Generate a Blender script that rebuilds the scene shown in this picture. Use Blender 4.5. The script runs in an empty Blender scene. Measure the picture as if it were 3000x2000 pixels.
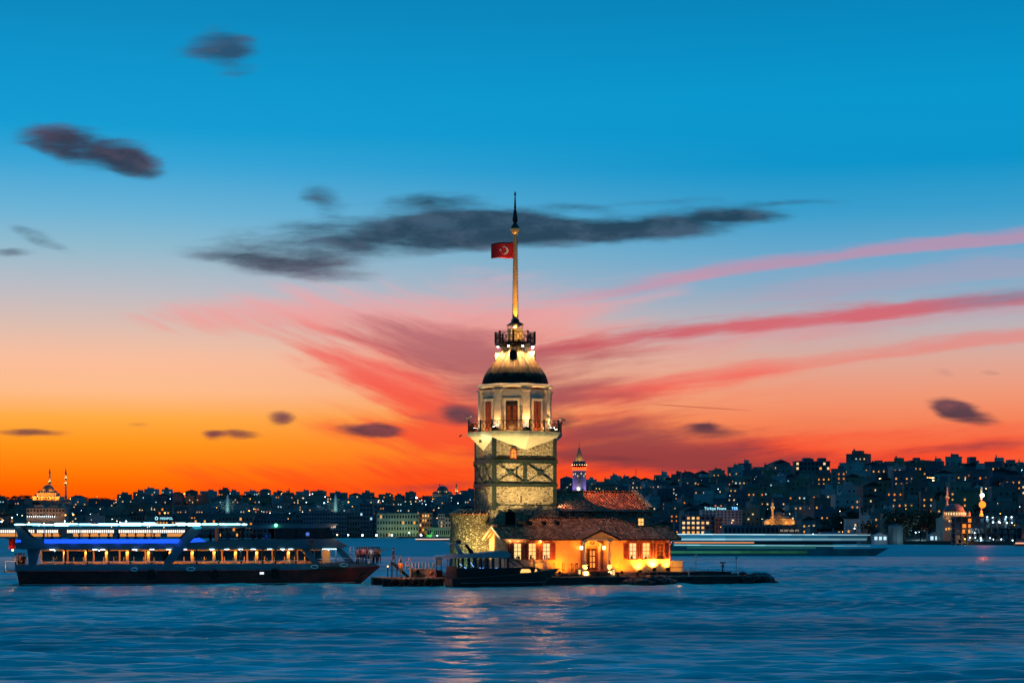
import bpy, bmesh, math, random
from mathutils import Vector, Matrix, noise as mnoise
R = math.radians
PI = math.pi
S = bpy.context.scene
C = S.collection
F = 5556.0          # focal length in photograph pixels (3000 wide)
HZ = 5.3            # eye height above the water
HOR = 1560.0        # horizon row in the photograph
rnd = random.Random(7)

def lin(r, g, b, k=1.0):
    f = lambda c: (c/255/12.92) if c <= 10.3 else ((c/255+.055)/1.055)**2.4
    return (f(r)*k, f(g)*k, f(b)*k, 1.0)

# ------------------------------------------------------------------ camera
cd = bpy.data.cameras.new('camera')
cd.sensor_width = 36; cd.lens = 36*F/3000
cd.shift_y = (HOR-1000)/3000
cd.clip_start = 1; cd.clip_end = 20000
cam = bpy.data.objects.new('camera', cd); C.objects.link(cam)
cam.location = (0, 0, HZ); cam.rotation_euler = (R(90), 0, 0)
S.camera = cam
S.render.resolution_x = 1024; S.render.resolution_y = 682
S.view_settings.view_transform = 'Standard'; S.view_settings.look = 'None'
S.view_settings.exposure = 0; S.view_settings.gamma = 1
S.cycles.use_denoising = True
S.cycles.max_bounces = 6; S.cycles.diffuse_bounces = 3; S.cycles.glossy_bounces = 3
S.cycles.transparent_max_bounces = 12; S.cycles.transmission_bounces = 3
S.cycles.sample_clamp_indirect = 4; S.cycles.sample_clamp_direct = 0
S.cycles.caustics_reflective = False; S.cycles.caustics_refractive = False
S.cycles.use_light_tree = True

# ------------------------------------------------------------------ node helper
class NT:
    def __init__(s, tree): s.t = tree; s.n = tree.nodes; s.l = tree.links
    def node(s, typ, **kw):
        n = s.n.new(typ)
        for k, v in kw.items(): setattr(n, k, v)
        return n
    def set(s, sock, v):
        if v is None: return
        if isinstance(v, bpy.types.NodeSocket): s.l.new(v, sock)
        else: sock.default_value = v
    def m(s, op, a, b=None, c=None, clamp=False):
        n = s.node('ShaderNodeMath', operation=op, use_clamp=clamp)
        s.set(n.inputs[0], a); s.set(n.inputs[1], b); s.set(n.inputs[2], c)
        return n.outputs[0]
    def v(s, op, a, b=None, scale=None):
        n = s.node('ShaderNodeVectorMath', operation=op)
        s.set(n.inputs[0], a); s.set(n.inputs[1], b)
        if scale is not None: s.set(n.inputs['Scale'], scale)
        return n.outputs['Value'] if op in ('LENGTH', 'DOT_PRODUCT') else n.outputs[0]
    def mapping(s, vec, loc=(0,0,0), rot=(0,0,0), sc=(1,1,1), typ='POINT'):
        n = s.node('ShaderNodeMapping', vector_type=typ)
        s.set(n.inputs['Vector'], vec); n.inputs['Location'].default_value = loc
        n.inputs['Rotation'].default_value = rot; n.inputs['Scale'].default_value = sc
        return n.outputs[0]
    def noise(s, vec, scale=1, detail=4, rough=.5, dist=0, out='Fac'):
        n = s.node('ShaderNodeTexNoise'); s.set(n.inputs['Vector'], vec)
        n.inputs['Scale'].default_value = scale; n.inputs['Detail'].default_value = detail
        n.inputs['Roughness'].default_value = rough; n.inputs['Distortion'].default_value = dist
        return n.outputs[0 if out == 'Fac' else 1]
    def mr(s, val, a, b, c=0, d=1, smooth=True):
        n = s.node('ShaderNodeMapRange', interpolation_type='SMOOTHSTEP' if smooth else 'LINEAR')
        s.set(n.inputs[0], val)
        for i, q in enumerate((a, b, c, d)): s.set(n.inputs[i+1], q)
        return n.outputs[0]
    def mix(s, fac, a, b, mode='MIX'):
        n = s.node('ShaderNodeMix', data_type='RGBA', blend_type=mode)
        s.set(n.inputs[0], fac); s.set(n.inputs[6], a); s.set(n.inputs[7], b)
        return n.outputs[2]
    def ramp(s, fac, stops, interp='LINEAR'):
        n = s.node('ShaderNodeValToRGB'); cr = n.color_ramp; cr.interpolation = interp
        while len(cr.elements) < len(stops): cr.elements.new(0.5)
        for e, (p, c) in zip(cr.elements, stops): e.position = p; e.color = c
        s.set(n.inputs[0], fac)
        return n.outputs[0]

# ------------------------------------------------------------------ world: dusk sky
w = bpy.data.worlds.new('World'); S.world = w; w.use_nodes = True
w.node_tree.nodes.clear()
N = NT(w.node_tree)
def build_sky():
    d = N.v('NORMALIZE', N.node('ShaderNodeTexCoord').outputs['Generated'])
    sx = N.node('ShaderNodeSeparateXYZ'); N.set(sx.inputs[0], d)
    dx, dy, dz = sx.outputs
    yy = N.m('MAXIMUM', dy, .05)
    a = N.m('DIVIDE', dx, yy); e = N.m('DIVIDE', dz, yy)
    PX = N.m('MULTIPLY_ADD', a, F, 1500); PY = N.m('MULTIPLY_ADD', e, -F, HOR)
    # clear-sky colour by elevation for the left (west-south-west) and the right of the sunset
    tt = N.m('ARCTAN2', dz, N.m('SQRT', N.m('ADD', N.m('MULTIPLY', dx, dx), N.m('MULTIPLY', dy, dy))))
    t = N.m('MULTIPLY', tt, 1/.9, clamp=True)
    def P(y): return math.atan((HOR-y)/F)/.9
    L = [(1560,(255,72,0)),(1440,(255,92,0)),(1380,(255,122,8)),(1300,(255,150,28)),(1230,(255,170,66)),(1150,(252,187,138)),
         (1060,(248,189,156)),(960,(217,189,178)),(860,(186,188,197)),(740,(142,186,206)),(640,(105,178,214)),(500,(52,164,214)),
         (400,(8,156,210)),(250,(0,150,205)),(0,(0,134,188))]
    Rr = [(1560,(255,72,28)),(1400,(252,84,45)),(1320,(248,98,58)),(1240,(246,130,88)),(1160,(240,152,118)),(1060,(222,168,152)),
          (960,(186,178,184)),(860,(138,172,198)),(760,(104,168,204)),(640,(58,158,204)),(500,(4,148,202)),(300,(0,150,205)),(0,(0,132,186))]
    up = [(math.atan(.5)/.9, lin(0,128,184)), (.8, lin(0,122,180)), (1.0, lin(0,118,176))]
    mk = lambda T: [(P(y), lin(*c)) for y, c in T] + up
    cl, cr_ = N.ramp(t, mk(L)), N.ramp(t, mk(Rr))
    base = N.mix(N.mr(PX, 300, 2500), cl, cr_)
    # cloud field in sky angles (units: 1/F of a radian near the sunset), warped by noise
    pv = N.node('ShaderNodeCombineXYZ'); N.set(pv.inputs[0], PX); N.set(pv.inputs[1], PY)
    p0 = pv.outputs[0]
    nz = N.noise(N.mapping(p0, sc=(.0042,.012,1)), 1, 5, .55, 0, 'Color')
    warp = N.v('MULTIPLY', N.v('SUBTRACT', nz, (.5,.5,.5)), (150, 60, 0))
    p = N.v('ADD', p0, warp)
    soft = N.v('ADD', p0, N.v('SCALE', warp, None, .55))
    def blob(vec, cx, cy, rx, ry, rot=0):
        q = N.mapping(vec, (cx,cy,0), (0,0,R(rot)), (rx,ry,1), 'TEXTURE')
        return N.mr(N.v('LENGTH', q), 1.0, 0.0)
    def total(items, k=1.0, kw=1.0):
        s = None; cache = {}
        for i, ((vec, cx, cy, rx, ry, rot), wt) in enumerate(items):
            if s is not None:           # tie the lookups into a chain so that few values are alive at once
                if i % 5 == 0: cache = {}
                if vec not in cache:
                    cv = N.node('ShaderNodeCombineXYZ'); N.set(cv.inputs[2], N.m('MULTIPLY', s, 1e-7)); cache[vec] = N.v('ADD', vec, cv.outputs[0])
                vec = cache[vec]
            b = N.m('MULTIPLY', blob(vec, cx, cy, rx*k, ry*k, rot), wt*kw)
            s = b if s is None else N.m('ADD', s, b)
        return s
    # fibres of high cloud: fan coordinate follows the streaks right of the tower and the wing left of it
    T = N.m('DIVIDE', N.m('SUBTRACT', PX, 1500), 1500)
    cA = N.m('MULTIPLY', N.m('MULTIPLY_ADD', T, 62, -232), T)
    cB = N.m('MULTIPLY_ADD', T, 560, 80)
    n_ = N.node('ShaderNodeMath', operation='SMOOTH_MIN'); N.set(n_.inputs[0], cA); N.set(n_.inputs[1], cB); n_.inputs[2].default_value = 90
    spx = N.node('ShaderNodeSeparateXYZ'); N.set(spx.inputs[0], soft)
    dyw = N.m('SUBTRACT', spx.outputs[1], PY)
    Qc = N.m('ADD', N.m('SUBTRACT', PY, n_.outputs[0]), N.m('MULTIPLY', dyw, .8))
    fv = N.node('ShaderNodeCombineXYZ'); N.set(fv.inputs[0], PX); N.set(fv.inputs[1], Qc); fq = fv.outputs[0]
    fib = N.noise(N.mapping(fq, sc=(.0013,.0085,1)), 1, 8, .60)
    fib2 = N.noise(N.mapping(fq, (3,5,2), sc=(.0022,.019,1)), 1, 7, .62)
    fb = N.m('ADD', N.m('MULTIPLY', fib, .62), N.m('MULTIPLY', fib2, .38))
    flat = N.noise(N.mapping(soft, (9,1,4), sc=(.0021,.0125,1)), 1, 8, .58)
    def layer(mask, nz_, gain, lo, hi, amt):
        return N.m('MULTIPLY', N.mr(N.m('ADD', mask, N.m('MULTIPLY', N.m('SUBTRACT', nz_, .5), gain)), lo, hi, 0, amt), N.mr(mask, .02, .4))
    # rosy veil
    veil = total([((soft,1330,1010,520,260,-8),.75), ((soft,950,900,620,120,-3),.5), ((soft,1950,1130,1000,230,-9),.34),
                  ((soft,560,925,420,70,0),.42), ((soft,1750,900,700,120,-10),.3)], 1.2, 1.25)
    col = N.mix(layer(veil, fb, 3.2, .10, 1.1, .8), base, N.ramp(N.mr(PY, 820, 1220, 0, 1, False), [(0,lin(236,168,176)),(.45,lin(246,146,132)),(1,lin(250,110,76))]))
    # red wing and bands
    red = total([((p,1120,1105,330,74,24),.72), ((p,1330,1190,320,86,26),.95), ((p,1290,1282,300,40,4),1.0), ((soft,1180,1395,640,46,0),.95),
                 ((p,1720,1300,440,60,2),.6), ((soft,2000,1385,800,60,0),.8), ((soft,2650,1285,680,40,-4),.75), ((p,1720,1010,340,46,-8),.6),
                 ((p,1640,1160,260,60,0),.4), ((soft,2600,1350,760,50,0),.7), ((p,1010,1050,240,50,26),.5), ((soft,1000,1440,500,22,0),.5), ((p,1560,1240,620,90,0),.45), ((p,1900,1160,520,40,-9),.5)], 1.75, .74)
    col = N.mix(layer(red, fb, 4.6, .0, 1.35, .84), col, N.ramp(N.mr(PY, 1000, 1420, 0, 1, False), [(0,lin(238,98,96)),(.4,lin(246,78,62)),(1,lin(250,60,22))]))
    # mauve shade in the clouds
    mau = total([((p,1380,1030,360,110,8),.95), ((p,1430,1130,240,90,14),.75), ((p,1690,1065,300,60,-14),.65), ((p,1760,1185,460,44,2),.8), ((p,1800,1250,460,30,2),.85),
                 ((p,1960,1320,460,54,4),1.6), ((p,1700,1345,350,40,2),.9), ((p,1350,1425,460,14,-2),.7), ((soft,2720,1316,620,22,-4),.55),
                 ((p,1300,1228,150,26,0),.6), ((soft,2350,1250,500,30,-4),.3), ((soft,2000,960,600,26,-9),.3), ((p,1240,1000,260,70,10),.55), ((p,1780,1110,380,50,-10),.55)], 1.6, .74)
    col = N.mix(layer(mau, fb, 4.6, .04, 1.35, .84), col, N.ramp(N.mr(PY, 980, 1340, 0, 1, False), [(0,lin(172,100,110)),(.5,lin(156,82,88)),(1,lin(122,58,66))]))
    # long pink streaks rising to the right, broken into fibres
    wv = N.m('MULTIPLY_ADD', dyw, .55, PY)
    for c0,c1,c2,wd,t0,t1,amt,colr in ((915,-325,108,34,-.55,.5,.50,(222,128,150)), (1036,-184,25,38,-.15,.35,.86,(206,78,92)), (1052,-184,25,70,.05,.5,.30,(226,120,128)), (1188,-240,45,32,.0,.3,.46,(240,104,94)), (975,-250,60,60,.0,.7,.22,(214,140,158))):
        ln = N.m('ADD', N.m('MULTIPLY', N.m('MULTIPLY_ADD', T, c2, c1), T), c0)
        dd = N.m('SUBTRACT', wv, ln)
        k = N.m('MULTIPLY', N.m('MULTIPLY', N.mr(dd, -wd*1.6, 0), N.mr(dd, wd*.9, 0)), N.mr(T, t0, t1))
        k = layer(N.m('MULTIPLY', k, 1.15), fib2, 2.6, .12, 1.2, amt)
        k = N.m('MULTIPLY', k, N.mr(T, t0, t1))
        col = N.mix(k, col, lin(*colr))
    gr = N.m('MULTIPLY', N.mr(T, .5, 1.0), blob(soft, 2950, 875, 420, 40, -5))
    col = N.mix(N.m('MULTIPLY', gr, .6), col, lin(122,122,150))
    # contrail
    ct = N.m('SUBTRACT', PY, N.m('MULTIPLY_ADD', N.m('SUBTRACT', PX, 1900), .065, 1183))
    ctk = N.m('MULTIPLY', N.mr(N.m('ABSOLUTE', ct), 2.6, .2), N.m('MULTIPLY', N.mr(PX, 1880, 1960), N.mr(PX, 2240, 2100)))
    col = N.mix(N.m('MULTIPLY', ctk, .6), col, lin(170,60,58))
    # slate-dark clouds
    dk = total([((soft,668,142,105,72,18),1.05), ((soft,585,160,110,34,0),.55), ((soft,690,225,60,40,0),.2),
                ((soft,250,425,215,62,14),1.05), ((soft,385,470,105,50,20),.9), ((soft,150,405,130,40,4),.5),
                ((soft,945,580,80,48,20),.75), ((soft,120,700,110,26,20),.6), ((soft,20,742,100,18,0),.8),
                ((soft,1130,690,560,62,-3),1.15), ((soft,1330,640,330,52,3),1.0), ((soft,1260,585,190,30,0),.8), ((soft,1480,645,220,24,3),.75), ((soft,820,760,260,30,4),.7), ((soft,900,800,220,38,3),.85),
                ((soft,1640,690,420,40,-4),1.05), ((soft,2010,655,290,50,-5),1.15), ((soft,2180,640,130,24,2),.6), ((soft,1420,822,60,24,0),.3),
                ((soft,812,1225,50,26,0),1.04), ((soft,625,1276,34,20,10),0.91), ((soft,700,1275,80,17,4),1.04),
                ((soft,1085,1265,105,22,3),1.25), ((soft,1115,1258,50,24,0),0.78), ((soft,1355,1210,66,44,0),1.23), ((soft,1655,1235,62,36,10),0.91),
                ((soft,2085,1258,110,26,4),1.23), ((soft,2060,1245,50,20,0),0.65), ((soft,2820,1207,110,34,16),1.25), ((soft,2790,1190,60,28,0),0.65), ((soft,2765,1085,50,16,8),0.65), ((soft,2900,1092,60,12,6),0.59),
                ((soft,85,1264,120,15,0),0.65), ((soft,390,1243,70,9,0),0.33), ((p0,1790,1342,190,12,3),.7), ((soft,2300,590,200,14,0),.3),
                ((soft,1950,592,240,12,-3),.25), ((soft,1700,610,160,18,5),.4)], 1.4, 1.22)
    fine = N.noise(N.mapping(soft, sc=(.0058,.0150,1)), 1, 8, .60)
    torn = N.m('ADD', N.m('MULTIPLY', flat, .7), N.m('MULTIPLY', fine, .3))
    dens = N.mr(N.m('ADD', dk, N.m('MULTIPLY', N.m('SUBTRACT', torn, .5), 4.4)), .02, 1.5, 0, .97)
    dens = N.m('MULTIPLY', dens, N.mr(dk, .02, .5))
    dcol = N.ramp(N.mr(PY, 100, 1350, 0, 1, False), [(0,lin(36,84,116)),(.24,lin(50,52,72)),(.4,lin(28,62,84)),(.5,lin(34,62,84)),(.62,lin(100,94,112)),(.9,lin(78,56,70)),(1,lin(120,52,60))])
    dcol = N.mix(N.mr(fine, .42, .66, 0, .32), dcol, N.ramp(N.mr(PY, 100, 1350, 0, 1, False), [(0,lin(92,104,136)),(.24,lin(120,74,88)),(.45,lin(90,122,150)),(.62,lin(150,112,128)),(1,lin(190,80,70))]))
    col = N.mix(dens, col, dcol)
    # the sky behind the viewer is already night blue
    col = N.mix(N.mr(dy, .75, -.15), col, N.ramp(N.mr(dz, 0, 1, 0, 1, False), [(0,lin(24,56,80)),(.6,lin(4,92,140)),(1,lin(0,116,172))]))
    col = N.mix(N.mr(dz, .02, -.05), col, lin(6,30,48))
    bg = N.node('ShaderNodeBackground'); N.set(bg.inputs[0], col); bg.inputs[1].default_value = 1.0
    # physical twilight underneath
    sk = N.node('ShaderNodeTexSky'); sk.sky_type = 'NISHITA'; sk.sun_disc = False
    sk.sun_elevation = R(.5); sk.sun_rotation = R(-12); sk.altitude = 0
    bg2 = N.node('ShaderNodeBackground'); N.set(bg2.inputs[0], sk.outputs[0]); bg2.inputs[1].default_value = 0.0015
    ad = N.node('ShaderNodeAddShader'); N.set(ad.inputs[0], bg.outputs[0]); N.set(ad.inputs[1], bg2.outputs[0])
    o = N.node('ShaderNodeOutputWorld'); N.set(o.inputs[0], ad.outputs[0])
build_sky()
w.cycles.sampling_method = 'MANUAL'; w.cycles.sample_map_resolution = 512

# last of the sun, on the horizon left of the tower
sd = bpy.data.lights.new('sun', 'SUN'); sd.energy = 0.1; sd.angle = R(1.5); sd.color = (1.0, .5, .22)
sun = bpy.data.objects.new('sun', sd); C.objects.link(sun)
sv = Vector((math.sin(R(-12)), math.cos(R(-12)), math.tan(R(.6))))
sun.rotation_euler = sv.to_track_quat('Z', 'Y').to_euler(); sun.location = (-40, 300, 80)

# ------------------------------------------------------------------ materials
MATS = {}
def _new(name):
    m = bpy.data.materials.new(name); m.use_nodes = True
    m.node_tree.nodes.clear(); MATS[name] = m
    return m, NT(m.node_tree)
def _out(n, sh, disp=None):
    o = n.node('ShaderNodeOutputMaterial'); n.set(o.inputs[0], sh)
def _pr(n, col, rough, metal=0, nrm=None, spec=.4):
    p = n.node('ShaderNodeBsdfPrincipled')
    n.set(p.inputs['Base Color'], col); n.set(p.inputs['Roughness'], rough); n.set(p.inputs['Metallic'], metal)
    p.inputs['Specular IOR Level'].default_value = spec
    if nrm is not None: n.set(p.inputs['Normal'], nrm)
    return p.outputs[0]
def _bump(n, h, strength=.4, dist=.02):
    b = n.node('ShaderNodeBump'); b.inputs['Strength'].default_value = strength
    b.inputs['Distance'].default_value = dist; n.set(b.inputs['Height'], h)
    return b.outputs[0]
def k4(c, k): return (min(c[0]*k,1), min(c[1]*k,1), min(c[2]*k,1), 1)
def pm(name, col, rough=.65, metal=0, var=.18, sc=1.3, bump=.15, bsc=14, streak=0, spec=.4):
    """painted / plain surface with soft blotches, grain and optional vertical rain streaks"""
    m, n = _new(name); col = tuple(col[:3])+(1,)
    o = n.node('ShaderNodeTexCoord').outputs['Object']
    f = n.noise(o, sc, 5, .6)
    c = n.mix(n.mr(f, .3, .7), k4(col, 1-var), k4(col, 1+var*.6))
    if streak:
        g = n.noise(n.mapping(o, sc=(2.2,2.2,.12)), 1.4, 4, .6)
        c = n.mix(n.m('MULTIPLY', n.mr(g, .5, .75), streak), c, k4(col, .45))
    nr = _bump(n, n.noise(o, bsc, 3, .6), bump, .02) if bump else None
    _out(n, _pr(n, c, rough, metal, nr, spec)); return m
def em(name, col, k, sample=False):
    m, n = _new(name)
    e = n.node('ShaderNodeEmission'); e.inputs[0].default_value = tuple(col[:3])+(1,); e.inputs[1].default_value = k
    _out(n, e.outputs[0]); m.cycles.emission_sampling = 'FRONT' if sample else 'NONE'
    return m
def glass(name, tint=(.75,.8,.8), mixf=.8, rough=.05):
    m, n = _new(name)
    t = n.node('ShaderNodeBsdfTransparent'); t.inputs[0].default_value = tint+(1,)
    g = n.node('ShaderNodeBsdfGlossy'); g.inputs['Roughness'].default_value = rough; g.inputs[0].default_value = (.8,.85,.9,1)
    x = n.node('ShaderNodeMixShader'); x.inputs[0].default_value = 1-mixf
    n.set(x.inputs[1], t.outputs[0]); n.set(x.inputs[2], g.outputs[0]); _out(n, x.outputs[0]); return m
def stone(name, c1, c2, mortar, sc=1.0, flat=2.4, rubble=0.0):
    """coursed rubble masonry: long flattish stones in pale mortar"""
    m, n = _new(name)
    o = n.node('ShaderNodeTexCoord').outputs['Object']
    wv = n.v('MULTIPLY', n.v('SUBTRACT', n.noise(o, 1.7*sc, 3, .5, 0, 'Color'), (.5,.5,.5)), (.28,.28,.16))
    q = n.mapping(n.v('ADD', o, wv), sc=(2.0*sc, 2.0*sc, 2.0*flat*sc))
    v1 = n.node('ShaderNodeTexVoronoi'); n.set(v1.inputs['Vector'], q); v1.inputs['Scale'].default_value = 1
    v1.inputs['Randomness'].default_value = .85
    v2 = n.node('ShaderNodeTexVoronoi', feature='DISTANCE_TO_EDGE'); n.set(v2.inputs['Vector'], q); v2.inputs['Scale'].default_value = 1
    v2.inputs['Randomness'].default_value = .85
    sp = n.node('ShaderNodeSeparateColor'); n.set(sp.inputs[0], v1.outputs['Color'])
    base = n.ramp(sp.outputs[0], [(0, k4(c1,.55)), (.25, c1), (.6, c2), (1, k4(c2,1.35))])
    base = n.mix(n.mr(n.noise(o, .35, 4, .6), .35, .7, 0, .45), base, k4(c1, .55))
    base = n.mix(n.mr(n.noise(o, 9, 4, .65), .35, .7, 0, .35), base, k4(c1, .4))
    ed = n.mr(v2.outputs['Distance'], .02, .13+rubble)
    crack = n.mr(v2.outputs['Distance'], .0, .035, 0, 1)
    col = n.mix(ed, mortar, base)
    pits = n.mr(n.noise(n.mapping(o, sc=(1,1,1.6)), 5.5*sc, 2, .5), .66, .72, 0, .75)
    col = n.mix(pits, col, k4(c1, .12))
    h = n.m('ADD', n.m('MULTIPLY', ed, .8), n.m('MULTIPLY', n.noise(o, 7, 4, .6), .5))
    h = n.m('SUBTRACT', h, n.m('MULTIPLY', pits, .8))
    _out(n, _pr(n, col, .88, 0, _bump(n, h, 1.0, .11), .2)); return m
def tiles(name, c1, c2, pitch=.30, row=.42):
    """barrel roof tiles: UV x runs along the eave in metres, y up the slope"""
    m, n = _new(name)
    uv = n.node('ShaderNodeTexCoord').outputs['UV']
    s = n.node('ShaderNodeSeparateXYZ'); n.set(s.inputs[0], uv)
    x, y = n.m('DIVIDE', s.outputs[0], pitch), n.m('DIVIDE', s.outputs[1], row)
    fx, fy = n.m('FRACT', x), n.m('FRACT', y)
    hump = n.m('SINE', n.m('MULTIPLY', fx, PI))
    cc = n.node('ShaderNodeCombineXYZ'); n.set(cc.inputs[0], n.m('FLOOR', x)); n.set(cc.inputs[1], n.m('FLOOR', y))
    wn = n.node('ShaderNodeTexWhiteNoise', noise_dimensions='3D'); n.set(wn.inputs['Vector'], cc.outputs[0])
    o = n.node('ShaderNodeTexCoord').outputs['Object']
    base = n.ramp(wn.outputs['Value'], [(0, k4(c1,.6)), (.4, c1), (.8, c2), (1, k4(c2,1.25))])
    base = n.mix(n.mr(n.noise(o, .6, 5, .65), .42, .68, 0, .6), base, k4(c1, .35))
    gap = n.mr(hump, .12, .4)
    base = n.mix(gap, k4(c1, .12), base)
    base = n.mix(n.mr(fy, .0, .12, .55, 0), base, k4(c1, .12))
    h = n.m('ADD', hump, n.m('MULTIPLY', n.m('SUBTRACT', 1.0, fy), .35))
    _out(n, _pr(n, base, .8, 0, _bump(n, h, 1.0, .10), .25)); return m

M = {}
M['stone'] = stone('tower_stone', (.24,.165,.085,1), (.46,.35,.20,1), (.56,.46,.29,1), 1.15, 2.4)
M['rubble'] = stone('bastion_rubble', (.22,.19,.13,1), (.46,.40,.28,1), (.10,.085,.06,1), 1.7, 1.5, .1)
M['hallstone'] = stone('hall_stone', (.22,.18,.13,1), (.36,.31,.23,1), (.30,.26,.2,1), 1.1, 2.2)
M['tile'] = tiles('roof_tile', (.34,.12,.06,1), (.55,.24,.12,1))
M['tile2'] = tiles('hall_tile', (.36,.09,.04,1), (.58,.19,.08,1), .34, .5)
M['plaster'] = pm('house_plaster', (.78,.50,.20), .8, 0, .22, .9, .2, 14, .22)
M['trim'] = pm('cream_trim', (.70,.56,.36), .6, 0, .06, 2, .06, 30)
M['cream'] = pm('drum_cream', (.62,.46,.29), .65, 0, .10, 1.2, .08, 20, .10)
M['soffit'] = pm('soffit_cream', (.58,.50,.33), .6, 0, .08, 1.0, .05, 20)
M['redwood'] = pm('red_shutter', (.34,.075,.03), .5, 0, .2, 4, .15, 25)
M['redtrim'] = pm('red_window_frame', (.36,.09,.035), .5, 0, .15, 4, .08, 25)
M['darkwood'] = pm('dark_wood', (.075,.028,.015), .45, 0, .3, 4, .1, 25)
M['steel'] = pm('green_steel', (.028,.042,.032), .5, .2, .3, 2, .1, 18, .2)
M['iron'] = pm('black_iron', (.015,.012,.012), .5, .4, .3, 4, .05, 20)
M['dark'] = pm('black_rubber', (.012,.012,.012), .8, 0, .3, 4, .2, 18)
M['slot'] = pm('slot_black', (.006,.005,.004), .9, 0, .1, 4, 0)
M['slab'] = pm('balcony_slab', (.30,.30,.22), .7, 0, .25, 1.5, .15, 16)
M['lead'] = None
def lead():
    m, n = _new('dome_lead')
    o = n.node('ShaderNodeTexCoord').outputs['Object']
    s = n.node('ShaderNodeSeparateXYZ'); n.set(s.inputs[0], o)
    ang = n.m('ARCTAN2', s.outputs[1], s.outputs[0])
    strip = n.m('FLOOR', n.m('MULTIPLY', ang, 32/(2*PI)))
    wn = n.node('ShaderNodeTexWhiteNoise', noise_dimensions='1D'); n.set(wn.inputs['W'], strip)
    dr = n.noise(n.mapping(o, sc=(4,4,.35)), 1.2, 5, .6)
    low = n.m('ADD', n.m('ADD', s.outputs[2], n.m('MULTIPLY', wn.outputs['Value'], .55)), n.m('MULTIPLY', dr, .9))
    grime = n.mr(low, 1.7, 2.35, 1, 0)
    col = n.mix(n.mr(n.noise(o, 1.3, 4, .6), .3, .7), (.40,.21,.07,1), (.24,.12,.04,1))
    col = n.mix(n.m('MULTIPLY', wn.outputs['Value'], .75), col, (.08,.05,.025,1))
    col = n.mix(n.m('MULTIPLY', grime, .93), col, (.014,.012,.010,1))
    _out(n, _pr(n, col, n.mr(grime, 0, 1, .5, .8), .15, _bump(n, n.noise(o, 6, 4, .6), .25, .03), .2)); return m
M['lead'] = lead()
M['mast'] = pm('mast_paint', (.55,.36,.14), .5, .1, .2, .6, .05, 20, .3)
M['finial'] = pm('finial_dark', (.012,.03,.03), .4, .5, .2, 3, .05, 20)
M['gold'] = pm('gilt', (.75,.48,.16), .35, .6, .15, 3, .04, 20)
M['flagred'] = pm('flag_red', (.62,.012,.012), .75, 0, .15, 2, .05, 40)
M['white'] = pm('white_paint', (.78,.78,.76), .45, 0, .06, 2, .03, 20)
M['grey'] = pm('grey_metal', (.30,.30,.30), .45, .3, .15, 2, .05, 20)
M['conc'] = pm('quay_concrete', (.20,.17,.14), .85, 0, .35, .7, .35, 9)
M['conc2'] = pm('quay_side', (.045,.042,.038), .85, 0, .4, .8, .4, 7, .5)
M['rock'] = pm('wet_rock', (.035,.030,.026), .55, 0, .45, 1.4, .7, 5)
M['step'] = pm('porch_step', (.30,.10,.055), .6, 0, .2, 2, .1, 20)
M['stair'] = pm('yellow_paint', (.62,.36,.03), .5, 0, .15, 3, .05, 20)
M['glass'] = glass('pane_glass', (.93,.95,.95), .94)
M['glassfar'] = glass('far_side_glass', (.16,.20,.19), 1.0)
M['glassd'] = glass('dark_glass', (.10,.14,.16), .86, .08)
M['orange'] = pm('orange_ring', (.75,.12,.02), .5, 0, .1, 4, .05, 20)
M['lampwarm'] = em('lamp_warm', (1,.50,.12), 13, True)
M['lampwhite'] = em('lamp_white', (1,.93,.78), 40, True)
M['lit1'] = em('window_amber', (1,.50,.14), 1.5)
M['lit2'] = em('window_pale', (1,.70,.27), 1.15)
M['lit3'] = em('window_white', (.75,.92,1), 1.6)
M['lit4'] = em('window_orange', (1,.30,.05), 1.3)
M['redlit'] = em('room_red', (1,.15,.03), .22)

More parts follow.
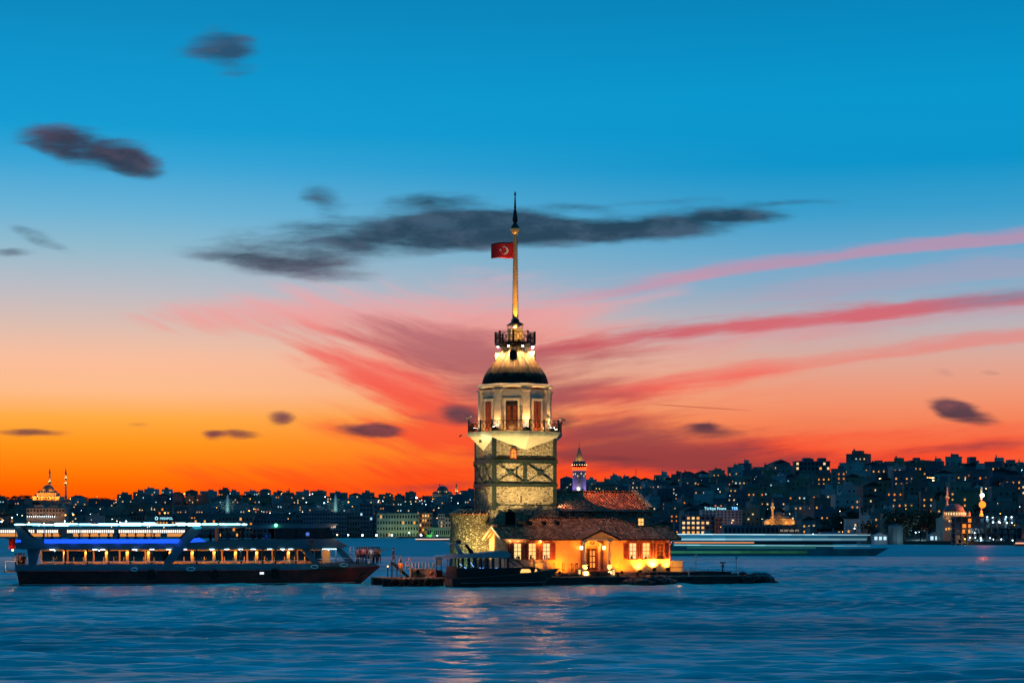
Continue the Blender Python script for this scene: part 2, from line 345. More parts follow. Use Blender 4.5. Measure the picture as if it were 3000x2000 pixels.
# ------------------------------------------------------------------ mesh helper
ORG = {}
class MB:
    def __init__(s): s.V = []; s.Fc = []; s.mi = []; s.cur = 0
    def add(s, vs, fs):
        b = len(s.V); s.V += [tuple(v) for v in vs]
        for f in fs: s.Fc.append([b+i for i in f]); s.mi.append(s.cur)
        return s
    def box(s, x0, x1, y0, y1, z0, z1):
        return s.hexa([(x0,y0,z0),(x1,y0,z0),(x1,y1,z0),(x0,y1,z0),(x0,y0,z1),(x1,y0,z1),(x1,y1,z1),(x0,y1,z1)])
    def hexa(s, p):
        return s.add(p, [(0,3,2,1),(4,5,6,7),(0,1,5,4),(1,2,6,5),(2,3,7,6),(3,0,4,7)])
    def prism(s, pts, a, b, ax='y'):
        """polygon in (x,z) [ax=y], (x,y) [ax=z] or (y,z) [ax=x] swept from a to b"""
        f = {'y': lambda p,t: (p[0],t,p[1]), 'z': lambda p,t: (p[0],p[1],t), 'x': lambda p,t: (t,p[0],p[1])}[ax]
        n = len(pts)
        return s.add([f(p,a) for p in pts]+[f(p,b) for p in pts],
                     [list(range(n))[::-1], list(range(n,2*n))]+[(i,(i+1)%n,n+(i+1)%n,n+i) for i in range(n)])
    def loft(s, rings, cap0=True, cap1=True, closed=True):
        n = len(rings[0]); vs = [p for r in rings for p in r]; fs = []
        for k in range(len(rings)-1):
            for i in range(n if closed else n-1):
                j = (i+1) % n
                fs.append((k*n+i, k*n+j, (k+1)*n+j, (k+1)*n+i))
        if cap0: fs.append(list(range(n))[::-1])
        if cap1: fs.append([(len(rings)-1)*n+i for i in range(n)])
        return s.add(vs, fs)
    def tube(s, path, r, n=6, cap=True):
        path = [Vector(p) for p in path]; rs = r if isinstance(r, (list,tuple)) else [r]*len(path)
        rings = []; ref = None
        for i, p in enumerate(path):
            d = (path[min(i+1,len(path)-1)]-path[max(i-1,0)]).normalized()
            if ref is None: ref = Vector((0,0,1)) if abs(d.z) < .9 else Vector((1,0,0))
            a = d.cross(ref).normalized(); b = a.cross(d).normalized(); ref = b
            rings.append([p+a*(rs[i]*math.cos(2*PI*k/n))+b*(rs[i]*math.sin(2*PI*k/n)) for k in range(n)])
        return s.loft(rings, cap, cap)
    def bar(s, p, q, w, h=None):
        """square bar"""
        h = h or w; p, q = Vector(p), Vector(q); d = (q-p).normalized()
        up = Vector((0,0,1)) if abs(d.z) < .95 else Vector((0,1,0))
        a = d.cross(up).normalized()*(w/2); b = a.cross(d).normalized()*(h/2)
        return s.loft([[p-a-b,p+a-b,p+a+b,p-a+b],[q-a-b,q+a-b,q+a+b,q-a+b]])
    def lathe(s, prof, n=24, cx=0, cy=0, ph=0, sq=None, caps=True):
        rings = [[(cx+r*math.cos(ph+2*PI*i/n), cy+r*math.sin(ph+2*PI*i/n), z) for i in range(n)] for r, z in prof]
        return s.loft(rings, caps, caps)
    def ball(s, c, r, n=10, m=6, sz=1):
        return s.lathe([(max(r*math.sin(PI*k/m),1e-4), c[2]-r*sz*math.cos(PI*k/m)) for k in range(m+1)], n, c[0], c[1], caps=False)
    def poly(s, pts): return s.add(pts, [list(range(len(pts)))])
    def mesh(s, name, org=(0,0,0), smooth=False, bevel=0, uv=False, doubles=False):
        me = bpy.data.meshes.new(name)
        me.from_pydata([(v[0]-org[0], v[1]-org[1], v[2]-org[2]) for v in s.V], [], s.Fc)
        bm = bmesh.new(); bm.from_mesh(me)
        for f, k in zip(bm.faces, s.mi): f.material_index = k; f.smooth = smooth
        if doubles: bmesh.ops.remove_doubles(bm, verts=bm.verts, dist=1e-4)
        bmesh.ops.recalc_face_normals(bm, faces=bm.faces)
        if bevel: bmesh.ops.bevel(bm, geom=bm.edges[:], offset=bevel, segments=1, affect='EDGES', clamp_overlap=True)
        if uv:
            L = bm.loops.layers.uv.new('UVMap')
            for f in bm.faces:
                nn = f.normal; h = Vector((-nn.y, nn.x, 0))
                h = h.normalized() if h.length > 1e-4 else Vector((1,0,0))
                up = nn.cross(h)
                for lp in f.loops: lp[L].uv = (lp.vert.co.dot(h)+50, lp.vert.co.dot(up)+50)
        bm.to_mesh(me); bm.free()
        return me
    def build(s, name, mat, parent=None, smooth=False, bevel=0, uv=False, org=None, doubles=False):
        if org is None: org = ORG.get(parent.name, (0,0,0)) if parent else (0,0,0)
        me = s.mesh(name, org, smooth, bevel, uv, doubles)
        for q in (mat if isinstance(mat, (list,tuple)) else [mat]): me.materials.append(q)
        o = bpy.data.objects.new(name, me); C.objects.link(o)
        if parent: o.parent = parent; ORG[o.name] = org
        return o

class Frame:
    def __init__(s, px0, D0, deg):
        s.x0 = (px0-1500)/F*D0; s.y0 = D0; s.th = R(deg); s.c = math.cos(s.th); s.s = math.sin(s.th)
    def W(s, u, v): return (s.x0+u*s.c-v*s.s, s.y0+u*s.s+v*s.c)
    def u(s, px, v=0):
        k = (px-1500)/F
        return (k*(s.y0+v*s.c)-s.x0+v*s.s)/(s.c-k*s.s)
    def z(s, py, u, v=0): return HZ-(py-HOR)/F*(s.y0+u*s.s+v*s.c)
    def uz(s, px, py, v=0): u = s.u(px, v); return u, s.z(py, u, v)
    def pt(s, px, py, v=0): u, z = s.uz(px, py, v); return (u, v, z)

def tag(o, label=None, cat=None, group=None, kind=None):
    for k, v in (('label',label),('category',cat),('group',group),('kind',kind)):
        if v: o[k] = v
    return o
def thing(name, label, cat, fr=None, base=(0,0,0), group=None, rot=0):
    o = bpy.data.objects.new(name, None); C.objects.link(o); o.empty_display_size = .5
    if fr:
        x, y = fr.W(base[0], base[1]); o.location = (x, y, base[2]); o.rotation_euler = (0,0,fr.th+rot); ORG[o.name] = tuple(base)
    else:
        o.location = base; o.rotation_euler = (0,0,rot); ORG[o.name] = (0,0,0)
    return tag(o, label, cat, group)
def inst(mesh, name, parent, loc, sc=(1,1,1), rot=(0,0,0), mat=None):
    o = bpy.data.objects.new(name, mesh); C.objects.link(o); o.parent = parent
    g = ORG.get(parent.name, (0,0,0)) if parent else (0,0,0)
    o.location = (loc[0]-g[0], loc[1]-g[1], loc[2]-g[2]); o.scale = sc; o.rotation_euler = rot
    ORG[o.name] = (0,0,0)
    return o
def copy_tree(o, parent=None):
    c = o.copy(); C.objects.link(c)
    if parent: c.parent = parent
    ORG[c.name] = ORG.get(o.name, (0,0,0))
    for ch in [x for x in bpy.data.objects if x.parent == o]: copy_tree(ch, c)
    return c
def light(name, typ, parent, loc, power, col, aim=None, size=.15, angle=90, blend=.6):
    d = bpy.data.lights.new(name, typ); d.energy = power; d.color = col; d.shadow_soft_size = size
    if typ == 'SPOT': d.spot_size = R(angle); d.spot_blend = blend
    o = bpy.data.objects.new(name, d); C.objects.link(o)
    g = ORG.get(parent.name, (0,0,0)) if parent else (0,0,0)
    o.parent = parent; o.location = tuple(loc[i]-g[i] for i in range(3))
    if aim is not None:
        o.rotation_euler = (Vector(aim)-Vector(loc)).to_track_quat('-Z', 'Y').to_euler()
    return o

# ------------------------------------------------------------------ sea
import numpy as np
def water_mat(far=False):
    m, n = _new('sea_far' if far else 'sea')
    g = n.node('ShaderNodeNewGeometry').outputs['Position']
    w1 = n.noise(n.mapping(g, sc=(.09,.30,1)), 1, 4, .6, .4)
    w2 = n.noise(n.mapping(g, (7,3,0), (0,0,.25), sc=(.5,1.8,1)), 1, 4, .6, .3)
    h = n.m('ADD', n.m('MULTIPLY', w1, .8), n.m('MULTIPLY', w2, .35))
    foam = n.mr(n.m('ADD', n.m('MULTIPLY', w1, .6), n.m('MULTIPLY', w2, .4)), .44, .68)  # bright wave streaks: highlights mixed into the base colour
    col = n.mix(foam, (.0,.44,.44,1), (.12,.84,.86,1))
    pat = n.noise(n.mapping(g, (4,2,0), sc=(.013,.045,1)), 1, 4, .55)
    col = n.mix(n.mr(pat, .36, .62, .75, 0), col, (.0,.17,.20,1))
    # broken foam of the ferry's wake beyond the jetty
    sg = n.node('ShaderNodeSeparateXYZ'); n.set(sg.inputs[0], g)
    wob = n.noise(n.mapping(g, sc=(.03,.05,1)), 1, 3, .5)
    dw = n.m('SUBTRACT', sg.outputs[1], n.m('MULTIPLY_ADD', wob, 40, 300))
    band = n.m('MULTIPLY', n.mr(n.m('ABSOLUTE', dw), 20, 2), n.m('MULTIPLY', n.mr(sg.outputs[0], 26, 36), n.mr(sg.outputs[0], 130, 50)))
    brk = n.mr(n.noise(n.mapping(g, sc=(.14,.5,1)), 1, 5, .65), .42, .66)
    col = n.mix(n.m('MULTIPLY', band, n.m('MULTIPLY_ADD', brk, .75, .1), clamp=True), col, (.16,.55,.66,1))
    p = n.node('ShaderNodeBsdfPrincipled')
    n.set(p.inputs['Base Color'], col); p.inputs['Roughness'].default_value = .45 if far else .25
    p.inputs['IOR'].default_value = 1.33; p.inputs['Specular IOR Level'].default_value = .4
    p.inputs['Specular Tint'].default_value = (.46,.95,1,1)
    nb = _bump(n, h, .55, .6); n.set(p.inputs['Normal'], nb)
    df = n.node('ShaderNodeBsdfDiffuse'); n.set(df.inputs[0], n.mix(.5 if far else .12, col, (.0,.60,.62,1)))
    mx = n.node('ShaderNodeMixShader'); mx.inputs[0].default_value = .22 if far else .50
    n.set(mx.inputs[1], df.outputs[0]); n.set(mx.inputs[2], p.outputs[0])
    _out(n, mx.outputs[0]); return m
def sea():
    D0, D1, nr, nc = 58.0, 420.0, 700, 300
    kk = np.linspace(0, 1, nr); D = D0*(D1/D0)**(kk*.75+.25*kk**2)
    tx = np.linspace(-1, 1, nc)
    Y = np.repeat(D[:,None], nc, 1); X = tx[None,:]*(Y*.31+22)
    rg = np.random.RandomState(5); Z = np.zeros_like(X)
    patch = 0
    for i in range(5):
        a = rg.uniform(0, 2*PI); k = 2*PI/rg.uniform(25, 70)
        patch = patch + np.sin(X*k*math.cos(a)*.5+Y*k*math.sin(a)+rg.uniform(0, 6.28))
    patch = .75+.25*np.clip(patch/2, -1, 1)
    for i in range(72):
        lam = .9*(5.0/.9)**rg.rand(); a = rg.normal(-PI/2, .38); k = 2*PI/lam
        ph = X*k*math.cos(a)+Y*k*math.sin(a)+rg.uniform(0, 6.28)
        amp = lam/(2*PI)*.034
        Z += amp*(np.cos(ph)+.25*np.cos(2*ph))
    fade = np.clip((1-np.abs(tx))*8, 0, 1)[None,:]*np.clip((1-kk)*6, 0, 1)[:,None]*np.clip(kk*40, 0, 1)[:,None]
    Z = Z*patch*fade-.02
    Z[-1,:] = 0; Z[:,0] = 0; Z[:,-1] = 0; Z[0,:] = 0
    V = [tuple(v) for v in np.stack([X, Y, Z], -1).reshape(-1, 3)]
    q = MB()
    q.add(V, [(r*nc+c, r*nc+c+1, (r+1)*nc+c+1, (r+1)*nc+c) for r in range(nr-1) for c in range(nc-1)])
    a, b, c, d = (X[0,0],D0,0), (X[0,-1],D0,0), (X[-1,-1],D1,0), (X[-1,0],D1,0)
    e, f, g, h = (-4000,5,0), (4000,5,0), (4000,7000,0), (-4000,7000,0)
    for s4 in ((e,f,b,a), (f,g,c,b), (g,h,d,c), (h,e,a,d)):
        q.cur = 1; q.poly(s4)
    o = q.build('water', [water_mat(), water_mat(True)], smooth=True)
    return tag(o, kind='structure')
sea()

# ================================================================== THE TOWER
T = Frame(1445, 200, 17)                  # origin: the tower's near corner; u along the front, v into depth
W2 = 3.485; TW = 2*W2
TC = (W2, W2)                             # tower axis in frame coordinates
zt = lambda py: T.z(py, 2.0, 0)           # heights read on the front face
za = lambda py: T.z(py, TC[0], TC[1])     # heights read on the axis
tower = thing('lighthouse_tower', 'tall square stone tower with green steel braces, white balcony drum and lead dome', 'tower', T, (W2, W2, 1.2))
zK, zM, zD0, zD1 = zt(1283), zt(1316), zt(1277), zt(1263)

def tower_shaft():
    q = MB(); z0 = .9
    q.box(0, TW, 0, TW, z0, zt(1300)+1.5)
    q.build('stone_wall', M['stone'], tower)
    # slightly thicker foot, left of the corner post
    q = MB(); q.box(-.16, -.002, .0, TW, z0, zt(1494)); q.prism([(-.16, zt(1494)), (-.002, zt(1494)), (-.002, zt(1490))], 0, TW, 'y')
    q.build('footing', M['stone'], tower)
    # steel corner posts and girdles
    for (u, v, zb) in ((0,0,1494), (TW,0,1483), (0,TW,1490), (TW,TW,1490)):
        q = MB(); su = -1 if u == 0 else 1; sv = -1 if v == 0 else 1
        zz0, zz1 = zt(zb), zt(1281)
        w = .34
        q.box(min(u-su*w, u+su*.07), max(u-su*w, u+su*.07), min(v+sv*.07, v+sv*.005), max(v+sv*.07, v+sv*.005), zz0, zz1)
        q.box(min(u+su*.07, u+su*.005), max(u+su*.07, u+su*.005), min(v-sv*w, v), max(v-sv*w, v), zz0, zz1)
        q.build('corner_post', M['steel'], tower, bevel=.01)
    for py, th in ((1351, .30), (1420, .26)):
        z = zt(py); q = MB(); g = .20
        for (x0,x1,y0,y1) in ((-g,TW+g,-g,-.075), (-g,TW+g,TW+.075,TW+g), (-g,-.075,-.075,TW+.075), (TW+.075,TW+g,-.075,TW+.075)):
            q.box(x0,x1,y0,y1,z-th/2-.05,z-th/2+.02); q.box(x0,x1,y0,y1,z+th/2-.02,z+th/2+.05)
            ins = .05
            q.box(x0+ins,x1-ins,y0+ins,y1-ins*0-.004 if y1<0 else y1-ins,z-th/2+.02,z+th/2-.02)
        for i in range(9):
            uu = -.1+(TW+.2)*i/8
            q.box(uu-.03,uu+.03,-g-.012,-g+.03,z-th/2-.03,z+th/2+.03)
        q.build('girdle', M['steel'], tower)
    q = MB(); z = zt(1340); q.box(.36,TW-.36,-.10,-.006,z-.19,z+.13); q.build('girdle', M['slot'], tower)
    q = MB(); z = zt(1413.5); q.box(.36,TW-.36,-.09,-.006,z-.09,z+.10); q.build('girdle', M['slot'], tower)
    q = MB(); z = zt(1478.5); q.box(.0,TW,-.06,-.006,z-.06,z+.06)
    for a, b in ((.30,1), (TW-.30,-1)):
        q.prism([(a,z-.30),(a+b*.55,z),(a,z+.32)], -.075, -.061, 'y')
    q.build('girdle', M['steel'], tower)
    q = MB(); z = zt(1491); q.box(-.22,-.165,-.02,TW,z-.06,z+.06); q.build('girdle', M['steel'], tower)
    # middle posts
    zA, zB = zt(1413), zt(1355)
    um = T.u(1538.5)
    q = MB(); q.box(um-.22,um-.10,-.10,-.006,zA,zB); q.box(um+.02,um+.16,-.10,-.006,zA,zB)
    for i in range(5):
        zz = zA+(zB-zA)*(i+.5)/5; q.box(um-.10,um+.02,-.09,-.006,zz-.16,zz+.16)
    q.build('middle_post', M['steel'], tower)
    q = MB(); q.box(-.10,-.006,3.35,3.75,zA,zB); q.build('middle_post', M['steel'], tower)
    # diagonal braces with round hubs
    def xbrace(a, b, face):
        f = (lambda s, z, d: (s, -d, z)) if face == 'f' else (lambda s, z, d: (-d, s, z))
        q = MB(); q.bar(f(a, zA+.12, .10), f(b, zB-.12, .10), .085); q.bar(f(a, zB-.12, .15), f(b, zA+.12, .15), .085)
        for (s, z) in ((a,zA+.12),(b,zA+.12),(a,zB-.12),(b,zB-.12)):
            p = f(s,z,.125); q.box(p[0]-.13,p[0]+.13,p[1]-.05,p[1]+.11,p[2]-.13,p[2]+.13)
        br = q.build('brace', M['steel'], tower)
        c = (a+b)/2; z = (zA+zB)/2; q = MB(); r = .30
        q.loft([[f(c+r*math.cos(2*PI*k/14), z+r*math.sin(2*PI*k/14), d) for k in range(14)] for d in (.06,.20)])
        q.build('hub', M['steel'], br)
    xbrace(.42, um-.26, 'f'); xbrace(um+.2, TW-.42, 'f'); xbrace(.42, 3.30, 'l'); xbrace(3.8, TW-.42, 'l')
    # slits and niches
    for px, y0, y1, w in ((1514, 1369, 1396, .17), (1526.5, 1451, 1472, .14)):
        u = T.u(px); q = MB(); q.box(u-w/2,u+w/2,-.004,.25,zt(y1),zt(y0)); q.build('slit', M['slot'], tower)
    # red box window on the front
    u = T.u(1502.5); z0, z1 = zt(1343), zt(1314)
    arch = lambda w, za_, zb_: [(u-w,za_),(u+w,za_)]+[(u+w*math.cos(PI*k/8), zb_-w+w*1.15*math.sin(PI*k/8)) for k in range(9)]
    q = MB(); q.prism(arch(.36,z0,z1), -.30, -.002, 'y'); wf = q.build('window', M['redtrim'], tower)
    q = MB(); q.prism(arch(.24,z0+.14,z1-.14), -.315, -.302, 'y'); q.build('pane', M['lit4'], wf)
    q = MB(); q.box(u-.03,u+.03,-.34,-.318,z0+.14,z1-.2); q.box(u-.24,u+.24,-.34,-.318,z0+.55,z0+.61); q.build('muntin', M['redtrim'], wf)
    # narrow arched window on the left face
    v = 4.4; z0, z1 = zt(1343), zt(1317); w = .22
    q = MB(); q.prism([(v-w,z0),(v+w,z0)]+[(v+w*math.cos(PI*k/8), z1-w+w*1.5*math.sin(PI*k/8)) for k in range(9)], -.06, .0, 'x')
    q.build('window', M['redtrim'], tower)
    # arched niche above the house roof
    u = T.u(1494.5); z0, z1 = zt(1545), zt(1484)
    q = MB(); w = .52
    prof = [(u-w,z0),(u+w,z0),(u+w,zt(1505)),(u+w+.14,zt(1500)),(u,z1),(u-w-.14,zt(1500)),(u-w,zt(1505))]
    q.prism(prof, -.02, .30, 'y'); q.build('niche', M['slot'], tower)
    q = MB(); q.prism([(u-w-.12,zt(1501)),(u,zt(1482.5)),(u+w+.12,zt(1501)),(u+w+.02,zt(1502)),(u,zt(1489)),(u-w-.02,zt(1502))], -.16, -.021, 'y')
    q.build('niche_hood', M['hallstone'], tower)
tower_shaft()

OA = [k*PI/4 for k in range(8)]
def octp(r, z, ph=0): return [(TC[0]+r*math.sin(a+ph), TC[1]-r*math.cos(a+ph), z) for a in OA]
RD = 5.30
def tower_balcony():
    lo = []
    for k, a in enumerate(OA):
        if k % 2 == 0: lo.append((TC[0]+(W2+.03)*math.sin(a), TC[1]-(W2+.03)*math.cos(a), zM))
        else: lo.append((TC[0]+(W2+.03)*(1 if math.sin(a)>0 else -1), TC[1]-(W2+.03)*(1 if math.cos(a)>0 else -1), zK))
    q = MB(); q.loft([lo, octp(RD-.22, zD0)], cap0=False, cap1=False)
    q.build('soffit', M['soffit'], tower)
    q = MB(); q.loft([octp(RD-.30,zD0-.02), octp(RD-.05,zD0+.12), octp(RD+.02,zD0+.22), octp(RD+.02,zD1-.14), octp(RD+.08,zD1-.12), octp(RD+.08,zD1)])
    q.build('balcony_slab', M['slab'], tower)
    # railing: eight panels of crossed bars between posts
    zr = zD1+1.15; R0 = RD-.10
    P = octp(R0, zD1)
    for k in range(8):
        a, b = Vector(P[k]), Vector(P[(k+1)%8]); d = b-a; q = MB()
        for h in (.06, .16, .98, 1.12): q.bar(a+Vector((0,0,h)), b+Vector((0,0,h)), .045 if h < 1.1 else .07)
        n = 7
        for i in range(n):
            s, e = a+d*(i/n), a+d*((i+1)/n); m_ = (s+e)/2
            q.bar(s+Vector((0,0,.16)), e+Vector((0,0,.98)), .032); q.bar(s+Vector((0,0,.98)), e+Vector((0,0,.16)), .032)
            q.bar(s+Vector((0,0,.10)), s+Vector((0,0,1.1)), .03)
            rr = .15; c = m_+Vector((0,0,.57)); dn = d.normalized()
            q.tube([c+dn*rr*math.cos(t*PI/4)+Vector((0,0,rr*math.sin(t*PI/4))) for t in range(9)], .018, 4)
        rp = q.build('railing_panel', M['iron'], tower)
        q = MB()
        for p in ((a, ) if k % 2 else (a, (a+b)/2)):
            q = MB(); q.box(p.x-.07,p.x+.07,p.y-.07,p.y+.07,zD1,zr+.12)
            q.build('railing_post', M['iron'], rp)
tower_balcony()

RW = 3.92; zE = za(1142); zW1 = za(1151)
def tower_drum():
    q = MB(); q.loft([octp(RW,zD1-.02), octp(RW,zW1+.2)]); q.build('drum_wall', M['cream'], tower)
    ap = RW*math.cos(PI/8)
    for k in range(8):
        ca = OA[k]
        # corner pilasters
        q = MB(); d = Vector((math.sin(ca),-math.cos(ca),0)); t = Vector((math.cos(ca),math.sin(ca),0)); c = Vector((TC[0],TC[1],0))
        def col(r0, r1, w, z0, z1):
            q.loft([[c+d*r0-t*w, c+d*r1-t*w*.92, c+d*r1+t*w*.92, c+d*r0+t*w][i]+Vector((0,0,z)) for i in range(4)] for z in (z0,z1))
        def colm(z0, z1, r1, w): q.loft([[tuple(p+Vector((0,0,z))) for p in (c+d*(RW-.5)-t*w, c+d*r1-t*w, c+d*r1+t*w, c+d*(RW-.5)+t*w)] for z in (z0, z1)])
        colm(zD1, zD1+.35, RW+.20, .50); colm(zD1+.35, zW1-.10, RW+.12, .42); colm(zW1-.10, zW1+.06, RW+.19, .47); colm(zW1+.06, zW1+.16, RW+.25, .52)
        q.build('pilaster', M['cream'], tower, bevel=.015)
        # bay: door in front and behind, windows between
        a = ca+PI/8; d = Vector((math.sin(a),-math.cos(a),0)); t = Vector((math.cos(a),math.sin(a),0))
        mid = c+d*ap
        def bx(s0, s1, z0, z1, o0, o1):
            return [tuple(mid+t*s+d*o+Vector((0,0,z))) for s,o,z in ((s0,o0,z0),(s1,o0,z0),(s1,o1,z0),(s0,o1,z0),(s0,o0,z1),(s1,o0,z1),(s1,o1,z1),(s0,o1,z1))]
        door = (k == 7)
        z0 = zD1+.02; z1 = za(1180); hw = .64 if door else .52
        q = MB()
        for s in (-1, 1): q.hexa(bx(*(sorted((s*hw, s*(hw+.20)))), z0, z1, .003, .10))
        q.hexa(bx(-hw-.20, hw+.20, z1, z1+.20, .003, .11)); q.hexa(bx(-hw-.26, hw+.26, z1+.20, z1+.27, .003, .16))
        fr = q.build('door_surround' if door else 'window', M['trim'], tower)
        q = MB(); q.hexa(bx(-hw, hw, z0, z1, .004, .03)); q.build('reveal', M['darkwood'], fr)
        for s in (-1, 1):
            q = MB(); u0, u1 = sorted((s*.05, s*(hw-.06)))
            q.hexa(bx(u0, u1, z0+.05, z1-.42 if door else z1-.08, .032, .07))
            lf = q.build('door_leaf' if door else 'casement', M['redtrim'] if not door else M['darkwood'], fr)
            q = MB(); zz = (z0+.95, z1-.52) if door else (z0+.3, z1-.18)
            n = 3
            for i in range(n):
                a0 = zz[0]+(zz[1]-zz[0])*i/n; a1 = zz[0]+(zz[1]-zz[0])*(i+1)/n
                q.hexa(bx(u0+.10, u1-.10, a0+.04, a1-.04, .074, .078))
            q.build('pane', M['redlit'], fr)
        q = MB(); q.hexa(bx(-hw+.05, hw-.05, z1-.36, z1-.06, .034, .05)); q.build('transom', M['slot'], fr)
    # entablature: arched dark hollows below a projecting cornice
    q = MB(); q.loft([octp(RW+.06,zW1+.16), octp(RW+.06,zW1+.42)]); q.build('frieze', M['cream'], tower)
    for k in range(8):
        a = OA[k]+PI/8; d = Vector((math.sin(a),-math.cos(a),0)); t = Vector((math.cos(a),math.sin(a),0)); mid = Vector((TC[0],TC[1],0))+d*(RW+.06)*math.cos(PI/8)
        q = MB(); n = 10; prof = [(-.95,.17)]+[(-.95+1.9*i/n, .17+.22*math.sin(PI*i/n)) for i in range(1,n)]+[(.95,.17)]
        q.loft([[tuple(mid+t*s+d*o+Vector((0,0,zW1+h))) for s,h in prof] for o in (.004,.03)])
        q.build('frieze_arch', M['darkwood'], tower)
    q = MB(); q.loft([octp(RW+.07,zW1+.42), octp(RW+.34,zW1+.50), octp(RW+.40,zW1+.56), octp(RW+.40,zW1+.66), octp(RW+.10,zW1+.80)])
    q.build('cornice', M['trim'], tower)
tower_drum()

def tower_dome():
    pr = [(1135,97.5),(1128,97),(1118,95.5),(1108,92.5),(1098,88.5),(1089,83),(1080,77),(1072,70.5),(1064,64),(1056,57.5),(1048,51.5),(1040,46.5),(1032,42.5),(1024,40),(1016,39),(1010,39)]
    q = MB(); n = 128; kf = .0366
    rings = []
    for py, hw in pr:
        r = hw*kf; z = za(py)
        rings.append([(TC[0]+(r+(.045 if i % 4 == 0 else 0))*math.cos(2*PI*i/n), TC[1]+(r+(.045 if i % 4 == 0 else 0))*math.sin(2*PI*i/n), z) for i in range(n)])
    q.loft(rings)
    zb = za(1135); dome = q.build('dome', M['lead'], tower, smooth=False, org=(TC[0], TC[1], zb))
    dome.location = (0, 0, zb-1.2)
    dome.rotation_euler = (0, 0, .05)
    # four dormers with pointed dark openings
    for k in range(4):
        a = k*PI/2-PI/8
        d = Vector((math.sin(a),-math.cos(a),0)); t = Vector((math.cos(a),math.sin(a),0)); c = Vector((TC[0],TC[1],0))
        z0, zs, z1 = za(1063), za(1058), za(1029)
        def ring(w, o, zz0, zz1): return [tuple(c+t*s+d*o+Vector((0,0,z))) for s,z in [(0,zz0-.32),(w,zz0)]+[(w*math.cos(PI*i/8), zz1-w+w*math.sin(PI*i/8)) for i in range(9)]+[(-w,zz0)]]
        q = MB(); q.loft([ring(.40,1.2,z0+.2,z1), ring(.40,2.12,z0+.2,z1)]); dm = q.build('dormer', M['lead'] if k == 0 else M['trim'], tower)  # side dormers paler than the front one: lamp glare put into the colour
        q = MB(); q.loft([ring(.31,2.124,z0+.24,z1-.09), ring(.31,2.15,z0+.24,z1-.09)]); q.build('opening', M['slot'], dm)
tower_dome()

def tower_top():
    zf0, zf1 = za(1011), za(1005)
    q = MB(); RG = 2.12
    q.loft([octp(1.45,za(1027),PI/8), octp(1.45,zf0-.25,PI/8), octp(RG-.05,zf0,PI/8), octp(RG+.1,zf0+.02,PI/8), octp(RG+.1,zf1,PI/8)])
    q.build('gallery_floor', M['iron'], tower)
    P = octp(RG, zf1, PI/8)
    for k in range(8):
        a, b = Vector(P[k]), Vector(P[(k+1)%8]); d = b-a; q = MB()
        for h in (.06,.16,.98,1.10): q.bar(a+Vector((0,0,h)), b+Vector((0,0,h)), .05)
        n = 3
        for i in range(n):
            s, e = a+d*(i/n), a+d*((i+1)/n)
            q.bar(s+Vector((0,0,.16)), e+Vector((0,0,.98)), .04); q.bar(s+Vector((0,0,.98)), e+Vector((0,0,.16)), .04)
            c = (s+e)/2+Vector((0,0,.57)); dn = d.normalized(); rr = .16
            q.tube([c+dn*rr*math.cos(t*PI/4)+Vector((0,0,rr*1.5*math.sin(t*PI/4))) for t in range(9)], .02, 4)
        rp = q.build('railing_panel', M['iron'], tower)
        q = MB(); q.box(a.x-.09,a.x+.09,a.y-.09,a.y+.09,zf1,zf1+1.22); q.build('railing_post', M['iron'], rp)
    # lantern with openings under a pyramid cap
    z0, z1, z2 = zf1, za(953), za(943)
    h = .66; cx, cy = TC
    q = MB(); q.box(cx-h,cx+h,cy-h,cy+h,z0,za(963))
    for sx in (-1,1):
        for sy in (-1,1): q.box(cx+sx*h-.1*(sx>0)-.0, cx+sx*h+.1*(sx<0), cy+sy*h-.1*(sy>0), cy+sy*h+.1*(sy<0), za(963), z1)
    for sy in (-1,1): q.box(cx-.05,cx+.05,cy+sy*h-.1*(sy>0),cy+sy*h+.1*(sy<0),za(963),z1)
    lan = q.build('lantern', M['mast'], tower)
    q = MB(); q.ball((cx,cy,za(959)), .16, 10, 6); q.build('lamp', M['lampwarm'], lan)
    q = MB()
    sq = lambda r, z: [(cx-r,cy-r,z),(cx+r,cy-r,z),(cx+r,cy+r,z),(cx-r,cy+r,z)]
    q.loft([sq(h+.10,z1), sq(h+.10,z1+.06), sq(.36,z2), sq(.33,za(935))]); q.build('lantern_cap', M['iron'], tower)
    # tapering mast
    q = MB(); q.lathe([(.30,za(935)),(.30,za(930)),(.26,za(830)),(.20,za(700)),(.19,za(688))], 8, cx, cy, PI/8); mast = q.build('mast', M['mast'], tower)
    q = MB()
    for i in range(26):
        z = za(925-i*8.6); r = .30-.11*i/26
        q.bar((cx+r*.8,cy-.05,z),(cx+r+.14,cy-.05,z),.03)
    q.bar((cx+.33,cy-.05,za(930)),(cx+.235,cy-.05,za(700)),.028)
    q.build('climbing_rung', M['iron'], mast)
    fp = [(687,4.5),(684,9),(678,11),(672,13.6),(669,13.8)]
    q = MB(); q.lathe([(hw*.0366, za(py)) for py,hw in fp], 16, cx, cy); q.build('finial_bowl', M['gold'], tower, smooth=True)
    fp = [(669,13.6),(666,13),(661,9.5),(655,6),(652,5),(649,8.3),(643,8.4),(634,6.6),(624,5.5),(617,4.3),(613,2.3),(611,3.6),(607,3.2),(580,1.9),(573,1.7),(571,3.2),(567,2.8),(560,.3)]
    q = MB(); q.lathe([(hw*.0366, za(py)) for py,hw in fp], 16, cx, cy); q.build('finial_spire', M['finial'], tower, smooth=True)
tower_top()

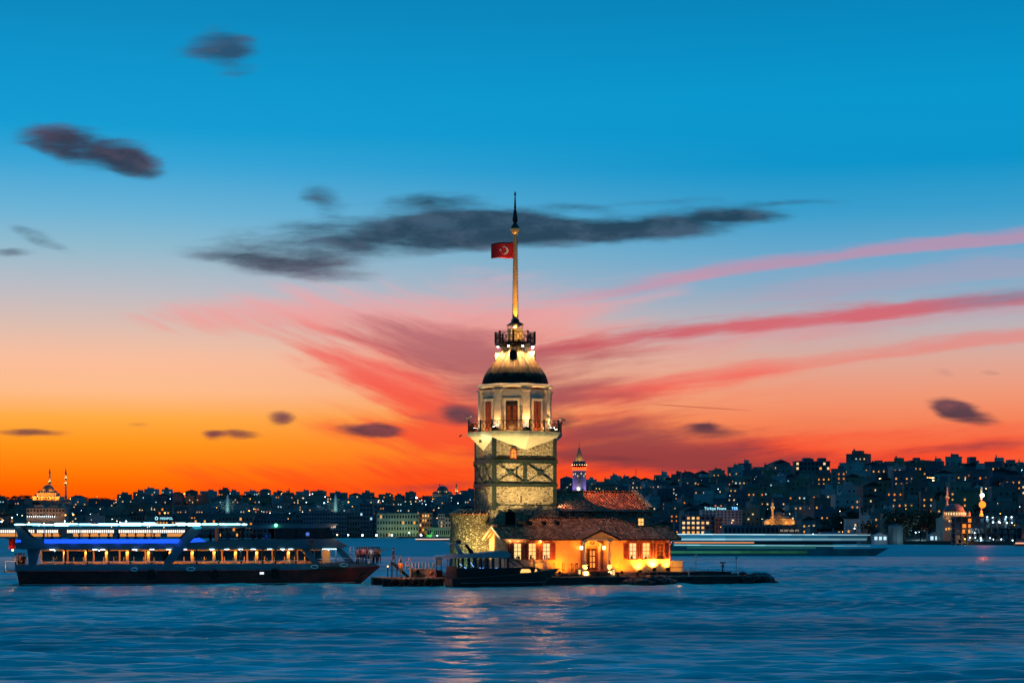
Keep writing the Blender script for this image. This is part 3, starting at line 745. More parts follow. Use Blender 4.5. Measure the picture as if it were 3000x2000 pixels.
# ---- flag on the mast
def flag():
    u0 = TC[0]-.22; v = TC[1]-.05
    f = thing('flag', 'red flag with white crescent and star flying left of the tower mast', 'flag', T, (u0, v, za(757)))
    zt_, zb_ = za(709), za(757); L = 2.45
    def P(s, t):      # s along the fly 0..1, t from bottom 0..1
        droop = -.30*s**1.3*(1.0 if t > .5 else .8)
        w = .14*math.sin(s*7+.6)*s**.5
        z = zb_+(zt_-zb_)*t
        return (u0-L*s, v+w, z+droop*(.4+.6*t)-.03*math.sin(s*7))
    q = MB(); n, m_ = 22, 12
    vs = [P(i/n, j/m_) for i in range(n+1) for j in range(m_+1)]
    q.add(vs, [(i*(m_+1)+j, (i+1)*(m_+1)+j, (i+1)*(m_+1)+j+1, i*(m_+1)+j+1) for i in range(n) for j in range(m_)])
    ob = q.build('cloth', M['flagred'], f, smooth=True)
    so = ob.modifiers.new('thick', 'SOLIDIFY'); so.thickness = .02
    H = zt_-zb_
    def onflag(x, y, side):    # metres from hoist, from bottom
        p = P(x/L, y/H); return (p[0], p[1]+side*.022, p[2])
    for side in (-1, 1):
        q = MB(); cx, cy, r1, r2 = .98, H*.50, .46, .37
        # build the crescent as a strip: outer circle against an inner circle shifted to the fly
        N_ = 28; O = []; I = []
        a0 = math.acos((r1*r1+.13*.13-r2*r2)/(2*r1*.13))
        for i in range(N_+1):
            t = a0+(2*PI-2*a0)*i/N_
            px_, py_ = r1*math.cos(t), r1*math.sin(t)
            th = math.atan2(py_, px_-.13); O.append((px_, py_)); I.append((.13+r2*math.cos(th), r2*math.sin(th)))
        vs = [onflag(cx+x, cy+y, side) for x, y in O]+[onflag(cx+x, cy+y, side) for x, y in I]
        q.add(vs, [(i, i+1, N_+1+i+1, N_+1+i) for i in range(N_)])
        st = [(cx+.50+(.20 if i % 2 == 0 else .08)*math.cos(PI+i*PI/5), cy+(.20 if i % 2 == 0 else .08)*math.sin(PI+i*PI/5)) for i in range(10)]
        q.add([onflag(cx+.50, cy, side)]+[onflag(x, y, side) for x, y in st], [(0,i+1,(i+1)%10+1) for i in range(10)])
        q.build('crescent_and_star', M['white'], ob)
flag()

# ---- lamps of the tower
def flood(label, pos, aim, power, col, angle=70, size=.25, s=.28, bulb=True, group=None, mat='lampwhite', blend=.7, fr=T, cat='floodlight'):
    """small floodlight: stirrup, tilted housing and lamp face, with its own light"""
    p = Vector(pos); d = (Vector(aim)-p).normalized()
    t = thing('floodlight', label, cat, fr, (p.x,p.y,p.z-s*.8), group)
    a = d.cross(Vector((0,0,1))); a = a.normalized() if a.length > .05 else Vector((1,0,0)); b = a.cross(d).normalized()
    k = s/2
    def ring(o, w): return [p+d*o+a*x*w+b*y*w for x,y in ((-1,-1),(1,-1),(1,1),(-1,1))]
    q = MB(); q.loft([ring(-k*1.2,k*.6), ring(-k*.2,k), ring(k*.2,k*1.1)]); q.build('housing', M['iron'], t)
    q = MB(); q.bar(p-a*k*1.15, p-a*k*1.15-Vector((0,0,s*.75)), s*.12); q.bar(p+a*k*1.15, p+a*k*1.15-Vector((0,0,s*.75)), s*.12); q.bar(p-a*k*1.2-Vector((0,0,s*.75)), p+a*k*1.2-Vector((0,0,s*.75)), s*.14)
    q.build('bracket', M['iron'], t)
    if bulb:
        q = MB(); q.loft([ring(k*.22,k*.9), ring(k*.26,k*.9)]); q.build('lamp_face', M[mat], t)
    light('beam', 'SPOT', t, tuple(p+d*(k*.5)), power, col, tuple(p+d*5), size, angle, blend)
    return t
WARM = (1,.72,.36); YEL = (1,.80,.42); WH = (1,.88,.66); ORG_ = (1,.50,.15)
# eight lamps below the upper gallery, shining down over the dome
ORD8 = ['above the front dormer on its right', 'second on the right', 'on the right rim', 'at the back right', 'at the back', 'at the back left', 'on the left rim', 'above the front dormer on its left']
for k in range(8):
    a = k*PI/4+PI/8-PI/8+.12
    if k in (3,4,5): continue
    p = (TC[0]+2.02*math.sin(a), TC[1]-2.02*math.cos(a), za(1017))
    aim = (TC[0]+2.25*math.sin(a), TC[1]-2.25*math.cos(a), za(1095))
    t = thing('dome_lamp', 'round lamp shining down the dome, '+ORD8[k], 'lamp', T, p, 'lamps under the upper gallery')
    q = MB(); q.bar((TC[0]+1.40*math.sin(a),TC[1]-1.40*math.cos(a),p[2]+.28),(p[0],p[1],p[2]+.22),.06); q.lathe([(.05,p[2]+.24),(.17,p[2]+.10),(.18,p[2]+.02)],10,p[0],p[1]); q.build('housing', M['iron'], t)
    q = MB(); q.ball((p[0],p[1],p[2]-.02), .085 if k != 1 else .13, 10, 6); q.build('bulb', M['lampwhite'], t)
    light('beam', 'SPOT', t, (p[0],p[1],p[2]-.2), 1050 if k in (1,2,6) else 700, (1,.62,.25), aim, .12, 130, .8)
# uplight into the mast from the gallery, lantern glow
flood('small floodlight on the upper gallery aimed up the mast', (TC[0]-.1,TC[1]-1.75,za(1000)), (TC[0],TC[1],za(850)), 7500, (1,.46,.08), 34, .1, .22, False)
light('glow', 'POINT', tower, (TC[0]-.9,TC[1]-1.35,za(985)), 60, (1,.58,.18), None, .1)
light('glow', 'POINT', tower, (TC[0]+.5,TC[1]-1.45,za(980)), 40, (1,.58,.18), None, .1)
# uplights standing on the balcony against the drum
for k, (a, pw, tx) in enumerate(((0.0, 620, 'beside the balcony door on the right'), (PI/4, 430, 'at the right-hand pilaster'), (-PI/4, 210, 'at the left-hand pilaster'), (PI/2, 190, 'round the right side of the drum'), (-PI/2, 170, 'round the left side of the drum'))):
    r = RW+.62
    p = (TC[0]+r*math.sin(a), TC[1]-r*math.cos(a), zD1+.42)
    aim = (TC[0]+(RW+.3)*math.sin(a), TC[1]-(RW+.3)*math.cos(a), zE)
    flood('white uplight on the balcony floor '+tx, p, aim, pw*1.2, (1,.55,.17), 95, .12, .40, True, 'uplights on the tower balcony')
for a in (PI/8, -PI/8, PI*3/8, -PI*3/8):
    p = (TC[0]+(RD-.7)*math.sin(a), TC[1]-(RD-.7)*math.cos(a), zD1+.35)
    light('glow', 'POINT', tower, p, 105, (1,.47,.12), None, .15)
# floods clamped to the railing looking outwards / down the shaft
for a, tx in ((-PI/2+.05, 'left end'), (.42, 'front right'), (PI/2-.05, 'right end')):
    p = (TC[0]+(RD-.05)*math.sin(a), TC[1]-(RD-.05)*math.cos(a), zD1+1.48)
    t = thing('railing_floodlight', 'tilted floodlight clamped on the balcony railing at its '+tx, 'floodlight', T, (p[0],p[1],zD1+1.15), 'floodlights on the balcony railing')
    q = MB(); q.bar((p[0],p[1],zD1+1.1),(p[0],p[1],p[2]),.06); q.build('bracket', M['iron'], t)
    d = Vector((math.sin(a),-math.cos(a),-.45)).normalized(); c = Vector(p); q = MB(); q.bar(c-d*.32+Vector((0,0,.1)), c+d*.38+Vector((0,0,.1)), .30, .14); q.build('housing', M['slab'], t)
    if a > 1: light('beam','SPOT',t,tuple(c+d*.5),4600,(1,.36,.10),(16.8,4.0,8.3),.06,47,.10)
    elif a > 0: light('beam','SPOT',t,tuple(c+d*.5),1900,(1,.40,.09),(-13,-60,0),.8,70,.6); light('beam','SPOT',t,tuple(c+d*.5),2600,(1,.42,.15),(8.5,-4.5,5.5),.1,64,.6)  # beams added to streak the sea warm and to warm the roof
    else: light('beam','SPOT',t,tuple(c+d*.5),3300,(1,.40,.09),(-24,-60,0),.8,60,.6)  # beam added for a warm streak on the water
# arm reaching out left of the balcony slab
t = thing('lamp_arm', 'thin horizontal arm reaching out left below the balcony', 'lamp arm', T, (TC[0]-RD,TC[1]+.5,zD1-.3))
q = MB(); q.tube([(TC[0]-RD+.1,TC[1]+.3,zD1-.28),(TC[0]-RD-.62,TC[1]+.3,zD1-.25)],.025,5); q.build('arm', M['grey'], t)
q = MB(); q.bar((TC[0]-RD-.60,TC[1]+.3,zD1-.25),(TC[0]-RD-.85,TC[1]+.3,zD1-.47),.12); q.build('head', M['iron'], t)

# ================================================================== HOUSE, HALL, BASTION
VH = -6.0
hz = lambda py, u=8.0, v=VH: T.z(py, u, v)
hu = lambda px, v=VH: T.u(px, v)
uL, uR = hu(1480), hu(1972)
zB = .95
house = thing('gatehouse', 'low orange-lit plaster house with tiled roof, porch and red shuttered windows', 'house', T, ((uL+uR)/2, -3.2, zB))
zEv = hz(1577.5, 8, -6.55); vR = -3.25; zRd = zEv+(vR+6.55)*.392
def rz(v): return zEv+(v+6.55)*.392           # front roof plane
def house_body():
    zw = zEv+.04
    ub = uR-.45
    q = MB(); th = .35
    # front wall in pieces around the openings is not needed: the windows sit in shallow reveals
    q.box(uL, ub, VH, VH+th, zB, zw)
    q.box(uL, ub, -.45-th, -.45, zB, zw)
    q.prism([(VH+th+.002,zB),(-.452-th,zB),(-.452-th,zw),(vR,zRd-.20),(VH+th+.002,zw)], uL+.001, uL+th, 'x')
    q.box(ub-th, ub, VH+th+.002, -.452-th, zB, zw)
    q.build('wall', M['plaster'], house)
    q = MB(); q.box(uL-.03, ub+.03, VH-.06, VH-.003, zB, hz(1676)); q.build('plinth', M['conc'], house)
    q = MB(); q.box(ub-.42, ub+.02, VH-.05, VH-.004, hz(1676)+.003, zw-.02); q.build('corner_pilaster', M['plaster'], house)
    # roof: one front slope, raised middle, gable on the left, hip on the right
    e0, e1 = T.u(1467,-6.55), T.u(1995,-6.55)
    zt2 = rz(-1.0)
    ua, ub_, uc, ud, ue = T.u(1516,vR), T.u(1571,-1.0), T.u(1792,-1.0), T.u(1868,vR), T.u(1951,vR)
    front = [(e0,-6.55,zEv),(e1,-6.55,zEv),(ue,vR,zRd),(ud,vR,zRd),(uc,-1.0,zt2),(ub_,-1.0,zt2),(ua,vR,zRd),(e0,vR,zRd)]
    q = MB(); n = len(front); dn = .10
    q.add(front+[(p[0],p[1],p[2]-dn) for p in front], [list(range(n)), list(range(n,2*n))[::-1]]+[(i,(i+1)%n,n+(i+1)%n,n+i) for i in range(n)])
    # back slopes
    zb2 = zEv+.02
    q.poly([(e0,vR,zRd),(ua,vR,zRd),(ua,.02,zb2),(e0,.02,zb2)])
    q.poly([(ua,vR,zRd),(ub_,-1.0,zt2),(ub_,.02,rz(-1.6)),(ua,.02,zb2)])
    q.poly([(ub_,-1.0,zt2),(uc,-1.0,zt2),(uc,.02,rz(-1.6)),(ub_,.02,rz(-1.6))])
    q.poly([(uc,-1.0,zt2),(ud,vR,zRd),(ud,.02,zb2),(uc,.02,rz(-1.6))])
    q.poly([(ud,vR,zRd),(ue,vR,zRd),(e1,.02,zb2),(ud,.02,zb2)])
    q.poly([(ue,vR,zRd),(e1,-6.55,zEv),(e1,.02,zb2)])
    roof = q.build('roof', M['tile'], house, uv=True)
    # ridge and hip caps, barge boards, gutter, soffit
    q = MB()
    for p, r_ in (((e0,vR,zRd),(ua,vR,zRd)), ((ua,vR,zRd),(ub_,-1.0,zt2)), ((ub_,-1.0,zt2),(uc,-1.0,zt2)), ((uc,-1.0,zt2),(ud,vR,zRd)), ((ud,vR,zRd),(ue,vR,zRd)), ((ue,vR,zRd),(e1,-6.55,zEv))):
        q.tube([(p[0],p[1],p[2]+.03),(r_[0],r_[1],r_[2]+.03)], .11, 6)
    q.build('ridge_cap', M['tile'], roof, uv=True)
    q = MB()
    for (va, za_, vb, zb_) in ((-6.62,zEv,vR,zRd),(vR,zRd,.08,zb2)):
        q.hexa([(e0-.05,va,za_-.22),(e0-.002,va,za_-.22),(e0-.002,vb,zb_-.22),(e0-.05,vb,zb_-.22),(e0-.05,va,za_+.05),(e0-.002,va,za_+.05),(e0-.002,vb,zb_+.05),(e0-.05,vb,zb_+.05)])
    q.build('barge_board', M['trim'], roof)
    q = MB(); q.box(e0+.02,e1-.02,-6.70,-6.56,zEv-.16,zEv-.03); q.build('gutter', M['darkwood'], house)
    q = MB(); q.box(e0+.05,e1-.1,-6.555,VH-.005,zEv-.10,zEv-.104); q.build('eave_board', M['trim'], house)
    for px, dz in ((1491,.0),(1962,0)):
        u = hu(px); q = MB(); q.tube([(u,-6.6,zEv-.12),(u,-6.55,zEv-.3),(u,-6.1,zEv-.6),(u,-6.1,zB+.15)], .055, 6); q.build('downpipe', M['redtrim'], house)
    # roof vents
    for px in (1551.5, 1594, 1633):
        v = -2.6; u = T.u(px, v); z = rz(v); q = MB()
        q.hexa([(u-.17,v-.3,z-.12),(u+.17,v-.3,z-.12),(u+.17,v+.35,z+.1),(u-.17,v+.35,z+.1),(u-.17,v-.3,z+.26),(u+.17,v-.3,z+.26),(u+.17,v+.35,z+.34),(u-.17,v+.35,z+.34)])
        vt = q.build('roof_vent', M['iron'], house); q = MB(); q.box(u-.24,u+.24,v-.40,v+.4,z+.345,z+.39); q.build('hood', M['tile'], vt, uv=True)
    u = T.u(1523,-3.0); q = MB(); q.box(u-.25,u+.25,-3.3,-2.8,zRd-.2,zRd+.42); q.box(u-.31,u+.31,-3.36,-2.74,zRd+.42,zRd+.50); q.build('chimney', M['iron'], house)
house_body()

def house_windows():
    W, zs, zh = .74, hz(1635), hz(1591)
    def shutter(u0, u1):
        q = MB(); q.box(u0,u1,VH-.075,VH-.004,zs-.08,zh+.02)
        for i in range(16):
            z = zs+.02+(zh-zs-.08)*i/16; q.hexa([(u0+.05,VH-.10,z),(u1-.05,VH-.10,z),(u1-.05,VH-.078,z+.045),(u0+.05,VH-.078,z+.045),(u0+.05,VH-.10,z+.012),(u1-.05,VH-.10,z+.012),(u1-.05,VH-.078,z+.057),(u0+.05,VH-.078,z+.057)])
        return q
    for gi, pxs in enumerate(((1515.5,1558.5,1600),(1853,1892,1933.5))):
        us = [hu(p) for p in pxs]
        for wi, u in enumerate(us):
            h = W/2; lit = ('lit2' if (gi,wi) in ((0,0),(0,2),(1,0)) else 'lit1') if (gi,wi) != (1,2) else 'redlit'
            q = MB()
            q.box(u-h-.14,u-h,VH-.14,VH-.004,zs-.06,zh+.10); q.box(u+h,u+h+.14,VH-.14,VH-.004,zs-.06,zh+.10)
            q.box(u-h,u+h,VH-.14,VH-.004,zh,zh+.10); q.box(u-h-.16,u+h+.16,VH-.18,VH-.004,zs-.14,zs-.061)
            fr = q.build('window', M['redtrim'], house, bevel=.008)
            q = MB(); q.box(u-h,u+h,VH-.045,VH-.02,zs-.06,zh)
            q.build('pane', [M[lit]], fr)
            q = MB(); q.box(u-.022,u+.022,VH-.085,VH-.05,zs-.06,zh)
            for i in (1,2,3): z = zs-.06+(zh-zs+.06)*i/4; q.box(u-h,u+h,VH-.088,VH-.05,z-(.03 if i == 2 else .018),z+(.03 if i == 2 else .018))
            q.build('muntin', M['redtrim'], fr)
            q = MB(); rr = random.Random(gi*7+wi)
            for i in range(4): x = u-h+.08+rr.random()*(W-.25); zz = zs-.05; q.box(x,x+.06+rr.random()*.12,VH-.06,VH-.048,zz,zz+.1+rr.random()*.45)
            q.build('things_on_the_sill', M['darkwood'], fr)
            q = MB(); b0, b1 = zh+.12, hz(1581.5)
            q.prism([(u-h-.26,b0),(u+h+.26,b0),(u+h+.26,b0+.05),(u,b1+.05),(u-h-.26,b0+.05)], VH-.06, VH-.004, 'y'); pd = q.build('pediment', M['plaster'], fr)
            q = MB(); q.bar((u-h-.30,VH-.12,b0+.05),(u,VH-.12,b1+.06),.07,.16); q.bar((u+h+.30,VH-.12,b0+.05),(u,VH-.12,b1+.06),.07,.16); q.box(u-h-.28,u+h+.28,VH-.17,VH-.062,b0-.02,b0+.05); q.build('pediment_moulding', M['redtrim'], pd)
        sh = []
        for wi, u in enumerate(us):
            h = W/2+.15
            gapL = (u-us[wi-1])/2-.02 if wi else h+.50
            gapR = (us[wi+1]-u)/2-.02 if wi < 2 else h+.48
            shutter(u-gapL, u-h).build('shutter', M['redwood'], house); shutter(u+h, u+gapR).build('shutter', M['redwood'], house)
house_windows()

def porch():
    vp = -8.25; pu = lambda px: T.u(px, vp); u0, u1, uc = pu(1702), pu(1815), pu(1758.5)
    z0, z1 = T.z(1577, uc, vp), T.z(1549.5, uc, vp); pd = (z1-z0)/((u1-u0)/2)
    vb_e = -6.55+(z0-zEv)/.392; vb_r = -6.55+(z1-zEv)/.392
    q = MB()
    for s, ue in ((1,u0),(1,u1)):
        A = [(ue,vp-.35,z0),(uc,vp-.35,z1),(uc,vb_r,z1+.03),(ue,vb_e,z0+.03)]
        q.add(A+[(p[0],p[1],p[2]-.09) for p in A], [(0,1,2,3),(7,6,5,4)]+[(i,(i+1)%4,4+(i+1)%4,4+i) for i in range(4)])
    rf = q.build('porch_roof', M['tile'], house, uv=True)
    q = MB()
    for ue in (u0,u1): q.hexa([(ue,vp-.42,z0-.24),(ue,vp-.355,z0-.24),(uc,vp-.355,z1-.24),(uc,vp-.42,z1-.24),(ue,vp-.42,z0-.02),(ue,vp-.355,z0-.02),(uc,vp-.355,z1-.02),(uc,vp-.42,z1-.02)])
    q.build('barge_board', M['darkwood'], rf)
    q = MB()
    for ue in (u0,u1):
        q.hexa([(ue,vp-.34,z0-.10),(ue,-6.02,z0-.10),(uc,-6.02,z1-.10),(uc,vp-.34,z1-.10),(ue,vp-.34,z0-.094),(ue,-6.02,z0-.094),(uc,-6.02,z1-.094),(uc,vp-.34,z1-.094)])
    q.build('soffit', M['trim'], rf)
    k = .42
    q = MB(); q.prism([(u0+k,z0-.03),(u1-k,z0-.03),(uc,z1-.14-k*0)], vp+.05, vp+.25, 'y'); q.build('tympanum', M['plaster'], house)
    q = MB(); q.box(u0+k,u1-k,vp+.02,vp+.28,z0-.20,z0-.032); q.build('porch_beam', M['trim'], house)
    zs = .98+.42
    for px in (1712.5, 1786.5):
        u = pu(px); zc0, zc1 = T.z(1653,u,vp), T.z(1583,u,vp)
        q = MB(); vv = vp+.15
        q.lathe([(.20,zc0),(.20,zc0+.06),(.15,zc0+.12),(.145,zc0+.5),(.115,zc1-.34),(.13,zc1-.30)], 16, u, vv); col = q.build('column', M['trim'], house, smooth=False)
        q = MB(); q.box(u-.20,u+.20,vv-.20,vv+.20,zc1-.10,z0-.202); q.lathe([(.12,zc1-.32),(.20,zc1-.14),(.24,zc1-.10)],10,u,vv)
        for s in (-1,1): q.tube([(u+s*.18+.08*math.cos(t*.8),vv-.20,zc1-.18+.08*math.sin(t*.8)) for t in range(9)],.03,5)
        q.build('capital', M['trim'], col)
        q = MB(); q.box(u-.24,u+.24,vv-.24,vv+.24,T.z(1672,u,vp),zc0-.10); q.box(u-.30,u+.30,vv-.30,vv+.30,zc0-.10,zc0-.002); q.box(u-.28,u+.28,vv-.28,vv+.28,zs-.3,T.z(1672,u,vp)); q.build('pedestal', M['trim'], col, bevel=.01)
    # steps
    for i in range(3):
        q = MB(); d = i*.30; zt_ = zs-.003-i*.14
        q.box(pu(1722)-.05*i,pu(1781)+.05*i,vp-.10-d-(.30),vp-.10-d,.96,zt_); q.build('porch_step', M['step'], house)
    q = MB(); q.box(pu(1704),pu(1797),vp-.098,VH-.065,.96,zs); q.build('porch_floor', M['step'], house)
    # doorway with pediment and wreath
    a, b = hu(1716), hu(1750.5); zd = hz(1605.5); c = (a+b)/2
    q = MB(); q.box(hu(1701),a-.28,VH-.10,VH-.004,zs,hz(1580)); q.box(b+.28,hu(1766.5),VH-.10,VH-.004,zs,hz(1580)); q.box(a-.279,b+.279,VH-.09,VH-.004,hz(1600),hz(1580)); dw = q.build('doorway', M['step'], house)
    for s, x in ((-1,a-.13),(1,b+.13)):
        q = MB(); q.box(x-.13,x+.13,VH-.17,VH-.006,zs,zd+.05); q.box(x-.18,x+.18,VH-.20,VH-.006,zd+.05,zd+.22); q.build('pilaster', M['trim'], dw)
    q = MB(); q.box(a-.32,b+.32,VH-.19,VH-.095,zd+.225,hz(1597)); q.prism([(a-.30,hz(1597)+.002),(b+.30,hz(1597)+.002),(c,hz(1581))],VH-.15,VH-.095,'y'); q.build('entablature', M['trim'], dw)
    q = MB(); q.bar((a-.42,VH-.20,hz(1597)+.05),(c,VH-.20,hz(1580)),.12,.2); q.bar((b+.42,VH-.20,hz(1597)+.05),(c,VH-.20,hz(1580)),.12,.2); q.build('pediment_moulding', M['trim'], dw)
    ez = hz(1588.5)
    q = MB(); q.loft([[(c+.30*math.cos(t*PI/10),v,ez+.25*math.sin(t*PI/10)) for t in range(20)] for v in (VH-.20,VH-.155)]); em_ = q.build('emblem', M['redwood'], dw)
    q = MB(); q.tube([(c+.30*math.cos(t*PI/10),VH-.21,ez+.25*math.sin(t*PI/10)) for t in range(21)],.04,6); q.build('wreath', M['trim'], em_)
    q = MB(); st = [(c+(.15 if i%2==0 else .06)*math.sin(i*PI/5), ez+(.15 if i%2==0 else .06)*math.cos(i*PI/5)) for i in range(10)]; q.prism(st,VH-.225,VH-.202,'y'); q.build('star', M['trim'], em_)
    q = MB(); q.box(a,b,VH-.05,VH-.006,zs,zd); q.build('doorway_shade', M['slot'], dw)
    w = (b-a)
    for i,(s0,s1,mt) in enumerate(((.0,.24,'darkwood'),(.30,.50,'step'),(.52,.78,'darkwood'),(.80,1.0,'redwood'))):
        q = MB(); q.box(a+w*s0,a+w*s1,VH-.09-.02*i,VH-.052,zs+.02,zd-.03); lf = q.build('door_leaf', M[mt], dw)
        if i in (1,2):
            q = MB()
            for j in range(3): z = zs+.3+j*.62; q.box(a+w*s0+.05,a+w*s1-.05,VH-.096-.02*i,VH-.092-.02*i,z,z+.5)
            q.build('pane', M['lit4'], lf)
    # wall lanterns either side of the door
    for px, tx in ((1699.5,'left'),(1765.5,'right')):
        u = hu(px); z = hz(1604); p = (u,VH-.42,z)
        t = thing('wall_lantern', f'glowing wall lantern on the {tx} side of the porch door', 'lantern', T, (u,VH-.03,z-.25), 'lanterns by the porch door')
        q = MB(); q.bar((u,VH-.004,z-.2),(u,p[1],z-.2),.05); q.box(u-.13,u+.13,p[1]-.13,p[1]+.13,z-.22,z-.17); q.lathe([(.19,z+.2),(.04,z+.36)],4,u,p[1],PI/4); q.build('bracket', M['iron'], t)
        q = MB(); q.box(u-.11,u+.11,p[1]-.11,p[1]+.11,z-.168,z+.2); q.build('glass', M['lampwarm'], t)
        light('glow','POINT',t,(u,p[1]-.25,z),60,(1,.33,.02),None,.12)
    # lit white lantern boxes on the ground beside the steps
    for px, py0, py1, tx in ((1697.5,1666,1682,'left'),(1797.5,1666,1685,'right')):
        v = vp-.3; u = T.u(px,v); za_, zb_ = T.z(py1,u,v), T.z(py0,u,v)
        t = thing('floor_lantern', f'white floor lantern standing {tx} of the porch steps', 'lantern', T, (u,v,za_), 'floor lanterns by the porch')
        q = MB(); q.box(u-.13,u+.13,v-.13,v+.13,za_,za_+.04); q.box(u-.14,u+.14,v-.14,v+.14,zb_-.05,zb_); q.lathe([(.05,zb_),(.02,zb_+.12)],6,u,v)
        for sx in (-1,1):
            for sy in (-1,1): q.bar((u+sx*.115,v+sy*.115,za_+.04),(u+sx*.115,v+sy*.115,zb_-.05),.025)
        q.build('frame', M['iron'], t)
        q = MB(); q.box(u-.10,u+.10,v-.10,v+.10,za_+.042,zb_-.06); q.build('glass', M['lit2'], t)
    for px, tx in ((1717,'left'),(1786,'right')):
        v = vp-.32; u = T.u(px,v); z = T.z(1678.5,u,v)
        t = thing('step_light', f'white block light low at the {tx} end of the porch steps', 'light', T, (u,v,z-.25), 'block lights at the porch steps')
        q = MB(); q.box(u-.20,u+.20,v-.14,v+.14,z-.25,z-.20); q.box(u-.21,u+.21,v-.15,v+.15,z+.17,z+.20); q.build('frame', M['trim'], t)
        q = MB(); q.box(u-.17,u+.17,v-.12,v+.12,z-.198,z+.168); q.build('glass', M['lampwarm'], t)
        light('glow','SPOT',t,(u,v-.02,z+.3),300,(1,.42,.06),(u,v+.25,z+2.5),.1,110)
porch()

# rear hall
VHL = 1.0
hall = thing('rear_hall', 'long stone hall with red tiled roof joined to the right side of the tower', 'building', T, (TW+5, 5, .95))
def rear_hall():
    ur = T.u(1911,VHL); ze = T.z(1488.5, 12, VHL); vr = 6.0; zr = T.z(1440.5, 12, vr)
    q = MB(); q.box(TW-.1, ur, VHL, VHL+.5, .95, ze); q.box(TW-.1, ur, 10.5, 11, .95, ze)
    q.prism([(VHL+.502,.95),(10.498,.95),(10.498,ze),(vr,zr-.12),(VHL+.502,ze)], ur-.5, ur-.001, 'x'); q.build('wall', M['hallstone'], hall)
    q = MB(); ug = T.u(1898,VHL)
    P = [(TW+.02,VHL-.3,ze-.1),(ug,VHL-.3,ze-.1),(ug,vr,zr),(TW+.02,vr,zr)]
    B = [(TW+.02,vr,zr),(ug,vr,zr),(ug,11.3,ze-.1),(TW+.02,11.3,ze-.1)]
    for A in (P,B): q.add(A+[(p[0],p[1],p[2]-.12) for p in A], [(0,1,2,3),(7,6,5,4)]+[(i,(i+1)%4,4+(i+1)%4,4+i) for i in range(4)])
    rf = q.build('roof', M['tile2'], hall, uv=True)
    q = MB(); q.tube([(TW+.02,vr,zr+.04),(ug,vr,zr+.04)],.13,6); q.build('ridge_cap', M['tile2'], rf, uv=True)
    q = MB()
    for (va,za_,vb,zb_) in ((VHL-.32,ze-.15,vr,zr-.05),(vr,zr-.05,11.3,ze-.15)):
        q.hexa([(ug+.004,va,za_),(ug+.55,va,za_),(ug+.55,vb,zb_),(ug+.004,vb,zb_),(ug+.004,va,za_+.30),(ug+.55,va,za_+.30),(ug+.55,vb,zb_+.32),(ug+.004,vb,zb_+.32)])
    q.build('gable_coping', M['hallstone'], hall)
    q = MB(); q.box(TW+.01,ur+.12,VHL-.42,VHL-.005,ze-.30,ze-.14); q.build('gutter', M['slab'], hall)
    q = MB(); zc = T.z(1500,12,VHL); q.box(TW+.01,ur,VHL-.05,VHL-.004,zc-.14,zc+.02); q.build('string_course', M['hallstone'], hall)
    u = TW+.18; q = MB(); q.tube([(u,VHL-.3,ze-.2),(u,-.12,ze-.35),(u,-.12,T.z(1512,7,0))],.06,6); q.tube([(u-.02,-.12,T.z(1513,7,0)),(T.u(1590,-.1),-.12,T.z(1515,7,0))],.05,6); q.build('downpipe', M['slab'], hall)
    a, b = T.u(1868,VHL), T.u(1885.5,VHL); z0, z1 = T.z(1541,15,VHL), T.z(1517,15,VHL)
    q = MB(); q.box(a-.06,b+.06,VHL-.10,VHL-.004,z0-.06,z1+.07); w_ = q.build('window', M['plaster'], hall)
    q = MB(); q.box(a+.06,b-.06,VHL-.115,VHL-.102,z0+.02,z1-.05); q.build('pane', M['lit1'], w_)
    q = MB(); q.box((a+b)/2-.03,(a+b)/2+.03,VHL-.14,VHL-.118,z0+.02,z1-.05); q.box(a+.06,b-.06,VHL-.14,VHL-.118,(z0+z1)/2-.03,(z0+z1)/2+.03); q.build('muntin', M['redtrim'], w_)
    return ze, zr
hze, hzr = rear_hall()
flood('small white lamp fixed on the hall roof beside the tower', (TW+.55, 1.3, hze+.45), (TW+6, 3, hze-1), 240, (1,.72,.4), 90, .1, .26)
t = thing('roof_flagstaff', 'thin bare pole rising from the gable end of the rear hall', 'pole', T, (T.u(1863,6), 6, hzr+.3))
q = MB(); u = T.u(1863,6); q.tube([(u,6,hzr+.2),(u,6,hzr+2.6)],.03,6); q.build('pole', M['iron'], t); q = MB(); q.box(u-.1,u+.1,5.9,6.1,hzr+.2,hzr+.38); q.build('base', M['iron'], t)

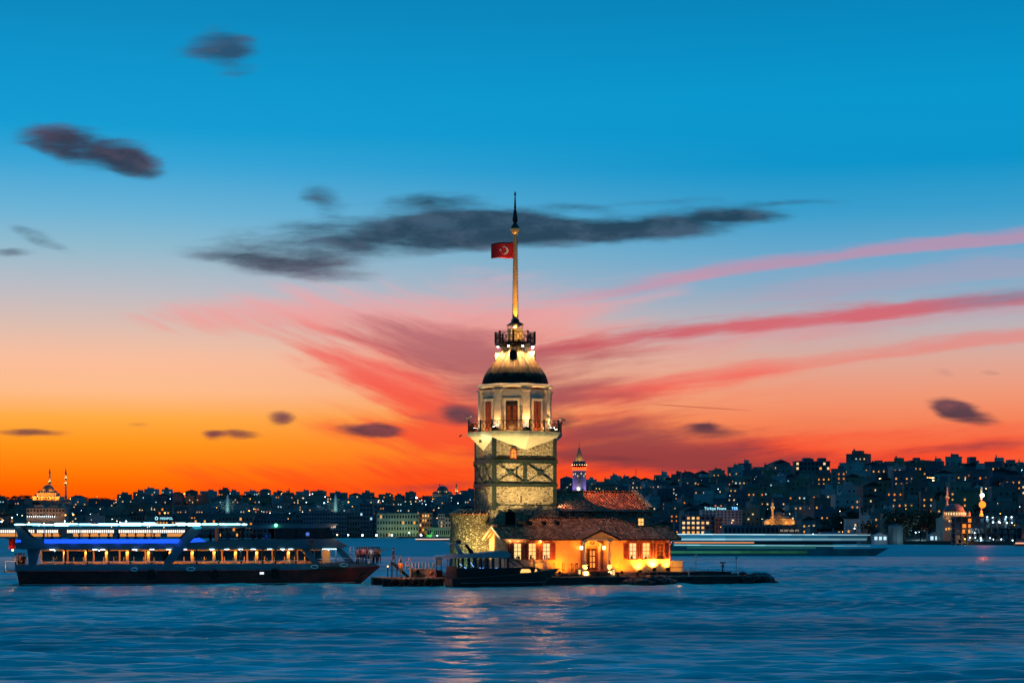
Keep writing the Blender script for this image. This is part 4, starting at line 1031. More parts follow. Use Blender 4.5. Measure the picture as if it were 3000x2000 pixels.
# round bastion
bast = thing('round_bastion', 'curved rubble bastion with tiled coping left of the tower, lit green and yellow', 'wall', T, (.2, 4.6, .6))
def bastion():
    cu, cv, r = .2, 4.6, 3.45; zt_ = T.z(1507, -2.5, 3)
    n = 40; A = [PI*.5+.0+PI*1.25*i/n for i in range(n+1)]
    A = [R(75)+R(240)*i/n for i in range(n+1)]
    ring = lambda rr, z: [(cu+rr*math.cos(a), cv+rr*math.sin(a), z) for a in A]
    q = MB(); q.loft([ring(r+.25,.5), ring(r+.12,zt_*.5), ring(r,zt_)], False, False, closed=False); q.loft([ring(r-.6,.5), ring(r-.6,zt_)], False, False, closed=False)
    q.loft([ring(r,zt_),ring(r-.6,zt_)], False, False, closed=False)
    q.build('wall', M['rubble'], bast, smooth=True)
    q = MB(); q.loft([ring(r+.22,zt_-.02), ring(r+.22,zt_+.08), ring(r-.95,zt_+.58), ring(r-.95,zt_+.02)], True, True, closed=False)
    cp = q.build('coping', M['tile2'], bast, uv=True)
    for i in range(5, 35, 2):
        a = R(75)+R(240)*i/n; q = MB()
        q.tube([(cu+(r+.23)*math.cos(a),cv+(r+.23)*math.sin(a),zt_+.10),(cu+(r-.95)*math.cos(a),cv+(r-.95)*math.sin(a),zt_+.61)],.05,5); q.build('lead_roll', M['trim'], cp)
        w = .012; q = MB()
        q.loft([[(cu+(r+dr)*math.cos(a+s),cv+(r+dr)*math.sin(a+s),z) for dr,s in ((-.02,-.05),(dd,-.045),(dd,.045),(-.02,.05))] for z,dd in ((T.z(1533,-2,3),.03),(zt_-.04,.17))])
        q.build('corbel', M['rubble'], bast)
bastion()

# ================================================================== QUAY
def quay():
    q = MB(); uq = T.u(2186,-10.2)
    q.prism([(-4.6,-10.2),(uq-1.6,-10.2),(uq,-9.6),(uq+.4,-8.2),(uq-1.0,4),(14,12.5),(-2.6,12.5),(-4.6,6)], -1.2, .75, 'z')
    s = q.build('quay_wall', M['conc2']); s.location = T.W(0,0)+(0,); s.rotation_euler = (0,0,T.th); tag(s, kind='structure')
    q = MB(); q.prism([(-4.7,-10.3),(uq-1.6,-10.3),(uq+.1,-9.65),(uq+.5,-8.2),(uq-.9,4.1),(14,12.6),(-2.7,12.6),(-4.7,6)], .754, .85, 'z')
    q.build('quay', M['conc']); o = bpy.data.objects['quay']; o.location = T.W(0,0)+(0,); o.rotation_euler = (0,0,T.th); tag(o, kind='structure')
    ut = T.u(2143,-8.8); us = T.u(1884,-8.8)
    q = MB(); q.prism([(-4.0,-7.3),(us,-7.3),(us,-8.9),(ut,-8.9),(ut-.3,3.5),(13.5,12),(-2.2,12),(-4.0,6)], .854, .955, 'z')
    q.build('terrace', M['conc']); o = bpy.data.objects['terrace']; o.location = T.W(0,0)+(0,); o.rotation_euler = (0,0,T.th); tag(o, kind='structure')
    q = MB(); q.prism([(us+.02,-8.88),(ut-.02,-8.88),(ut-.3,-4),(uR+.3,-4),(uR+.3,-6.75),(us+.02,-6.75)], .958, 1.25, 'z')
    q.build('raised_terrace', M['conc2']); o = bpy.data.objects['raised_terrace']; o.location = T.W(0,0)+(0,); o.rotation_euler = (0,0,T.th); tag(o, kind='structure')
quay()
# floods on the ground against the right part of the house
for px, pw, tx in ((1875,700,'left of the three, below the first right window'),(1917,1500,'brightest of the three, below the middle right window'),(1956,600,'right of the three, near the house corner')):
    v = -6.5; u = T.u(px,v); z = 1.55 if px > 1884 else 1.30
    flood('ground floodlight against the orange wall, '+tx, (u,v,z), (u,VH,z+.9), pw*1.5, (1,.40,.05), 115, .2, .34, True, 'floodlights under the right-hand windows', 'lampwarm')
# light under the eave and lamp on the ground below the left windows
u = hu(1581); t = thing('eave_lamp', 'round lamp under the eave between the left-hand shuttered windows', 'lamp', T, (u,VH-.3,zEv-.3))
q = MB(); q.lathe([(.12,zEv-.12),(.14,zEv-.2)],10,u,VH-.3); q.build('housing', M['iron'], t); q = MB(); q.ball((u,VH-.3,zEv-.22),.10,10,6); q.build('bulb', M['lampwarm'], t)
light('glow','POINT',t,(u,VH-.45,zEv-.42),50,(1,.40,.04),None,.1)
u = T.u(1583,-6.8); flood('small ground floodlight behind the lattice fence under the left windows', (u,-6.8,1.5), (u,VH,2.6), 150, (1,.42,.05), 120, .12, .25, True, mat='lampwarm')
flood('ground floodlight washing the wall between fence and porch', (T.u(1640,-7.6),-7.6,1.25), (T.u(1650,VH),VH,3.2), 820, (1,.27,.008), 120, .3, .25, False)
flood('ground floodlight washing the wall right of the porch', (T.u(1822,-7.6),-7.6,1.25), (T.u(1828,VH),VH,3.2), 820, (1,.27,.008), 120, .3, .25, False)
light('glow','POINT',house,(T.u(1735,-7.3),-7.3,4.1),110,(1,.27,.008),None,.3)
# quay floods on short posts that light the whole tower
for px, ua_, tx, pw in ((1395,1.6,'nearer the boat stern',9500),(1478,5.6,'nearer the boat windscreen',10500)):
    v = -9.7; u = T.u(px,v)
    fl = flood('black floodlight on a post behind the moored motorboat, '+tx, (u,v,3.05), (ua_,0,11.6), pw*1.25, (1,.72,.31), 42, .3, .36, False, 'floodlights on the quay edge', blend=.55)
    q = MB(); q.tube([(u,v,.86),(u,v,2.8)],.04,6); q.box(u-.14,u+.14,v-.14,v+.14,.852,.9); q.build('post', M['iron'], fl)
flood('floodlight at the foot of the tower left face between bastion and gable', (-2.6,-2.4,1.5), (-.2,3.0,9.0), 5600, (1,.66,.20), 84, .3, .36, False)
flood('floodlight on the quay corner aimed up the left side of the tower', (-4.4,-6.5,1.2), (-.2,3.2,18.5), 7200, (1,.78,.34), 40, .3, .36, False, blend=.5)
flood('greenish floodlight at the outer foot of the round bastion', (-4.35,-.2,1.1), (-3.0,4.0,4.2), 900, (.66,1,.38), 95, .3, .30, False)
flood('white floodlight under the left corner of the balcony', (-1.25,.55,zD0-.55), (-.4,1.6,zD0), 70, (1,.86,.5), 150, .1, .24, True)
flood('small added floodlight on the quay edge brightening the porch gable', (T.u(1752,-9.9),-9.9,1.15), (T.u(1757,-8.2),-8.2,4.9), 420, (1,.36,.03), 60, .2, .28, False)  # floodlight added to brighten the porch gable

# ================================================================== PEOPLE
def person_proto(pose):
    """one continuous body grown from a jointed skeleton; returns (mesh, label per face, head centre, head radius)"""
    J = {}; E = []; lab = {}
    def j(n, p, r, l): J[n] = (Vector(p), r); lab[n] = l
    sit = pose == 'sit'
    hip = .50 if sit else .93
    j('pelvis', (0,0,hip), .135, 'leg'); j('waist', (0,-.005,hip+.13), .125, 'top'); j('chest', (0,0,hip+.36), .15, 'top'); j('neckb', (0,.0,hip+.51), .065, 'top')
    j('neck', (0,-.01,hip+.57), .05, 'skin'); j('jaw', (0,-.03,hip+.63), .075, 'skin'); j('head', (0,-.025,hip+.72), .095, 'skin'); j('crown', (0,-.01,hip+.80), .07, 'skin'); j('nose', (0,-.125,hip+.685), .018, 'skin')
    E += [('pelvis','waist'),('waist','chest'),('chest','neckb'),('neckb','neck'),('neck','jaw'),('jaw','head'),('head','crown'),('jaw','nose')]
    for s, t in ((-1,'l'),(1,'r')):
        st = {'walk': s*.22, 'point': s*.05}.get(pose, s*.02)
        if sit: kn, an, to = (s*.12,-.42,.48), (s*.11,-.42,.08), (s*.12,-.58,.04)
        else: kn, an, to = (s*.10,-.03+st*-.6,.50), (s*.10,.03-st*1.1+(.05 if pose=='walk' else 0),.09), (s*.12,-.14-st*1.1,.035)
        j('hip'+t, (s*.095,0,hip-.05), .10, 'leg'); j('knee'+t, kn, .062, 'leg'); j('ankle'+t, an, .042, 'leg'); j('toe'+t, to, .04, 'shoe')
        E += [('pelvis','hip'+t),('hip'+t,'knee'+t),('knee'+t,'ankle'+t),('ankle'+t,'toe'+t)]
        sh = (s*.19,0,hip+.46)
        if pose == 'point' and s == 1: el, wr = (s*.40,-.14,hip+.50), (s*.62,-.26,hip+.56)
        elif sit: el, wr = (s*.25,-.10,hip+.20), (s*.14,-.32,hip+.10)
        elif pose == 'hold': el, wr = (s*.25,-.08,hip+.20), (s*.10,-.30,hip+.30)
        else: el, wr = (s*.26,.03+(st*.5 if pose=='walk' else 0),hip+.20), (s*.27,-.06+(st*.9 if pose=='walk' else 0),hip-.05)
        j('sh'+t, sh, .075, 'top'); j('el'+t, el, .048, 'top'); j('wr'+t, wr, .034, 'skin')
        E += [('chest','sh'+t),('sh'+t,'el'+t),('el'+t,'wr'+t)]
        d = (Vector(wr)-Vector(el)).normalized(); side = d.cross(Vector((0,1,0) if abs(d.y)<.8 else (0,0,1))).normalized(); up = side.cross(d)
        pa = Vector(wr)+d*.07; j('palm'+t, pa, .032, 'skin'); E.append(('wr'+t,'palm'+t))
        for k in range(4):
            o = side*(.026*(k-1.5)); ln = (.055,.07,.066,.05)[k]
            a = pa+d*.03+o; b = a+d*ln*.6+up*.006; c = b+d*ln*.4+up*.022
            for n_, p_ in (('a',a),('b',b),('c',c)): j(f'f{k}{n_}{t}', p_, .010, 'skin')
            E += [('palm'+t,f'f{k}a{t}'),(f'f{k}a{t}',f'f{k}b{t}'),(f'f{k}b{t}',f'f{k}c{t}')]
        th = pa-d*.03+side*(-.04*s)+up*.02; j('tha'+t, th, .011, 'skin'); j('thb'+t, th+d*.04+up*.012, .010, 'skin'); E += [('palm'+t,'tha'+t),('tha'+t,'thb'+t)]
    names = list(J); ix = {n:i for i,n in enumerate(names)}
    me = bpy.data.meshes.new('person_skeleton'); me.from_pydata([J[n][0] for n in names], [(ix[a],ix[b]) for a,b in E], [])
    o = bpy.data.objects.new('person_skeleton', me); C.objects.link(o)
    sk = o.modifiers.new('skin','SKIN'); sk.use_smooth_shade = True
    sd_ = o.modifiers.new('sub','SUBSURF'); sd_.levels = 1; sd_.render_levels = 1
    for i, n in enumerate(names): me.skin_vertices[0].data[i].radius = (J[n][1], J[n][1]); me.skin_vertices[0].data[i].use_root = (n == 'pelvis')
    bpy.context.view_layer.update()
    dg = bpy.context.evaluated_depsgraph_get()
    out = bpy.data.meshes.new_from_object(o.evaluated_get(dg)); bpy.data.objects.remove(o)
    pts = [J[n][0] for n in names]; L = []
    for p in out.polygons:
        c = p.center; k = min(range(len(names)), key=lambda i: (pts[i]-c).length-J[names[i]][1]*.6); L.append(lab[names[k]])
    for p in out.polygons: p.use_smooth = True
    hm = MB(); hc = J['head'][0]
    hm.lathe([(.001,hc.z+.118),(.06,hc.z+.108),(.098,hc.z+.06),(.108,hc.z+.0),(.10,hc.z-.06)], 12, 0, hc.y+.022)
    hair = hm.mesh('hair', smooth=True)
    fe = MB()
    for s in (-1,1): fe.ball((s*.034,hc.y-.094,hc.z-.005),.012,6,4); fe.ball((s*.100,hc.y+.01,hc.z-.02),.022,6,4)
    fe.box(-.025,.025,hc.y-.10,hc.y-.088,hc.z-.078,hc.z-.068)
    face = fe.mesh('face_features')
    return out, L, hair, face
SKIN = [pm('skin_light', (.42,.24,.16), .6, 0, .1, 6, 0), pm('skin_tan', (.30,.16,.10), .6, 0, .1, 6, 0)]
CL = {k: pm('cloth_'+k, c, .85, 0, .2, 5, .1, 40) for k, c in dict(navy=(.03,.04,.08), black=(.02,.02,.022), red=(.42,.03,.025), white=(.68,.66,.62), orange=(.55,.20,.05), grey=(.20,.20,.21), blue=(.06,.14,.34), olive=(.12,.12,.06), pink=(.55,.18,.18)).items()}
HAIR = pm('hair_dark', (.02,.014,.01), .6, 0, .2, 9, .1, 60); SHOE = pm('shoe_black', (.015,.013,.012), .5, 0, .1, 6, 0)
PP = {}
PN = [0]
def person(pos, rot, pose, top, leg, label, group=None, h=1.0, world=True):
    if pose not in PP: PP[pose] = person_proto(pose)
    out, L, hair, face = PP[pose]; PN[0] += 1
    me = out.copy(); me.name = 'person'; me.materials.clear()
    for m_ in (SKIN[PN[0] % 2], CL[top], CL[leg], SHOE): me.materials.append(m_)
    code = {'skin':0,'top':1,'leg':2,'shoe':3}
    for p, l in zip(me.polygons, L): p.material_index = code[l]
    o = bpy.data.objects.new('person', me); C.objects.link(o); o.location = pos; o.rotation_euler = (0,0,rot); o.scale = (h,h,h)
    tag(o, label, 'person', group); ORG[o.name] = (0,0,0)
    hh = inst(hair, 'hair', o, (0,0,0)); 
    if not hair.materials: hair.materials.append(HAIR)
    if not face.materials: face.materials.append(HAIR)
    inst(face, 'face_features', o, (0,0,0))
    return o

# ================================================================== SIGHTSEEING BOAT
B = Frame(42, 187.5, 11.5)
bu = lambda px, v=0: B.u(px, v)
def bz(px, py, v=0): return B.z(py, bu(px, v), v)
BM = 8.0; CV = BM/2
LB = B.u(1129, CV)
zs0 = bz(300,1653); zr0 = bz(300,1672); zw0, zw1 = bz(500,1650.5), bz(500,1611)
zu0 = bz(500,1606); zu1 = bz(500,1577); zcan = bz(400,1537)
BMAT = {'hull': pm('hull_oxblood', (.58,.018,.012), .45, 0, .35, .9, .08, 10, .4), 'band': pm('bulwark_grey', (.20,.22,.25), .45, 0, .15, 1.0, .06, 12, .2),
  'super': pm('superstructure_grey', (.13,.15,.17), .4, 0, .12, .9, .05, 14, .15), 'cabin': pm('cabin_cream', (.66,.44,.18), .7, 0, .1, 2, .05, 20),
  'led': em('led_cyan', (.35,.85,1), 5.0, True), 'led2': em('led_cyan_dim', (.10,.50,.75), 1.2), 'blue': em('led_blue', (.012,.09,1), 1.5, True),
  'amber': em('globe_amber', (1,.36,.05), 9, True), 'cyanpanel': em('panel_cyan', (.03,.42,.62), .75), 'downl': em('downlight', (.55,.92,1), 9, True), 'green': em('nav_green', (.1,1,.45), 8, True)}
boat = thing('sightseeing_boat', 'long two-deck sightseeing boat with dark red hull, amber saloon windows and cyan roof lights', 'boat', B, (LB/2, CV, 0))
def ferry():
    def half(s): return CV*(1-max(0,(s-.70)/.30)**2.0)*(1-.10*max(0,(.05-s)/.05))
    def zsh(s): return zs0+.10*max(0,(s-.6)/.4)+.16*max(0,(s-.80)/.12 if s<.92 else 1)-(.62*max(0,(s-.93)/.07)**1.5)
    def zrd(s): return zr0+.30*max(0,(s-.75)/.25)
    SS = [0,.01,.03,.1,.2,.4,.6,.7,.76,.82,.87,.91,.94,.965,.985,1.0]
    def pt(s, side, z, f):
        b = half(s)*f; zt_ = zsh(s); rk = (1-min(1,max(0,z)/2.2))
        u = s*LB - rk*2.6*max(0,(s-.7)/.3)**2 + rk*.5*max(0,(.05-s)/.05)
        return (u, CV+side*b, z)
    def ring(s, z0, z1, f0, f1): return [pt(s,-1,z0,f0), pt(s,-1,z1,f1), pt(s,1,z1,f1), pt(s,1,z0,f0)]
    q = MB(); q.loft([[pt(s,-1,-.7,.75),pt(s,-1,0,.93),pt(s,-1,.8,.985),pt(s,-1,zrd(s),1.0),pt(s,1,zrd(s),1.0),pt(s,1,.8,.985),pt(s,1,0,.93),pt(s,1,-.7,.75)] for s in SS])
    hull = q.build('hull', BMAT['hull'], boat)
    q = MB(); q.loft([[pt(s,-1,zrd(s)+.003,1.0),pt(s,-1,zsh(s),1.01),pt(s,-1,zsh(s),.96),pt(s,1,zsh(s),.96),pt(s,1,zsh(s),1.01),pt(s,1,zrd(s)+.003,1.0)] for s in SS]); q.build('bulwark', BMAT['band'], boat)
    q = MB()
    for side in (-1,1): q.tube([pt(s,side,zrd(s),1.012) for s in SS[1:]], .06, 6)
    q.build('rubbing_strake', BMAT['hull'], hull)
    q = MB(); q.tube([pt(s,-1,.16,.965) for s in SS[1:-2]], .03, 5); q.build('waterline_stripe', M['white'], hull)
    # lower deck superstructure: posts, sills, ceiling, far wall
    v0, v1 = .30, BM-.30
    ua, ub_ = bu(112,v0), bu(965,v0); zf = zs0-.25
    q = MB(); q.box(bu(84,v0),bu(1008,v0),v0,v1,zf-.1,zf); q.build('saloon_floor', M['darkwood'], boat)
    q = MB(); q.box(bu(60,v0),bu(1000,v0),-.05,BM+.05,zw1+.12,zu0); q.build('deckhead', BMAT['super'], boat)
    q = MB(); q.box(ua,bu(930,v0),v0-.02,v0+.10,zs0-.02,zw0); q.build('window_sill', BMAT['band'], boat)
    q = MB(); q.box(ua,ub_,v1-.1,v1,zs0-.3,zw0+.1); q.box(ua,ub_,v1-.1,v1,zw1-.12,zw1+.118)
    for i in range(12): x = ua+(ub_-ua)*i/11; q.box(x-.08,x+.08,v1-.1,v1,zw0+.1,zw1-.12)
    q.build('far_wall', BMAT['cabin'], boat)
    q = MB(); q.box(ua+.05,ub_-.05,v1-.06,v1-.05,zw0+.102,zw1-.122); q.build('far_window_glass', M['glassfar'], boat)
    q = MB(); q.box(ua+.2,ub_-.2,v0+.15,v1-.15,zw1+.05,zw1+.115); q.build('saloon_ceiling', BMAT['cabin'], boat)
    q = MB(); q.prism([(bu(84,v0),zs0-.02),(bu(107,v0),zs0-.02),(bu(119,v0),zw1+.118),(bu(80,v0),zw1+.118)], v0-.06, v0+.12, 'y'); q.build('stern_pillar', BMAT['super'], boat)
    mull = [191,256,318,381,445,576,641,706,770,807,867]
    edges = [121]+mull[:5]+[478,510]+mull[5:]+[905]
    for i, px in enumerate(mull):
        u = bu(px,v0); q = MB(); q.box(u-.09,u+.09,v0-.015,v0+.12,zw0+.003,zw1+.117); q.build('mullion', M['dark'], boat)
    for i in range(len(edges)-1):
        a, b = bu(edges[i],v0)+.1, bu(edges[i+1],v0)-.1
        if edges[i] == 478: continue
        q = MB(); q.box(a,b,v0+.04,v0+.05,zw0+.005,zw1+.115); q.build('window_pane', M['glass'], boat)
    lamps = [189,252,312,373,435,499,563,627,690,752,845]
    rr = random.Random(3)
    for i, px in enumerate(lamps):
        v = 1.3; u = bu(px,v); zl = B.z(1618,u,v)
        q = MB(); q.box(u-.14,u+.14,v,v+.28,zf,zw1+.05); pl = q.build('lit_pillar', BMAT['cabin'], boat)
        q = MB(); q.ball((u,v-.16,zl),.12,10,6); q.build('globe_lamp', BMAT['amber'], pl)
        light('glow','POINT',boat,(u-.1,v-.35,zl-.15),26,(1,.40,.05),None,.12)
    for i in range(9):
        px = 160+i*88; v = 3.6; u = bu(px,v); light('glow','POINT',boat,(u,v,zs0+.55),200,(1,.33,.03),None,.3)
    for i in range(26):
        v = (.75,2.4)[i%2]; px = 150+i*29.5
        if 455 < px < 520: continue
        u = bu(px,v); q = MB(); q.box(u-.25,u+.25,v,v+.5,zf,zf+.45); q.box(u+.17,u+.25,v+.003,v+.497,zf+.453,zf+.98); q.build('saloon_seat', BMAT['cabin'], boat, bevel=.02)
    for i in range(13):
        v = 1.1; px = 140+i*60
        if 455 < px < 520: continue
        u = bu(px,v); q = MB(); q.box(u-.35,u+.35,v-.45,v+.1,zs0+.06,zs0+.11); q.box(u-.04,u+.04,v-.2,v-.12,zf,zs0+.058); q.build('saloon_table', BMAT['cabin'], boat)
    # downlights along the deckhead edge
    for i,px in enumerate((152,278,301,394,445,494,541,621,665,705,742,790,828,852,965)):
        u = bu(px,-.05); q = MB(); q.box(u-(.22 if px < 900 else .7),u+(.22 if px < 900 else .7),-.09,.15,zu0-.10,zu0-.06); q.build('deck_downlight', BMAT['downl'], boat)
    # upper deck bulwark with blue strip
    q = MB(); a0, a1 = bu(45), bu(1000)
    P = [(a0,zu0+.003),(bu(1000),zu0+.003),(bu(1021),bz(1021,1599)),(bu(982),bz(982,1577)),(bu(640),bz(640,1584)),(bu(128),bz(128,1578)),(bu(97),bz(97,1577)),(bu(84),bz(84,1568)),(bu(60),bz(60,1541)),(bu(43),bz(43,1540)),(bu(52),bz(52,1570))]
    q.prism(P, -.06, .06, 'y'); q.build('upper_bulwark', BMAT['super'], boat)
    q = MB(); q.prism(P, BM-.06, BM+.06, 'y'); q.build('upper_bulwark', BMAT['super'], boat)
    q = MB(); q.add([(bu(982),.06,bz(982,1577)),(bu(1021),.06,bz(1021,1599)),(bu(1000),.06,zu0),(bu(982),BM-.06,bz(982,1577)),(bu(1021),BM-.06,bz(1021,1599)),(bu(1000),BM-.06,zu0)], [(0,1,4,3),(1,2,5,4),(0,3,5,2)]); q.build('brow', M['white'], boat)
    q = MB(); q.box(bu(130),bu(533),-.075,-.063,bz(300,1590.5),bz(300,1578.5)); q.build('blue_light_strip', BMAT['blue'], boat)
    q = MB(); q.box(bu(46),bu(61),-.075,-.063,bz(50,1588),bz(50,1580)); q.build('blue_light_strip', BMAT['blue'], boat)
    q = MB(); q.prism([(bu(556),bz(556,1588)),(bu(604),bz(604,1586)),(bu(584),bz(584,1574)),(bu(568),bz(568,1576))],-.075,-.063,'y'); q.build('blue_light_strip', BMAT['blue'], boat)
    q = MB(); q.box(a0+.3,bu(990),.065,BM-.065,zu0-.002,zu0+.10); q.build('upper_deck', M['grey'], boat)
    for px in (150,215,280,345,410,475,520): light('glow','POINT',boat,(bu(px),-.45,bz(300,1585)),16,(.03,.12,1),None,.2)
    # swooping pillar
    for vv in (-.16, BM-.04):
        W = [(477,1652),(504,1652),(530,1618),(556,1588),(593,1549),(593,1541),(563,1541),(534,1572),(508,1602)]
        q = MB(); q.prism([(bu(p),bz(p,y)) for p,y in W], vv, vv+.20, 'y'); sp = q.build('raked_pillar', BMAT['super'], boat)
        if vv < 0:
            q = MB(); q.prism([(bu(p),bz(p,y)) for p,y in ((566,1542),(591,1542.5),(590,1547),(573,1550),(563,1545))], vv-.012, vv-.002, 'y'); q.build('light_panel', BMAT['cyanpanel'], sp)
    # canopy with bright led edge
    u0, u1 = bu(42), bu(724)
    q = MB(); q.box(u0,u1,-.10,BM+.1,zcan-.02,zcan+.07); cp = q.build('canopy', BMAT['super'], boat)
    q = MB(); q.prism([(bu(580),bz(580,1553)),(bu(650),bz(650,1545)),(bu(724),bz(724,1544)),(bu(724),zcan-.022),(bu(560),zcan-.022)],-.10,.0,'y'); q.build('fascia', BMAT['super'], cp)
    x = u0
    while x < u1-.4:
        ln = rr.uniform(.7,2.4); x2 = min(u1,x+ln); th = rr.choice([.07,.08,.12,.17])
        q = MB(); z = zcan+.03+rr.uniform(-.03,.07); q.tube([(x,-.16,z),(x+.15,-.16,z),(x2-.15,-.16,z),(x2,-.16,z)],[th*.4,th,th,th*.4],6); q.build('led_strip', BMAT['led'], cp)
        x = x2+rr.choice([-.25,.0,.03])
    q = MB(); q.tube([(bu(95),-.14,zcan-.12),(bu(500),-.14,zcan-.10)],.03,5); q.build('led_strip', BMAT['led2'], cp)
    for px in (46,130,235,340,445,640,720):
        for vv in (.08,BM-.08):
            u = bu(px); q = MB(); q.bar((u,vv,zu0+.1),(u,vv,zcan-.022),.07); q.build('canopy_post', BMAT['super'], boat)
    # wheelhouse
    w0, w1 = bu(725), bu(968); zr_ = bz(850,1546); zt_ = bz(850,1535); vw = .5
    q = MB(); q.prism([(bu(655),zr_),(bu(945),zr_),(bu(968),bz(968,1543)),(bu(990),bz(990,1536)),(bu(985),bz(985,1533)),(bu(952),bz(952,1532)),(bu(655),zt_-.1)], -.05, BM+.05, 'y'); wh = q.build('wheelhouse_roof', BMAT['super'], boat)
    q = MB(); q.tube([(bu(972),.6,bz(972,1544)),(bu(986),.6,bz(986,1541))],.13,8); q.build('searchlight', M['white'], wh)
    light('glow','POINT',boat,(bu(985),-.3,bz(985,1556)),45,(1,.62,.38),None,.1)
    zb = bz(850,1578)
    for vv in (vw, BM-vw):
        q = MB()
        for a_, b_, c_ in ((650,650,6),(712,712,6),(806,806,6),(868,868,6),(922,950,7)):
            q.hexa([(bu(b_)-.08,vv-.05,zb),(bu(b_)+.08,vv-.05,zb),(bu(b_)+.08,vv+.05,zb),(bu(b_)-.08,vv+.05,zb),(bu(a_)-.08,vv-.05,zr_),(bu(a_)+.08,vv-.05,zr_),(bu(a_)+.08,vv+.05,zr_),(bu(a_)-.08,vv+.05,zr_)])
        q.build('wheelhouse_frame', M['dark'], boat)
        q = MB(); q.prism([(bu(808),zb),(bu(980),zb),(bu(964),zr_),(bu(808),zr_)], vv-.012, vv+.012, 'y'); q.build('wheelhouse_glass', M['glassd'], boat)
        q = MB(); q.box(bu(640),bu(985),vv-.06,vv+.06,zu0+.1,zb-.002); q.build('wheelhouse_sill', BMAT['super'], boat)
    q = MB(); q.add([(bu(982),vw+.06,zb),(bu(982),BM-vw-.06,zb),(bu(966),BM-vw-.06,zr_),(bu(966),vw+.06,zr_)],[(0,1,2,3)]); q.build('windscreen', M['glassd'], boat)
    q = MB(); q.box(bu(640),bu(645),vw,BM-vw,zu0+.1,zr_); q.build('bulkhead', M['darkwood'], boat)
    for px in (686,730): light('glow','POINT',boat,(bu(px,3),3,zr_-.4),30,(1,.30,.06),None,.2)
    light('glow','POINT',boat,(bu(792,.0),-.1,zr_-.2),12,(.15,.3,1),None,.2)
    light('glow','POINT',boat,(bu(905,.0),-.5,zb+.5),8,(.15,.3,1),None,.2)
    q = MB(); u = bu(808); q.ball((u,-.15,bz(808,1538)),.16,10,6); q.build('navigation_lamp', BMAT['green'], boat); light('glow','POINT',boat,(u,-.5,bz(808,1538)),6,(.1,1,.5),None,.1)
    q = MB(); cu_, cz_ = bu(911), bz(911,1588); q.tube([(cu_+.30*math.cos(t*PI/8),-.12,cz_+.30*math.sin(t*PI/8)) for t in range(17)],.08,6); q.build('lifebuoy', M['redwood'], boat)
    # forward cabin on the lower deck: raked grey pillar, bridge windows, slanted front
    q = MB(); q.prism([(bu(907),zw1+.118),(bu(882),zw1+.118),(bu(915),zs0+.05),(bu(935),zs0+.05)],v0-.08,v0+.12,'y'); q.build('raked_pillar', BMAT['super'], boat)
    for px0,px1 in ((921,921),(943,943),(984,984)):
        q = MB(); u = bu(px0,v0); q.box(u-.06,u+.06,v0-.02,v0+.08,zs0+.02,zw1+.117); q.build('mullion', BMAT['band'], boat)
    q = MB(); q.prism([(bu(924,v0),zs0+.05),(bu(1038,v0),zs0+.05),(bu(1004,v0),zw1+.115),(bu(924,v0),zw1+.115)],v0+.02,v0+.035,'y'); q.build('window_pane', M['glass'], boat)
    q = MB(); q.bar((bu(1004),v0,zw1+.11),(bu(1040),v0,zs0+.05),.10); q.build('windscreen_frame', BMAT['band'], boat)
    q = MB(); q.add([(bu(1039),v0,zs0+.02),(bu(1039),v1,zs0+.02),(bu(1004),v1,zw1+.1),(bu(1004),v0,zw1+.1)],[(0,1,2,3)]); q.build('windscreen', M['glassd'], boat)
    q = MB(); q.box(bu(950),bu(974),2.2,2.4,zf,zw1); q.build('inner_door', BMAT['cabin'], boat); light('glow','POINT',boat,(bu(960,1.2),1.2,zw1-.3),30,(1,.42,.10),None,.15)
    # rails, fenders, scuppers, lit port, bow furniture, stern gear
    q = MB(); q.tube([(bu(118),-.02,bz(118,1645)),(bu(900),-.02,bz(900,1641))],.02,5); q.tube([(bu(930),-.02,bz(930,1637)),(bu(1035),.4,bz(1035,1634)),(bu(1085),1.8,bz(1085,1637,1.8))],.02,5); q.build('hand_rail', M['white'], boat)
    for px,py in ((443,1681),(630,1682),(806,1678)):
        c = (bu(px),bz(px,py)); q = MB(); R0, r0 = .40,.14
        q.loft([[(c[0]+(R0+r0*math.cos(k*PI/4))*math.cos(t*PI/8),-.13+r0*math.sin(k*PI/4),c[1]+(R0+r0*math.cos(k*PI/4))*math.sin(t*PI/8)) for k in range(8)] for t in range(17)],False,False); q.build('tyre_fender', M['dark'], boat, smooth=True)
    for px,py,w in ((394,1667,.30),(559,1666,.42),(921,1659,.36),(1008,1654,.40)):
        c = (bu(px),bz(px,py)); off = -.03 if px < 1000 else .22
        q = MB(); q.tube([(c[0]+w*math.cos(t*PI/8),off-.06,c[1]+.16*math.sin(t*PI/8)) for t in range(17)],.055,6); q.build('fairlead', M['white'], boat)
    c = (bu(767),bz(767,1678)); q = MB(); q.box(c[0]-.24,c[0]+.24,-.045,-.02,c[1]-.13,c[1]+.13); pf = q.build('lit_port', BMAT['band'], boat); q = MB(); q.box(c[0]-.20,c[0]+.20,-.06,-.047,c[1]-.10,c[1]+.10); q.build('pane', M['lit3'], pf)
    q = MB()
    ul, ur_ = bu(1026,2.5), bu(1037,2.5); zl0, zl1 = B.z(1640,ul,2.5), B.z(1602,ul,2.5)
    for x in (ul,ur_): q.bar((x,2.5,zl0),(x,2.5,zl1),.06)
    for i in range(5): z = zl0+.1+(zl1-zl0-.1)*i/4; q.bar((ul,2.5,z),(ur_,2.5,z),.05)
    q.build('bow_ladder', M['white'], boat)
    q = MB(); q.lathe([(.10,2.1),(.10,2.5),(.18,2.52),(.18,2.6)],8,bu(1080,2.2),2.2); q.build('bollard', M['white'], boat)
